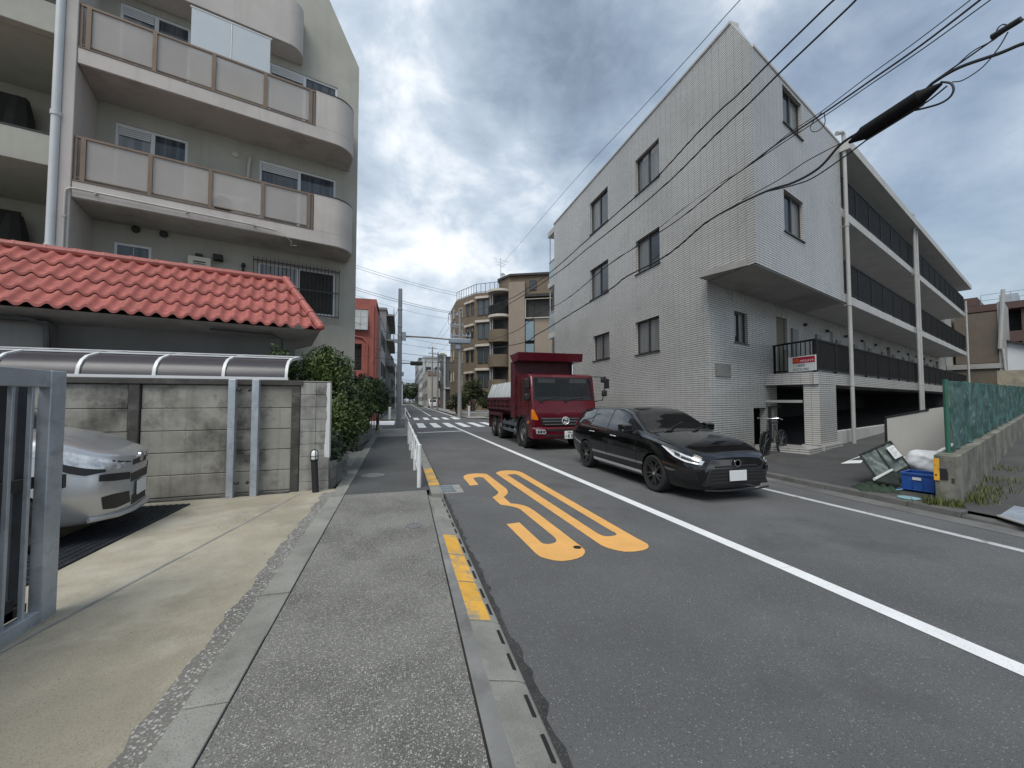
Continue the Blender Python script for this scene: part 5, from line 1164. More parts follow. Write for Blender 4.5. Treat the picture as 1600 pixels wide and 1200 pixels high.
# ---- silver hatchback, nose out of the carport
SF = Fr((-3.12,6.06),(-1,-.24))
sc_ = empty('hatchback', (-4.9,6,.06), 'silver compact car parked nose out under the carport behind the sliding gate', 'car')
ST2 = [(0.00,.24,.24,.32,.48,.29,.79,.22,.865,.885),
       (0.07,.21,.50,.60,.50,.56,.83,.46,.915,.945),
       (0.22,.20,.66,.755,.50,.71,.88,.58,.975,1.0),
       (0.50,.20,.76,.838,.52,.79,.99,.66,1.10,1.14),
       (0.85,.20,.79,.845,.55,.80,1.06,.68,1.19,1.23),
       (1.15,.20,.79,.845,.58,.80,1.09,.67,1.38,1.42),
       (1.60,.20,.79,.845,.60,.80,1.09,.62,1.58,1.63),
       (2.10,.20,.79,.845,.62,.80,1.10,.61,1.66,1.71),
       (3.20,.20,.79,.845,.64,.80,1.12,.60,1.64,1.69),
       (3.60,.24,.77,.83,.64,.78,1.13,.60,1.52,1.56),
       (3.78,.30,.70,.80,.62,.72,1.08,.58,1.20,1.22)]
SFz = Fr(SF.p, (-1,-.24), 1, .06)
B2 = Body(ST2); body = B2.shell(SFz).build('body', M['silver'], None, smooth=32)
cut(body, [arch(SFz,.78,s*.78,.30,.24) for s in (1,-1)]+[arch(SFz,3.2,s*.78,.30,.24) for s in (1,-1)])
body.parent = sc_; body.matrix_parent_inverse = sc_.matrix_basis.inverted()
for u in (.78,3.2):
    for s in (1,-1): wheel(SFz,u,s*.75,.30,.19,sc_,s,rim=M['truck_rim'])
mb = MB(SFz); mb.box(.5,1.08,-.56,.56,.2,.6); mb.build('wheel_well', M['black_plastic'], sc_)
for s in (1,-1):
    mb = MB(SFz); B2.patch(mb,[.03,.16,.34,.60,.95],[4.62,4.50,4.55,4.75,5.02],[5.62,5.85,5.88,5.72,5.42],s,.006,nu=26); h = mb.build('headlight', M['lens'], sc_, smooth=60)
    mb = MB(SFz); B2.patch(mb,[.12,.24,.38,.52],[4.44,4.24,4.30,4.62],[4.58,4.58,4.60,4.70],s,.011,nu=10); mb.build('lamp', M['black_plastic'], h, smooth=60)
    mb = MB(SFz); B2.patch(mb,[1.55,1.9,2.3],[5.3,5.2,5.2],[6.2,6.75,6.85],s,.006); B2.patch(mb,[2.4,3.3],[5.2,5.3],[6.85,6.7],s,.006); mb.build('side_window', M['car_glass'], sc_, smooth=60)
    mb = MB(SFz); y, z = B2.pt(1.45,5.3); mb.box(1.36,1.50,s*(y+.04),s*(y+.24),z+.02,z+.20); mb.build('wing_mirror', M['silver'], sc_, bev=.04)
    mb = MB(SFz); B2.patch(mb,[.004,.05,.14],[5.30,5.28,5.45],[5.62,5.64,5.68],s,.005,nu=10); mb.build('upper_grille', M['black_plastic'], sc_, smooth=60)
    mb = MB(SFz); B2.patch(mb,[.002,.06,.15],[3.85,3.86,3.92],[4.36,4.36,4.30],s,.006,nu=12); mb.build('middle_grille', M['black_plastic'], sc_, smooth=60)
    mb = MB(SFz); B2.patch(mb,[.002,.06,.13],[2.30,2.32,2.42],[3.02,3.02,2.95],s,.006,nu=12); mb.build('lower_grille', M['black_plastic'], sc_, smooth=60)
mb = MB(SFz); mb.box(-.006,.02,-.24,.24,.765,.83); mb.box(-.006,.02,-.25,.25,.30,.41); mb.box(-.006,.02,-.30,.30,.575,.675); mb.build('grille_insert', M['black_plastic'], sc_, bev=.004)
mb = MB(SFz); B2.patch(mb,[.84,1.0,1.60,1.7],[7.1,7.0,7.0,7.3],[9,9,9,9],1,.006); B2.patch(mb,[.84,1.0,1.60,1.7],[7.1,7.0,7.0,7.3],[9,9,9,9],-1,.006); mb.build('windscreen', M['car_glass'], sc_, smooth=60)
mb = MB(SFz); mb.lathe((-.012,0,.845),[(.062,-.01),(.062,.012),(.046,.014),(.046,-.008)],20,ax=0); mb.lathe((-.014,0,.845),[(.02,-.01),(.02,.01),(.001,.012)],10,ax=0); mb.build('badge', M['chrome'], sc_)
mb = MB(SFz); mb.box(-.035,-.022,-.165,.165,.40,.565); mb.build('number_plate', M['num_plate'], sc_, bev=.004)
mb = MB(SFz); mb.tube([(.22,-.70,.26),(.05,-.50,.25),(-.02,-.25,.25),(-.03,0,.25),(-.02,.25,.25),(.05,.50,.25),(.22,.70,.26)],.03,8); mb.build('lip', M['silver'], sc_)
# ---- bicycle half hidden behind the black car
bk = empty('bicycle', (9.9,8.6,.1), 'bicycle with silver handlebar leaning by the tiled block entry behind the black car', 'bicycle')
BF = Fr((9.55,8.55), AL, 1, .09)
M['bike'] = mat('bike', (.03,.03,.035), .4)
for u in (0,1.06):
    mb = MB(BF); mb.lathe((u,0,.33),[(.33,-.018),(.335,0),(.33,.018),(.30,.015),(.30,-.015),(.33,-.018)],28,ax=1); w_ = mb.build('wheel', M['rubber'], bk)
    mb = MB(BF)
    for k in range(12): a = k*math.pi/6; mb.tube([(u,0,.33),(u+.31*math.cos(a),0,.33+.31*math.sin(a))],.0025,4)
    mb.build('spokes', M['chrome'], w_)
mb = MB(BF); mb.tube([(0,0,.33),(.10,0,.62),(.17,0,.86)],.016,8); mb.tube([(.13,0,.72),(.48,0,.36),(.62,0,.82)],.016,8); mb.tube([(.48,0,.33),(1.06,0,.33)],.012,6); mb.tube([(.60,0,.78),(1.06,0,.33)],.011,6); mb.build('frame', M['bike'], bk)
mb = MB(BF); mb.box(.50,.74,-.07,.07,.86,.91); mb.build('saddle', M['bike'], bk, bev=.025)
mb = MB(BF); mb.tube([(.17,0,.86),(.14,0,1.0)],.013,8); mb.tube([(.34,-.30,.98),(.20,-.26,1.02),(.12,-.1,1.0),(.12,.1,1.0),(.20,.26,1.02),(.34,.30,.98)],.012,8); mb.build('handlebar', M['chrome'], bk)
# ================================================================ right foreground: wall, fence, rubbish point
def atD(px, py, dep):
    r = ray(px, py); k = dep/(r[0]*math.sin(YAW)+r[1]*math.cos(YAW)); return (r[0]*k, r[1]*k, EYE+r[2]*k)
M['mossy'] = mat('mossy', (.20,.195,.165), .95, .2, 1.6, c2=((.10,.098,.085), .53, 1.7), bump=.5, bs=40, streak=.6, sc=(.05,.05,.042), grime=((.07,.085,.035), .60, 2.6, .07))
WF = Fr((7.62,4.0), AL)
rw = empty('boundary_wall', (7.7,3.95,.05), 'mossy low concrete boundary wall running up the alley under the green fence', 'wall')
mb = MB(WF); mb.prism([(0,-.05),(27,.25),(27,1.16),(0,.79)],0,.24,ax=1); mb.build('core', M['mossy'], rw, bev=.012)
mb = MB(WF); mb.prism([(-.004,.60),(.10,.55),(.14,.66),(.10,.76),(-.004,.75)],.085,.246,ax=1) if 0 else mb.box(-.006,.03,.06,.14,.44,.56); mb.box(-.006,.03,.17,.20,.40,.47); mb.build('dark_patch', M['black_stain'], rw)
mk = empty('hazard_marker', (7.62,3.98,.4), 'orange and black hazard strip fixed to the end of the boundary wall', 'marker')
mb = MB(WF); mb.box(-.022,-.007,-.005,.055,.42,.74); mb.build('strip', mat('hazard', (.70,.36,.03), .5, .1, 5, grime=((.3,.2,.08), .62, 9, .05)), mk, bev=.003)
mb = MB(WF); mb.box(-.012,-.0072,.056,.13,.44,.60); mb.lathe((-.023,.02,.50),[(.012,-.003),(.012,.003),(.001,.004)],8,ax=0); mb.build('black_half', M['black_plastic'], mk)
gf = empty('mesh_fence', WF((.4,.1,.8)), 'green plastic mesh screening fence on posts along the boundary wall', 'fence')
M['green_post'] = mat('green_post', (.03,.12,.08), .5, .1, 4); M['green_net'] = mat('green_net', (.016,.080,.062), .6, .3, 5, c2=((.085,.20,.19), .53, 3.2), bump=.8, bs=18, alpha=.86, grime=((.25,.37,.36), .615, 6.5, .05))
zt = lambda u: .79+.0137*u
for k in range(11):
    u = .42+k*2.0; mb = MB(WF); mb.tube([(u,.10,zt(u)-.05),(u-.02,.10,zt(u)+1.12)],.03,8); mb.build('post', M['green_post'], gf)
mb = MB(WF); vs = []; n = 220; m_ = 6
for i in range(n+1):
    u = .44+20*i/n
    for j in range(m_+1): vs.append((u, .13+.022*math.sin(i*.9+j*.8)+.018*math.sin(i*.37+j*1.7), zt(u)+.03+1.06*j/m_+.01*math.sin(i*.5)))
mb.add(vs, [(i*(m_+1)+j,(i+1)*(m_+1)+j,(i+1)*(m_+1)+j+1,i*(m_+1)+j+1) for i in range(n) for j in range(m_)]); mb.build('net', M['green_net'], gf, smooth=60, raw=True)
mb = MB(WF); 
for dz in (.05,.55,1.09): mb.tube([(.42,.10,zt(.42)+dz),(20.5,.10,zt(20.5)+dz)],.014,6)
mb.build('wire_rails', M['green_post'], gf)
# rubbish point
bd_ = empty('panel_board', (9.75,5.77,.1), 'large plain grey board standing upright beside the rubbish bags', 'board')
BO = Fr((9.70,5.82), (.66,-.60))
M['board'] = mat('board', (.44,.43,.405), .7, .04, 1.2, streak=.15, sc=(.27,.265,.25))
mb = MB(BO); mb.prism([(0,.10),(.86,.12),(.86,1.46),(.66,1.42),(.64,1.38),(0,1.22)],-.03,.0,ax=1); mb.build('sheet', M['board'], bd_)
mb = MB(BO); mb.prism([(-.02,1.225),(.64,1.388),(.64,1.418),(-.02,1.255)],-.045,.012,ax=1); mb.box(-.03,-.002,-.045,.012,.10,1.2); mb.build('edging', M['black_plastic'], bd_)
ct = empty('crate', (8.2,4.5,.09), 'blue plastic crate with a white label beside the boundary wall', 'crate')
M['blue'] = mat('blue', (.018,.085,.33), .4, .08, 5, grime=((.12,.19,.38), .66, 8, .05))
CT = Fr((8.13,4.70), (.27,-.96), 1, .085)
mb = MB(CT); W2, D2, H2 = .39, .46, .30
for (a,b,c,d) in ((0,W2,-.018,0),(0,W2,-D2,-D2+.018),(0,.018,-D2+.018,-.018),(W2-.018,W2,-D2+.018,-.018)): mb.box(a,b,c,d,.02,H2-.02)
mb.box(.015,W2-.015,-D2+.015,-.015,.015,.03); mb.build('walls', M['blue'], ct, bev=.004)
mb = MB(CT)
for (a,b,c,d) in ((-.015,W2+.015,-.02,.016),(-.015,W2+.015,-D2-.016,-D2+.02),(-.015,.02,-D2+.02,-.02),(W2-.02,W2+.015,-D2+.02,-.02)): mb.box(a,b,c,d,H2-.022,H2+.01)
for u in (.0,.125,.25,W2-.012): mb.box(u,u+.012,.0,.011,.03,H2-.022)
mb.box(.0,W2,.0,.011,.03,.045); mb.build('rim', M['blue'], ct, bev=.003)
mb = MB(CT); mb.box(.135,.24,.0115,.014,.20,.245); mb.build('label', M['num_plate'], ct)
M['bag'] = mat('bag', (.78,.79,.80), .3, .06, 6, bump=.7, bs=12)
def blob(c, r, seed, name, m, parent=None, squash=.8):
    q = np.random.default_rng(seed); bm = bmesh.new(); bmesh.ops.create_icosphere(bm, subdivisions=4, radius=1); ph = q.random((6,4))*6.28; fr = q.normal(size=(6,3))*2.3
    for v in bm.verts:
        p = np.array(v.co); d = sum(.055*math.sin(float(fr[i]@p)+ph[i,0]) for i in range(6))+.035*abs(math.sin(9*p[0]+4*p[2]+ph[0,1]))-.05*abs(math.sin(5*p[1]+3*p[2]+ph[1,2])); p = p*(1+d)
        v.co = (c[0]+p[0]*r[0], c[1]+p[1]*r[1], max(c[2]-r[2]*squash, c[2]+p[2]*r[2]))
    me = bpy.data.meshes.new(name); bm.to_mesh(me); bm.free(); me.materials.append(m); me.shade_smooth(); boxuv(me)
    o = bpy.data.objects.new(name, me); COL.objects.link(o)
    if parent: o.parent = parent
    return o
for (px, py, dp, r, sd_, lb_) in ((1452,722,7.4,(.36,.30,.24),4,'plump white rubbish bag behind the blue crate, the nearest bag'),(1477,711,8.0,(.30,.30,.22),9,'greyish rubbish bag under the fence post behind the white bag'),(1430,726,7.7,(.22,.22,.2),14,'small white rubbish bag at the foot of the grey board')):
    c = atD(px,py,dp); o = blob((c[0],c[1],max(c[2],.1+r[2]*.8)), r, sd_, 'rubbish_bag', M['bag']); tag(o, lb_, 'rubbish bag', 'rubbish bags by the wall')
nt_ = empty('net_frame', (8.1,5.8,.1), 'tilted dark green net frame with a white notice at the rubbish point', 'net frame')
A_, B_, C_, D_ = [Vector(q) for q in (atD(1344,711,7.35), atD(1391,690,7.75), atD(1420,729,7.35), atD(1374,753,6.85))]
M['net_dark'] = mat('net_dark', (.018,.026,.020), .8, .3, 8, bump=.4); M['net_sheet'] = mat('net_sheet', (.10,.125,.115), .35, .3, 6, c2=((.26,.29,.28), .58, 6), bump=.7, bs=10)
mb = MB(); mb.tube([A_,B_],.022,6); mb.tube([B_,C_],.022,6); mb.tube([C_,D_],.022,6); mb.tube([D_,A_],.022,6); mb.tube([A_.lerp(B_,.5),D_.lerp(C_,.5)],.014,6); mb.build('frame', M['net_dark'], nt_)
mb = MB(); vs = []; n = 14
for i in range(n+1):
    for j in range(n+1):
        p = A_.lerp(B_,i/n).lerp(D_.lerp(C_,i/n), j/n); vs.append((p.x,p.y,p.z-.06*math.sin(math.pi*i/n)*math.sin(math.pi*j/n)+.018*math.sin(i*2.1+j)*math.sin(j*1.3)))
mb.add(vs,[(i*(n+1)+j,(i+1)*(n+1)+j,(i+1)*(n+1)+j+1,i*(n+1)+j+1) for i in range(n) for j in range(n)]); mb.build('netting', M['net_sheet'], nt_, smooth=60, raw=True)
mb = MB(); U_, V_ = (B_-A_), (D_-A_); N_ = U_.cross(V_).normalized(); N_ = N_ if N_.z > 0 else -N_
P_ = lambda a, b: tuple(A_+U_*a+V_*b+N_*.03)
mb.quad(P_(.72,.16),P_(.96,.16),P_(.96,.62),P_(.72,.62)); mb.build('notice', M['num_plate'], nt_, smooth=0)
mb = MB()
for k in range(6): b = .24+k*.055; mb.quad(*[tuple(Vector(P_(x,y))+N_*.004) for x, y in ((.76,b),(.92-.05*(k%3),b),(.92-.05*(k%3),b+.015),(.76,b+.015))])
mb.build('notice_text', mat('faint_ink', (.35,.38,.42), .6), nt_, smooth=0)
fl = empty('folded_net', (7.9,4.9,.09), 'folded black net and mat lying in front of the tilted net frame', 'net')
q = [Vector(a) for a in (atD(1366,750,6.7), atD(1394,735,7.1), atD(1412,742,6.95), atD(1404,757,6.7))]
mb = MB(); mb.loft([[tuple(p) for p in q],[(p.x,p.y,p.z-.03) for p in q]]); mb.build('mat', M['net_dark'], fl)
mb = MB(); mb.tube([q[0]+Vector((0,0,.01)),q[1]+Vector((0,0,.01))],.022,6); mb.build('mat_edge', M['num_plate'], fl)
mb = MB(); n = 16; vs = []
c0, c1 = G(1347,766,.09), G(1412,770,.09)
for i in range(n+1):
    for j in range(7):
        a = Vector(c0).lerp(Vector(c1), i/n); hh = .10*math.sin(math.pi*i/n)**.5*math.sin(math.pi*j/6)*(1+.5*math.sin(i*1.7+j)); vs.append((a.x+.04*j-.05, a.y+.055*j-.02+.02*math.sin(i*1.3), .085+max(0,hh)))
mb.add(vs,[(i*7+j,(i+1)*7+j,(i+1)*7+j+1,i*7+j+1) for i in range(n) for j in range(6)]); mb.build('net_heap', mat('net_green', (.022,.042,.024), .85, .3, 9, bump=.6, bs=60), fl, smooth=60, raw=True)
M['tray_blue'] = mat('tray_blue', (.22,.42,.62), .4); M['tray_pale'] = mat('tray_pale', (.25,.42,.46), .45)
c = G(1399,764,.1); mb = MB(); mb.tube([(c[0]+.11*math.cos(t)*1.2,c[1]+.07*math.sin(t),.105) for t in [k*.4488 for k in range(15)]],.012,6); mb.tube([(c[0]-.10,c[1]+.04,.105),(c[0]-.17,c[1]+.14,.105)],.012,6); tag(mb.build('plastic_hook', M['tray_blue']), 'light blue plastic hook ring lying before the folded net', 'hook')
c = G(1420,778,.09); mb = MB(); mb.lathe((c[0],c[1],.085),[(.13,0),(.135,.012),(.12,.014),(.001,.010)],20); tag(mb.build('plastic_dish', M['tray_pale']), 'pale turquoise plastic dish lying flat near the kerb', 'dish')
# weeds
def grass(name, spots, n, m, seed, h=.22, kind='stuff'):
    rg = np.random.default_rng(seed); V = []
    for i in range(n):
        s = spots[rg.integers(len(spots))]; x, y = rg.normal(s[0],s[2]), rg.normal(s[1],s[2]); l = h*(.4+.9*rg.random()); a = rg.random()*6.28; b = .55*l*rg.random(); w_ = .006+.006*rg.random(); t = a+1.57; z = s[3]
        V.append([(x-w_*math.cos(t),y-w_*math.sin(t),z),(x+w_*math.cos(t),y+w_*math.sin(t),z),(x+.5*b*math.cos(a)+w_*.6*math.cos(t),y+.5*b*math.sin(a)+w_*.6*math.sin(t),z+l*.6),(x+b*math.cos(a),y+b*math.sin(a),z+l*.95)])
    mb = MB()
    for q in V: mb.add(q,[(0,1,2,3)])
    o = mb.build(name, m, smooth=0, raw=True); o['kind'] = kind; return o
M['weed'] = mat('weed', (.075,.10,.022), .6, .3, 9, c2=((.16,.15,.045), .58, 7)); 
tag(grass('weeds', [(7.58,3.88,.06,.07),(7.50,3.98,.05,.07),(7.68,3.80,.04,.07)], 300, M['weed'], 3, .12), 'green weeds at the kerb end of the boundary wall')
tag(grass('weeds', [(8.5,4.02,.12,.08),(8.9,4.1,.15,.09),(9.4,4.25,.2,.10),(8.2,3.9,.1,.08),(10.5,4.7,.25,.12),(12,5.2,.3,.16)], 420, M['weed'], 5, .13), 'straggling weeds along the outer foot of the boundary wall')
st_ = empty('steel_ramp', (8.0,2.75,.08), 'grey steel edged gutter plate on the ground right of the boundary wall', 'plate')
mb = MB(); a = [G(1560,806,.10),G(1625,826,.10),G(1640,800,.12),G(1585,790,.12)]; mb.poly(a); mb.build('plate', M['galv'], st_, smooth=0)
mb = MB(); mb.tube([a[0],a[1]],.018,6); mb.build('edge', M['pvc'], st_)
# ---------------------------------------------------------------- beyond the alley
M['brown_tile'] = mat('brown_tile', (.15,.12,.088), .6, .1, 1, tile=(.12,.12,.012,(.10,.085,.07),0), c2=((.11,.09,.07), .56, .7))
tw = empty('stair_tower', (45,20,1), 'brown tiled outside stair tower at the far end of the alley', 'stair tower')
TW_ = Fr((44.3,21.9), (.34,-.94))
mb = MB(TW_); mb.box(.15,2.6,-4,0,1,4.1); mb.box(.3,2.6,-4,.0,4.55,8.6); mb.build('wall', M['brown_tile'], tw, smooth=0)
mb = MB(TW_); mb.box(-.2,2.9,-4,.15,4.1,4.5); mb.box(2.6,2.95,-4,.1,1,9.3); mb.box(-.45,.12,-3,-.02,1,9.4); mb.build('frame', M['soffit'], tw)
mb = MB(TW_); mb.tube([(2.65,.22,5.6),(2.95,.22,10.2)],.12,8); mb.tube([(3.0,.22,1.2),(2.8,.22,5.6)],.07,8); mb.build('pipe', M['pvc'], tw)
wh = empty('white_house', (50,18,1), 'small white house with a lean to roof behind the green fence', 'house')
WH = Fr((46.0,19.7), (.34,-.94))
M['wh_wall'] = mat('wh_wall', (.60,.62,.64), .7, .05, 1)
mb = MB(WH); mb.prism([(0,1),(0,6.3),(2.2,5.4),(2.2,4.9),(5,4.2),(5,1)],-5,0,ax=1); mb.build('wall', M['wh_wall'], wh)
mb = MB(WH); mb.prism([(-.1,6.35),(2.3,5.37),(2.3,5.52),(-.1,6.5)],-5.2,.3,ax=1); mb.build('roof', M['dark_alu'], wh)
mb = MB(WH); mb.box(1.5,1.9,.003,.05,3.9,4.9); mb.build('window', M['glass_dark'], wh)
gw_ = empty('garden_wall', (42,16,1), 'stained beige garden wall in front of the white house', 'wall')
mb = MB(Fr((41.2,17.9), (.34,-.94))); mb.box(0,7,-.3,0,1,3.7); mb.build('face', mat('beige_stain', (.34,.31,.23), .9, .15, 1, grime=((.18,.17,.14), .55, .6, .08)), gw_)
bb = empty('brown_building', (62,26,1), 'rust brown apartment building with dark open galleries far behind the stair tower', 'building')
BB = Fr((58,32), (.34,-.94))
M['rust'] = mat('rust', (.085,.05,.042), .8, .12, .6)
mb = MB(BB); mb.box(-8,30,-12,-2.5,1,11)
for z in (1.8,4.7,7.6): mb.box(-8,30,-2.49,0,z,z+1.1)
for u in (-8,2,8,14,20): mb.box(u,u+1.1,-2.48,-.01,1,11)
mb.box(-8,30,-12,.4,11,11.7); mb.box(-8,5.2,-12,.41,11.71,12.6); mb.build('frame', M['rust'], bb, smooth=0)
mb = MB(BB); mb.box(3.2,30,-2.45,-2.4,1,10.9); mb.build('gallery_shade', M['black_and_shade'], bb)  # dark sheet on the back wall, the galleries' shade put into its colour
mb = MB(BB)
for z in (12.2,12.8): mb.tube([(5.4,0,z),(30,0,z)],.03,5)
for k in range(13): mb.tube([(5.4+k*2,0,11.7),(5.4+k*2,0,12.8)],.03,5)
mb.box(6.5,7.8,-5,-2,11.71,12.9); mb.box(9,10.5,-5,-2,11.71,12.6); mb.build('roof_rail', M['galv'], bb)

# ================================================================ across the junction
M['brick_tan'] = mat('brick_tan', (.175,.135,.09), .8, .12, .7, tile=(.22,.075,.008,(.12,.09,.06),.5), streak=.2, sc=(.12,.09,.06))
M['beige_wall'] = mat('beige_wall', (.29,.235,.185), .8, .06, .6, tile=(.3,.1,.006,(.22,.18,.14),.5), streak=.15, sc=(.2,.165,.13))
M['trim_pale'] = mat('trim_pale', (.52,.47,.40), .7, .05)
M['glass_sky'] = glass_mat('glass_sky', (.05,.065,.075), .03); M['glass_rail'] = mat('glass_rail', (.22,.30,.34), .08, .05, coat=.6)
tb = empty('brick_apartments', (12,48,0), 'tan brick apartment building with rounded balconies and a roof terrace across the junction', 'building')
PT = [(7.0,58),(6.95,51.6),(8.75,47.3),(10.7,45.9),(12.1,44.2),(16.6,42.0),(21,48),(14,60)]
mb = MB(); mb.prism(PT[:5]+[(13.0,60)],0,14.6); mb.build('wall', M['brick_tan'], tb, smooth=0)
mb = MB(); mb.prism([(11.4,46.3),(12.14,44.25),(16.6,42.05),(21,48),(15,56)],0,16.0); mb.build('upper_block', M['brick_tan'], tb, smooth=0)
mb = MB(); mb.prism([(11.2,46.2),(12.1,43.9),(16.8,41.7),(21.3,48),(15,56.4)],16.003,16.25); mb.build('roof', M['dark_alu'], tb, smooth=0)
F1 = Fr(PT[1],(PT[2][0]-PT[1][0],PT[2][1]-PT[1][1])); F2 = Fr(PT[2],(PT[3][0]-PT[2][0],PT[3][1]-PT[2][1])); F3 = Fr(PT[3],(PT[4][0]-PT[3][0],PT[4][1]-PT[3][1])); F4 = Fr((12.14,44.22),(4.46,-2.2)); F0 = Fr(PT[0],(PT[1][0]-PT[0][0],PT[1][1]-PT[0][1]))
def pwin(fr, u0, u1, z0, z1, par, fm, gm, pr=.06, hood=None, mull=True, name='window'):
    mb = MB(fr); w_ = .07; mb.box(u0,u1,.004,pr,z0,z0+w_); mb.box(u0,u1,.004,pr,z1-w_,z1); mb.box(u0,u0+w_,.004,pr,z0+w_,z1-w_); mb.box(u1-w_,u1,.004,pr,z0+w_,z1-w_)
    if mull: mb.box((u0+u1)/2-w_*.5,(u0+u1)/2+w_*.5,.004,pr,z0+w_,z1-w_)
    f = mb.build(name, fm, par, smooth=0)
    mb = MB(fr); mb.box(u0+w_,u1-w_,.004,.03,z0+w_,z1-w_); mb.build('pane', gm, f, smooth=0)
    if hood: mb = MB(fr); mb.box(u0-.2,u1+.2,.004,.28,z1+.16,z1+.42); mb.build('hood', hood, f, smooth=0)
for k, z in enumerate((3.4,6.3,9.2,12.1)):
    for u, w_ in ((.75,.9),(2.6,.55),(3.7,.5)): pwin(F1,u,u+w_,z,z+1.3,tb,M['trim_pale'] if u < 1 else M['dark_alu'],M['glass_dark'],hood=None if u < 1 else M['trim_pale'],mull=False)
    pwin(F2,.30,1.02,z-.3,z+1.6,tb,M['dark_alu'],M['glass_sky'],hood=None,mull=False); pwin(F2,1.14,1.82,z-.3,z+1.6,tb,M['dark_alu'],M['glass_sky'],hood=None,mull=False)
    mb = MB(F2); mb.box(.05,2.0,.004,.35,z+1.72,z+2.0); mb.build('lintel', M['trim_pale'], tb, bev=.02)
    # balcony bay
    mb = MB(F3); mb.box(.1,2.1,.003,.05,z-.45,z+1.9); mb.build('bay_shade', M['black_and_shade'], tb, smooth=0)  # dark sheet on the flat wall, painted as the shade of a recess
    pwin(F3,.9,1.9,z-.4,z+1.5,tb,M['dark_alu'],M['glass_sky'],pr=.10,name='balcony_door',mull=False)
    mb = MB(F3); pts = [(-.4,.05)]+[(.9-1.35*math.cos(a),.15+1.15*math.sin(a)) for a in [math.pi*i/10 for i in range(11)]]+[(2.4,.05)]
    mb.prism(pts,z-.85,z-.55); s_ = mb.build('balcony', M['brick_tan'] if k < 3 else M['trim_pale'], tb, smooth=40)
    arcp = [(.9-1.35*math.cos(a),.15+1.15*math.sin(a)) for a in [math.pi*i/12 for i in range(13)]]
    mb = MB(F3); mb.loft([[(u,v,z-.55),(u,v,z+.55),(u+(.9-u)*.08,v*.9,z+.55),(u+(.9-u)*.08,v*.9,z-.55)] for u, v in arcp]); mb.build('parapet', M['black_rail'] if k == 3 else M['brick_tan'], s_, smooth=50)
    mb = MB(F3); mb.tube([(-.1,.55,z+.5),(-.1,.55,z+2.1)],.09,8); mb.tube([(.35,.75,z+.5),(.35,.75,z+2.1)],.06,8); mb.build('post', M['pvc'], s_)
for k, z in enumerate((1.2,4.1,7.0,9.9,12.6)):
    pwin(F0,1.0,1.9,z,z+1.3,tb,M['trim_pale'],M['glass_dark']); pwin(F0,3.8,4.6,z,z+1.3,tb,M['trim_pale'],M['glass_dark'])
mb = MB(F3); mb.prism([(-.5,.05)]+[(.9-1.5*math.cos(a),.15+1.3*math.sin(a)) for a in [math.pi*i/10 for i in range(11)]]+[(2.4,.05)],14.2,14.45); mb.build('canopy', M['trim_pale'], tb)
mb = MB(F4); mb.box(.02,1.9,.004,.5,0,15.2); mb.box(3.0,5.0,.004,.35,0,10.8); mb.build('stair_wall', M['beige_wall'], tb, smooth=0)
mb = MB(F4); mb.box(1.95,5.1,.004,.6,13.4,13.7); mb.box(1.92,2.95,.004,.08,0,13.3); mb.box(3.0,5,.004,.06,10.85,13.3); mb.build('gallery', M['black_and_shade'], tb)  # roof slab, and dark sheets with the gallery shade painted in
mb = MB(F4); mb.box(2.0,5.0,.5,.56,13.1,13.16); mb.box(2.0,5.0,.5,.56,10.9,11.0); mb.box(1.95,2.02,.2,.55,10.9,13.1); mb.build('gallery_rail', M['trim_pale'], tb)
for z in (6.8,9.4,3.9):
    mb = MB(F4); mb.box(1.98,2.92,.30,.36,z-1.0,z+1.2); mb.build('glass_balustrade', M['glass_rail'], tb, smooth=0)
pwin(F4,2.4,3.2,14.3,15.4,tb,M['dark_alu'],M['glass_sky'])
# roof terrace railing
mb = MB(); edge = [PT[1],PT[2],PT[3],(11.3,45.1)]
mb2 = MB()
for a, b in zip(edge[:-1],edge[1:]):
    n = max(2,int(math.hypot(b[0]-a[0],b[1]-a[1])/.55))
    for zz_ in (14.75,15.75): mb.tube([(a[0]+.1,a[1]+.1,zz_),(b[0]+.1,b[1]+.1,zz_)],.035,5)
    for i in range(n+1): x = a[0]+(b[0]-a[0])*i/n+.1; y = a[1]+(b[1]-a[1])*i/n+.1; mb.tube([(x,y,14.6),(x,y,15.75)],.03,5)
tr = mb.build('terrace_railing', M['dark_alu'], tb)
ant = empty('tv_antenna', (11.6,45.8,15), 'thin television antenna mast on the brick apartment roof', 'antenna')
mb = MB(); mb.tube([(11.6,46.2,14.6),(11.6,46.2,18.9)],.035,6); 
for z, l in ((18.6,1.0),(18.2,.7),(17.9,.5)): mb.tube([(11.6-l,46.2-.2,z+.1),(11.6+l,46.2+.2,z-.05)],.018,5)
for k in range(5): mb.tube([(11.0+.28*k,45.8+.1*k,18.4),(11.0+.28*k-.1,46.4+.1*k,18.55)],.012,4)
mb.build('mast', M['galv'], ant)
ds = empty('satellite_dish', (11.7,45.4,16), 'white satellite dish beside the antenna mast', 'dish')
mb = MB(); mb.lathe((11.75,45.7,16.5),[(.001,.14),(.2,.11),(.36,.02),(.37,.0),(.2,.08),(.001,.10)],16,ax=1); mb.build('reflector', M['white_paint'], ds); mb = MB(); mb.tube([(11.75,45.8,15.9),(11.75,45.8,16.4)],.04,6); mb.build('bracket', M['galv'], ds)
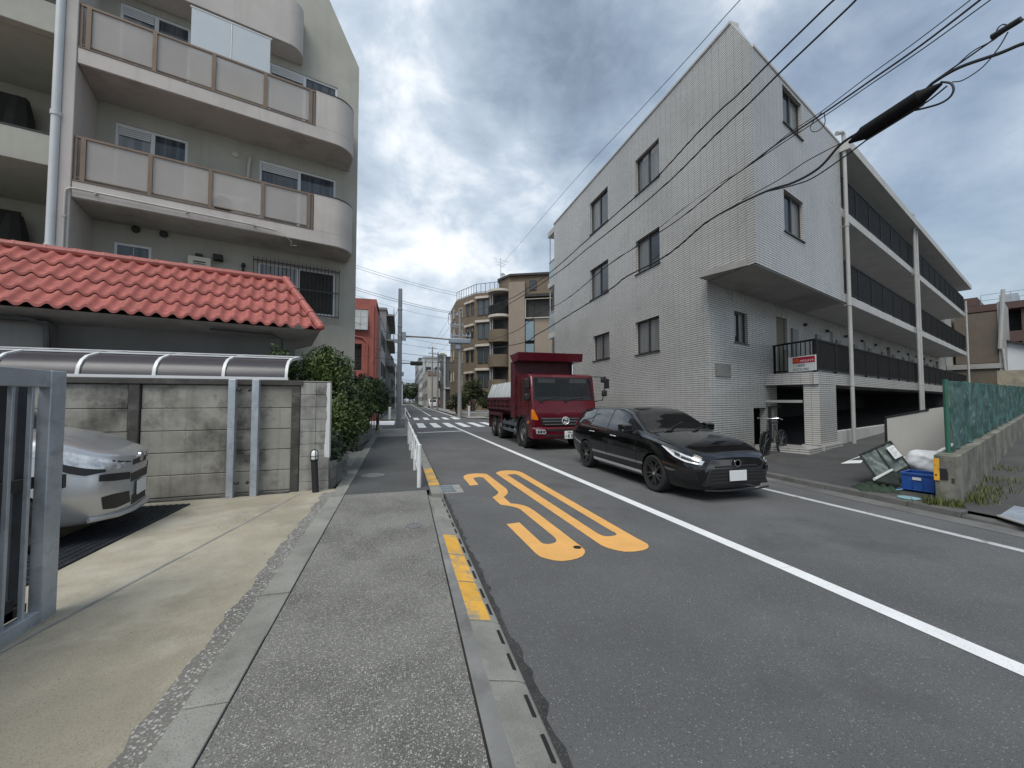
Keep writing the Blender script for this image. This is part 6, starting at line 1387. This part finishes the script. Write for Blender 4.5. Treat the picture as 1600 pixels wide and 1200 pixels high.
# simple town houses: a body with storeys of real windows
def house(name, label, pts, h, wm, faces, par=True, roof=.25, cat='building', group=None, rm=None):
    g = empty(name, (pts[0][0],pts[0][1],0), label, cat, group)
    mb = MB(); mb.prism(pts,0,h); mb.build('wall', wm, g, smooth=0)
    if par:
        c = (sum(p[0] for p in pts)/len(pts), sum(p[1] for p in pts)/len(pts)); mb = MB(); mb.prism([(c[0]+(p[0]-c[0])*1.02,c[1]+(p[1]-c[1])*1.02) for p in pts],h+.003,h+roof); mb.build('roof', rm or wm, g, smooth=0)
    for (i, rows, cols, st, wn_, wh_, z0, gm) in faces:
        a, b = pts[i], pts[(i+1)%len(pts)]; L_ = math.hypot(b[0]-a[0],b[1]-a[1]); fr = Fr(a,(b[0]-a[0],b[1]-a[1]))
        c = (sum(p[0] for p in pts)/len(pts), sum(p[1] for p in pts)/len(pts)); q = fr((L_/2,1,0))
        if math.hypot(q[0]-c[0],q[1]-c[1]) < math.hypot((a[0]+b[0])/2-c[0],(a[1]+b[1])/2-c[1]): fr = Fr(a,(b[0]-a[0],b[1]-a[1]),-1)
        for r_ in range(rows):
            for k in range(cols): u = L_*(k+.5)/cols-wn_/2; pwin(fr,u,u+wn_,z0+r_*st,z0+r_*st+wh_,g,M['dark_alu'],gm)
    return g
M['red_wall'] = mat('red_wall', (.37,.115,.092), .75, .08, .8, streak=.2, sc=(.30,.10,.085)); M['glass_block'] = mat('glass_block', (.42,.44,.44), .2, .08, 3, tile=(.5,.5,.03,(.3,.31,.31),0))
M['pale_wall'] = mat('pale_wall', (.46,.46,.45), .8, .08, .5, streak=.3, sc=(.3,.3,.29)); M['grey_wall'] = mat('grey_wall', (.20,.205,.205), .8, .1, .5, streak=.3, sc=(.13,.13,.13)); M['dark_wall'] = mat('dark_wall', (.115,.12,.118), .8, .12, .5, tile=(.4,.2,.01,(.09,.09,.09),.5)); M['beige_house'] = mat('beige_house', (.40,.375,.335), .85, .08, .5, streak=.35, sc=(.25,.235,.21))
rb = empty('red_building', (-4,32,0), 'salmon red building with glass block panel and dark louvred openings', 'building')
RB = Fr((-9,32.6), (1,0)); rl = 7.15
mb = MB(RB); wall_mb(mb,(0,rl),(0,9.5),[(.5,6.55,6.95,8.65),(.5,6.1,3.9,5.95),(.5,6.0,0,3.2)],.3,0); mb.box(0,rl,-12,-.3,9.0,9.5); mb.box(0,.3,-12,-.3,0,9); mb.build('wall', M['red_wall'], rb, smooth=0)
mb = MB(); mb.box(-2.15,-1.85,32.9,36.8,0,9.5); mb.build('side_wall', M['red_wall'], rb)
mb = MB(RB); mb.prism([(-.05,8.6),(.28,7.0),(.32,7.0),(0,8.6)],.5,6.55,ax=0); mb.box(.5,6.5,-.4,-.3,6.95,8.6); mb.build('glass_blocks', M['glass_block'], rb, smooth=0)
mb = MB(RB); mb.box(.4,6.2,-1.2,-1.1,0,6.0)
for k in range(15): mb.box(.5,6.1,-.35,-.25,3.95+k*.135,4.03+k*.135)
mb.build('louvres', M['black_and_shade'], rb, smooth=0)
mb = MB(RB); mb.tube([(5.2,.08,6.6),(6.2,.08,6.4),(6.5,.08,6.0),(6.5,.08,0)],.07,8); mb.tube([(6.95,.08,9),(6.95,.08,0)],.06,8); mb.build('pipes', M['red_wall'], rb)
house('pale_building', 'narrow white building standing right behind the red building', [(-6,37.2),(-1.72,37.2),(-1.6,45),(-6,45)], 8.9, M['pale_wall'], [(1,3,3,2.8,1.2,1.3,1.0,M['glass_dark'])])
g = house('grey_apartments', 'taller grey apartment block with dark balconies beyond the white building', [(-8,46),(-1.55,46),(-1.35,60),(-8,60)], 11.6, M['grey_wall'], [(0,4,2,2.8,1.3,1.3,1.2,M['glass_dark'])])
mb = MB()
for z in (2.6,5.4,8.2,11.0): mb.box(-1.5,-.75,46.1,59,z,z+.2); mb.box(-.8,-.75,46.1,59,z+.2,z+.9)
mb.build('balcony', M['grey_wall'], g)
house('terrace_house', 'dark three storey house beyond the grey apartment block', [(-7,64),(-1.3,64),(-1.0,84),(-7,84)], 8.2, M['dark_wall'], [(0,3,2,2.6,1.4,1.3,.9,M['glass_dark']),(1,3,6,2.6,1.4,1.3,.9,M['glass_dark'])], cat='house')
house('white_terrace', 'pale far house on the left of the road', [(-7,88),(-.9,88),(-.6,120),(-7,120)], 9.2, M['pale_wall'], [(0,3,2,2.8,1.4,1.3,1,M['glass_dark']),(1,3,8,2.8,1.4,1.3,1,M['glass_dark'])], cat='house')
g = house('narrow_grey_house', 'narrow dark grey three storey house between the beige house and the brick apartments', [(7.35,77),(7.35,69),(10.4,69),(10.4,77)], 8.9, M['dark_wall'], [(1,1,1,2.8,1.4,1.7,5.0,M['glass_dark']),(0,2,2,2.8,1.2,1.4,3.2,M['glass_dark'])], cat='house')
mb = MB(); mb.box(7.2,7.5,68.8,69.05,0,9.2); mb.box(7.2,10.4,68.7,68.95,3.5,3.75); mb.build('white_column', M['pale_wall'], g); mb = MB(); mb.box(7.7,10.2,68.9,68.99,0,3.4); mb.build('garage', M['black_and_shade'], g)
g = house('beige_house', 'weathered beige house with a brown band and shutters down the road', [(5.75,108),(5.75,88),(11.5,88),(11.5,108)], 7.9, M['beige_house'], [(1,1,1,3,1.7,1.6,4.2,M['glass_dark']),(0,2,4,3,1.6,1.4,1.6,M['glass_dark'])], cat='house')
mb = MB(); mb.box(6.6,10.8,87.9,87.99,0,2.2); mb.build('garage', M['black_and_shade'], g); mb = MB(); mb.box(5.7,11.5,87.85,87.99,7.0,7.9); mb.build('brown_band', mat('band', (.22,.16,.13), .8), g); mb = MB(); mb.box(9.4,11.0,87.8,87.99,3.0,5.0); mb.build('shutter', M['pale_wall'], g)
house('far_block', 'pale far apartment block on the right of the road behind the beige house', [(6.4,150),(6.4,118),(15,118),(15,150)], 14, M['pale_wall'], [(0,4,6,2.9,1.8,1.4,1.2,M['glass_dark']),(1,4,3,2.9,1.6,1.4,1.2,M['glass_dark'])])
house('far_block', 'greyish distant block furthest along the right of the road', [(7.2,205),(7.0,160),(18,160),(18,205)], 18, M['grey_wall'], [(0,5,7,3,2,1.5,1.2,M['glass_dark']),(1,5,3,3,1.8,1.5,1.2,M['glass_dark'])])
house('far_block', 'low pale block at the left end of the road', [(-9,165),(1.0,165),(1.6,220),(-9,220)], 9, M['pale_wall'], [(1,3,10,2.8,1.6,1.4,1.1,M['glass_dark'])])
house('far_block', 'wide distant block closing the left side of the junction', [(-45,60),(-12,60),(-12,75),(-45,75)], 10, M['pale_wall'], [])
house('far_block', 'distant brown block beyond the right side street', [(24,70),(24,56),(60,50),(60,72)], 12, M['beige_house'], [])
tk = empty('rooftop_tank', (9,92,7.9), 'dark rooftop water tank with a yellow top on legs above the beige house', 'tank')
mb = MB(); mb.box(8.4,10.2,91,93,10.3,12.0); mb.build('tank', M['dark_wall'], tk, bev=.05); mb = MB(); mb.box(8.8,9.8,91.3,92.7,12.0,12.35); mb.build('top', mat('tank_yellow', (.45,.40,.10), .6), tk)
mb = MB()
for x in (8.5,10.1):
    for y in (91.1,92.9): mb.tube([(x,y,8.1),(x,y,10.3)],.06,6)
mb.build('legs', M['galv'], tk)
# planting and street furniture across the junction
def tree(base, h, r, seed, c, label, group='trees across the junction', n=5000, size=.13):
    plant('street_tree', base, label, 'tree', [(base[0]+a[0]*r,base[1]+a[1]*r,base[2]+h*a[2],r*a[3],r*a[3],r*a[3]*.8) for a in ((0,0,.62,.62),(.5,.2,.55,.5),(-.5,-.1,.5,.5),(.15,-.4,.8,.42),(-.2,.3,.78,.4),(.6,-.3,.36,.4),(-.6,.2,.34,.4))], n, size, c, .09, group, seed=seed, fill=.25)
tree((7.2,40.5,.1), 3.9, 1.5, 31, (.04,.055,.022), 'airy dark green garden tree in front of the brick apartments')
tree((5.9,43,.1), 2.4, 1.1, 32, (.06,.065,.04), 'greyish bushy shrub just left of the concrete utility pole', n=3500)
tree((9.3,41,.1), 2.6, 1.0, 33, (.035,.06,.02), 'low green shrub at the truck side of the brick apartments', n=3000)
for i, (x, y, h, r) in enumerate(((6.3,150,8,3.5),(6.6,185,10,4.5),(2.2,240,12,6),(5.2,230,11,6),(-1.2,225,10,5),(8,260,13,8))):
    tree((x,y,0), h, r, 50+i, (.03,.05,.02), ['far tree on the right of the road before the distant block','far tree beside the distant grey block','distant tree closing the road, the taller on the left','distant tree closing the road in the middle','distant tree at the left end of the road','largest distant tree at the right end of the road'][i], 'far trees down the road', 1800, .5)
tag(struct(sheet('verge', [(4.55,96),(5.4,96),(6.6,190),(5.6,190)], mat('verge_green', (.04,.07,.02), .9), .25)))
pb = empty('planting_bed', (6.6,37.6,0), 'low stone edged planting bed at the corner of the brick apartments', 'planter')
mb = MB(); mb.prism([(5.9,37.6),(9.8,37.0),(10,44),(6.2,46)],0,.42); mb.build('kerb_stones', M['concrete'], pb, bev=.03)
for (x, y, lb_) in ((6.18,36.6,'white marker post on the right corner of the junction'),(-.78,33.4,'white marker post on the left corner of the side street')):
    mb = MB(); mb.tube([(x,y,.02),(x,y,.95)],.10,12); mb.lathe((x,y,.95),[(.11,0),(.11,.05),(.06,.09),(.001,.1)],12); tag(mb.build('marker_post', M['rail_white']), lb_, 'bollard', 'white marker posts')
M['pole_conc'] = mat('pole_conc', (.25,.245,.235), .8, .1, 1.5, streak=.2)
def upole(x, y, h, r, label, arms=((-.9,.6),), boxes=True, seed=0):
    g = empty('utility_pole', (x,y,0), label, 'utility pole', 'utility poles along the road')
    mb = MB(); mb.tube([(x,y,0),(x,y,h)],[r,r*.7],12); mb.build('shaft', M['pole_conc'], g)
    mb = MB()
    for k, (a, b) in enumerate(arms):
        z = h-.35-k*.95; mb.box(x+a,x+b,y-.05,y+.05,z,z+.09)
        for q in np.arange(a+.1,b,.35): mb.lathe((x+float(q),y,z+.09),[(.05,0),(.06,.06),(.03,.1),(.05,.16),(.001,.2)],8)
    mb.build('crossarms', M['galv'], g)
    if boxes: mb = MB(); mb.lathe((x+.35,y,h*.62),[(.001,-.45),(.24,-.45),(.25,.4),(.12,.5),(.001,.52)],12); mb.build('transformer', M['galv'], g)
    return g
g = upole(5.14,35.5,9.6,.19,'concrete utility pole with a long blue grey box on the right corner of the junction',((-1.05,.1),(-.9,.3),(-.9,1.0)),False)
mb = MB(); mb.box(4.15,6.1,35.2,35.75,6.65,7.12); mb.box(4.7,5.2,35.3,35.7,6.1,6.648); mb.build('equipment_box', mat('box_blue', (.26,.30,.35), .5, .06), g, bev=.08)
mb = MB(); mb.tube([(4.1,35.5,9.3),(4.1,35.5,8.4),(5.1,35.5,8.35)],.03,6); mb.tube([(4.3,35.5,7.9),(4.35,35.5,8.2),(5.1,35.5,8.15)],.03,6); mb.tube([(4.3,35.5,7.85),(4.3,35.5,7.4),(5,35.5,7.2)],.025,6); mb.build('brackets', M['galv'], g)
for (x, y, h, lb_) in ((5.75,64,9.2,'brownish utility pole, second along the right side of the road'),(5.65,74,11.4,'tall slim utility pole before the beige house'),(5.75,96,12.0,'utility pole beside the beige house wall'),(6.2,140,12,'utility pole far down the right side of the road')): upole(x,y,h,.15,lb_,((-.8,.8),(-.7,.7)))
upole(7.45,-6,11,.18,'concrete utility pole behind the viewer carrying the road cables',((-.8,.8),))
upole(7.2,2.5+0*1,0.01,.001,'x') if 0 else None
tsg = empty('traffic_signal', (4,152,0), 'tiny far traffic signal over the road', 'traffic light')
mb = MB(); mb.tube([(5.6,150,0),(5.6,150,6.2),(3.2,150,6.4)],.10,8); mb.build('mast', M['galv'], tsg); mb = MB(); mb.box(2.6,3.8,149.9,150.2,5.8,6.3); mb.build('housing', M['black_and_shade'], tsg)
# far vehicles as small simple cars with cabin, glass and wheels
def smallcar(x, y, m, label, w_=1.7, l=3.9, h=1.5, van=False):
    g = empty('parked_car', (x,y,0), label, 'car', 'far cars')
    fr = Fr((x,y),(0,1),-1); pr = [(0,.3),(0,.75),(.3,.85),(1.0,.95),(1.6,h),(l-.5,h),(l,.95),(l,.3)] if not van else [(0,.3),(0,1.0),(.35,1.1),(.8,h),(l,h),(l,.3)]
    mb = MB(fr); mb.prism(pr,-w_/2,w_/2,ax=1); mb.build('body', m, g, bev=.08)
    mb = MB(fr); a = pr[3] if not van else pr[2]; b = pr[4] if not van else pr[3]; mb.poly([(a[0]-.03,-w_*.42,a[1]+.03),(a[0]-.03,w_*.42,a[1]+.03),(b[0]-.03,w_*.38,b[1]-.05),(b[0]-.03,-w_*.38,b[1]-.05)]); mb.build('windscreen', M['car_glass'], g, raw=True)
    for u in (.75,l-.75):
        for s in (1,-1): mb = MB(fr); mb.lathe((u,s*(w_/2-.08),.3),[(.001,-.1),(.3,-.1),(.3,.1),(.001,.1)],14,ax=1); mb.build('wheel', M['rubber'], g)
smallcar(6.5,82,mat('car_white',(.65,.65,.64),.3,coat=.5),'small white van parked by the beige house',1.6,3.4,1.8,True)
smallcar(1.9,200,mat('car_pale',(.6,.6,.6),.3,coat=.5),'pale car far down the road')
smallcar(9.0,86,mat('car_red',(.35,.05,.04),.3,coat=.5),'small red car parked beside the white van')

# ================================================================ overhead cables
M['cable'] = mat('cable', (.014,.014,.016), .55, .1)
PP, PN = (5.14,35.5), (7.35,-6.0)
def cable(pix, r, label, p0=PP, d=None, ext=True, name='overhead_cable', group='overhead cables along the road'):
    d = d or (PN[0]-PP[0],PN[1]-PP[1]); pts = [Vector(onp(x,y,p0,d)) for x, y in pix]
    if pix[0][1] > 0 and pix[0][0] < 1600: ext = False      # ends at a clamp in view
    out = []
    if ext and p0 == PP:      # straight on to the pole behind the viewer
        e_ = Vector((PN[0],PN[1],min(10.6,pts[0].z+.6)))
        if e_.y < pts[0].y: out += [e_.lerp(pts[0],k/6) for k in range(6)]
    elif ext: out.append(pts[0]+(pts[0]-pts[1])*3)
    for i in range(len(pts)-1):
        a, b, c, e = pts[max(0,i-1)], pts[i], pts[i+1], pts[min(len(pts)-1,i+2)]
        for k in range(6):
            t = k/6; out.append(.5*((2*b)+(c-a)*t+(2*a-5*b+4*c-e)*t*t+(3*b-a-3*c+e)*t**3))
    out.append(pts[-1]); mb = MB(); mb.tube(out,r,7); return tag(mb.build(name, M['cable']), label, 'cable', group)
cable([(1305,-2),(1281.5,20),(1202,98),(1153,148),(1127,171),(1085,213),(1030,273),(978.7,320),(928,365),(874.7,413),(840,440),(785,472),(716,492)],.017,'upper of the two thick black cables crossing the white block')
cable([(1339,-2),(1317,20),(1218,114),(1177,155),(1116,213),(1050,279),(984,336),(917,389),(867,429),(795,475),(757,491),(716,497)],.017,'lower of the two thick black cables crossing the white block')
cable([(1535,-3),(1440,70),(1360,126),(1285,178),(1215,224),(1165,262),(1130,287),(1060,343),(992,387),(952,413),(883,469),(840,491),(795,522),(716,546)],.014,'black cable of the bundle running under the two thick cables')
cable([(1520,-3),(1430,66),(1350,124),(1284,174),(1228,212),(1175,256),(1110,296),(1060,332),(1000,380),(950,415)],.007,'thin wire twisted above the bundled black cable')
cable([(1550,-2),(1448,72),(1360,132),(1290,180),(1225,222),(1160,266)],.008,'second thin wire hung under the bundled black cable')
cable([(1640,62),(1600,68),(1560,84),(1500,105),(1460,128),(1440,145),(1390,178),(1345,205),(1313,226),(1280,262),(1240,285),(1190,302),(1110,343),(1060,385),(1027,408),(979,432),(952,453),(891,491),(840,522),(802,539),(716,550)],.020,'heaviest black cable carrying the long splice case')
cable([(1480,134),(1450,158),(1424,173),(1400,190),(1358,216),(1319,245),(1270,278),(1237,290),(1195,300)],.011,'black cable slung below the splice case')
cable([(1640,10),(1600,30),(1572,48),(1495,102),(1455,130)],.010,'thin cable meeting the heavy cable above the splice case')
cable([(1313,224),(1260,252),(1215,282),(1160,312)],.008,'thin cable leaving the splice case towards the white wall')
cable([(1175,-20),(1138,20),(1080,85),(1000,172),(900,279),(830,360),(785,412)],.010,'single thin wire crossing the sky to the brick apartment roof',p0=(11.6,46.2),d=(-4.4,-46))
def loop(pix, r, label): return cable(pix, r, label, ext=False, name='cable_loop', group='slack cable loops')
loop([(1470,128),(1485,130),(1490,140),(1484,152),(1468,162),(1440,170),(1424,173)],.013,'thick slack loop hanging at the right end of the splice case')
loop([(1288,178),(1289,192),(1282,202),(1272,206),(1266,200),(1272,188),(1284,176)],.007,'small slack loop under the bundled cable')
loop([(1580,44),(1568,38),(1558,46),(1556,60),(1520,80),(1495,102)],.007,'thin bluish loop at the clamp near the photo edge')
loop([(1575,50),(1560,75),(1535,105),(1505,125),(1488,128)],.007,'thin drooping wire below the clamp')
spc = empty('splice_case', onp(1390,178,PP,(PN[0]-PP[0],PN[1]-PP[1])), 'long black cable splice case hanging from the heaviest cable', 'splice case')
dd = (PN[0]-PP[0],PN[1]-PP[1]); a, b = Vector(onp(1347,210,PP,dd)), Vector(onp(1441,150,PP,dd))
mb = MB(); t = (b-a).normalized(); L_ = (b-a).length
mb.tube([a-t*.18,a,a+t*.02,b-t*.02,b,b+t*.2],[.02,.09,.105,.105,.09,.02],14); mb.build('case', mat('splice_black', (.006,.006,.007), .75, spec=.2), spc)
mb = MB()
for k in range(3): mb.tube([a+Vector((0,0,-.085+.05*k))+t*.02+Vector((.06,0,0)),b+Vector((0,0,-.085+.05*k))-t*.02+Vector((.06,0,0))],.018,6)
mb.build('ribs', M['black_plastic'], spc)
c = Vector(onp(1572,47,PP,dd)); mb = MB(); mb.tube([c-Vector((.0,.12,-.02)),c+Vector((0,.12,.02))],.035,8); tag(mb.build('cable_clamp', M['cable']), 'small dark cable clamp on the thin cable near the photo edge', 'clamp')
# cables across the junction from behind the apartment house to the corner pole
for k, (a, b, sag, r, lb_) in enumerate(((( 540,409),(722,460),3,.011,'highest of the wires crossing over the junction'),((540,413),(722,464),3,.011,'wire just under the highest wire over the junction'),((540,444),(712,489),3,.014,'upper wire passing the top of the signal pole'),((540,447),(712,491),4,.014,'lower wire passing the top of the signal pole'),((540,456),(712,500),5,.008,'faint wire below the signal pole top'),((540,498),(710,541),5,.010,'wire sagging past the red building roof'),((540,536),(720,560),4,.016,'thick wire crossing in front of the red building louvres'),((540,552),(720,567),4,.016,'lowest thick wire crossing in front of the red building'),((540,518),(720,549),4,.009,'thin wire crossing above the traffic signal'))):
    pts = [(a[0]+(b[0]-a[0])*t, a[1]+(b[1]-a[1])*t+sag*4*t*(1-t)) for t in (0,.2,.4,.6,.8,1)]
    cable(pts, r, lb_, p0=(5.14,35.5), d=(-9,-3.5 if k != 8 else -5), ext=False, group='wires over the junction')
for k, (x0, z0, x1, z1, lb_) in enumerate(((4.3,9.2,4.9,11.2,'wire running down the road from the corner pole arm, left one'),(4.9,9.2,5.6,11.2,'wire running down the road from the corner pole arm, right one'),(5.1,7.9,5.7,9.6,'lower wire running down the road from the corner pole'))):
    mb = MB(); mb.tube([(x0+(x1-x0)*t,35.5+38.5*t,z0+(z1-z0)*t-1.2*t*(1-t)) for t in [i/10 for i in range(11)]],.012,5); tag(mb.build('overhead_cable', M['cable']), lb_, 'cable', 'wires down the road')
for k, (z, x, lb_) in enumerate(((11.0,5.6,'far wire between the slim poles, upper'),(9.2,5.6,'far wire between the slim poles, lower'))):
    mb = MB(); mb.tube([(x+.1*t,74+66*t,z-1.6*t*(1-t)*2) for t in [i/10 for i in range(11)]],.02,5); tag(mb.build('overhead_cable', M['cable']), lb_, 'cable', 'wires down the road')
mb = MB(); mb.tube([(-.05,24.1,7.2),(-1.2,26.5,5.0),(-1.85,28,3.9)],.012,5); tag(mb.build('guy_wire', M['cable']), 'thin guy wire slanting from the signal pole to the left', 'wire')
for k in range(6):
    y = 100+k*18; mb = MB(); mb.tube([(-1.4,y,6.8+.3*k),(2.2,y+1,6.4+.3*k),(6.0,y+2,7.2+.3*k)],.03,5); tag(mb.build('overhead_cable', M['cable']), 'thin far wire strung across the road in the distance', 'cable', 'far wires strung across the road')

# small litter: a few dry leaves and scraps on the pavement
rg = np.random.default_rng(77); M['dry_leaf'] = mat('dry_leaf', (.16,.095,.04), .8, .35, 12)
mb = MB()
for i in range(40):
    k = rg.integers(4)
    x, y, z = ((rg.uniform(-2.3,-1.2), rg.uniform(2,7.2), .064),(rg.normal(-1.02,.05), rg.uniform(2,12), .078),(rg.normal(.78,.05), rg.uniform(1.6,9), .008),(rg.uniform(-.7,.4), rg.uniform(2,9), .068))[k]
    a = rg.random()*6.28; l = rg.uniform(.005,.012); w_ = l*.45; c, s_ = math.cos(a), math.sin(a)
    mb.quad((x-c*l,y-s_*l,z),(x+s_*w_,y-c*w_,z+.006),(x+c*l,y+s_*l,z+.003),(x-s_*w_,y+c*w_,z+.005))
o = mb.build('leaf_litter', M['dry_leaf'], smooth=0, raw=True); o['kind'] = 'stuff'; o['label'] = 'few dry brown leaf scraps scattered over the pavement'
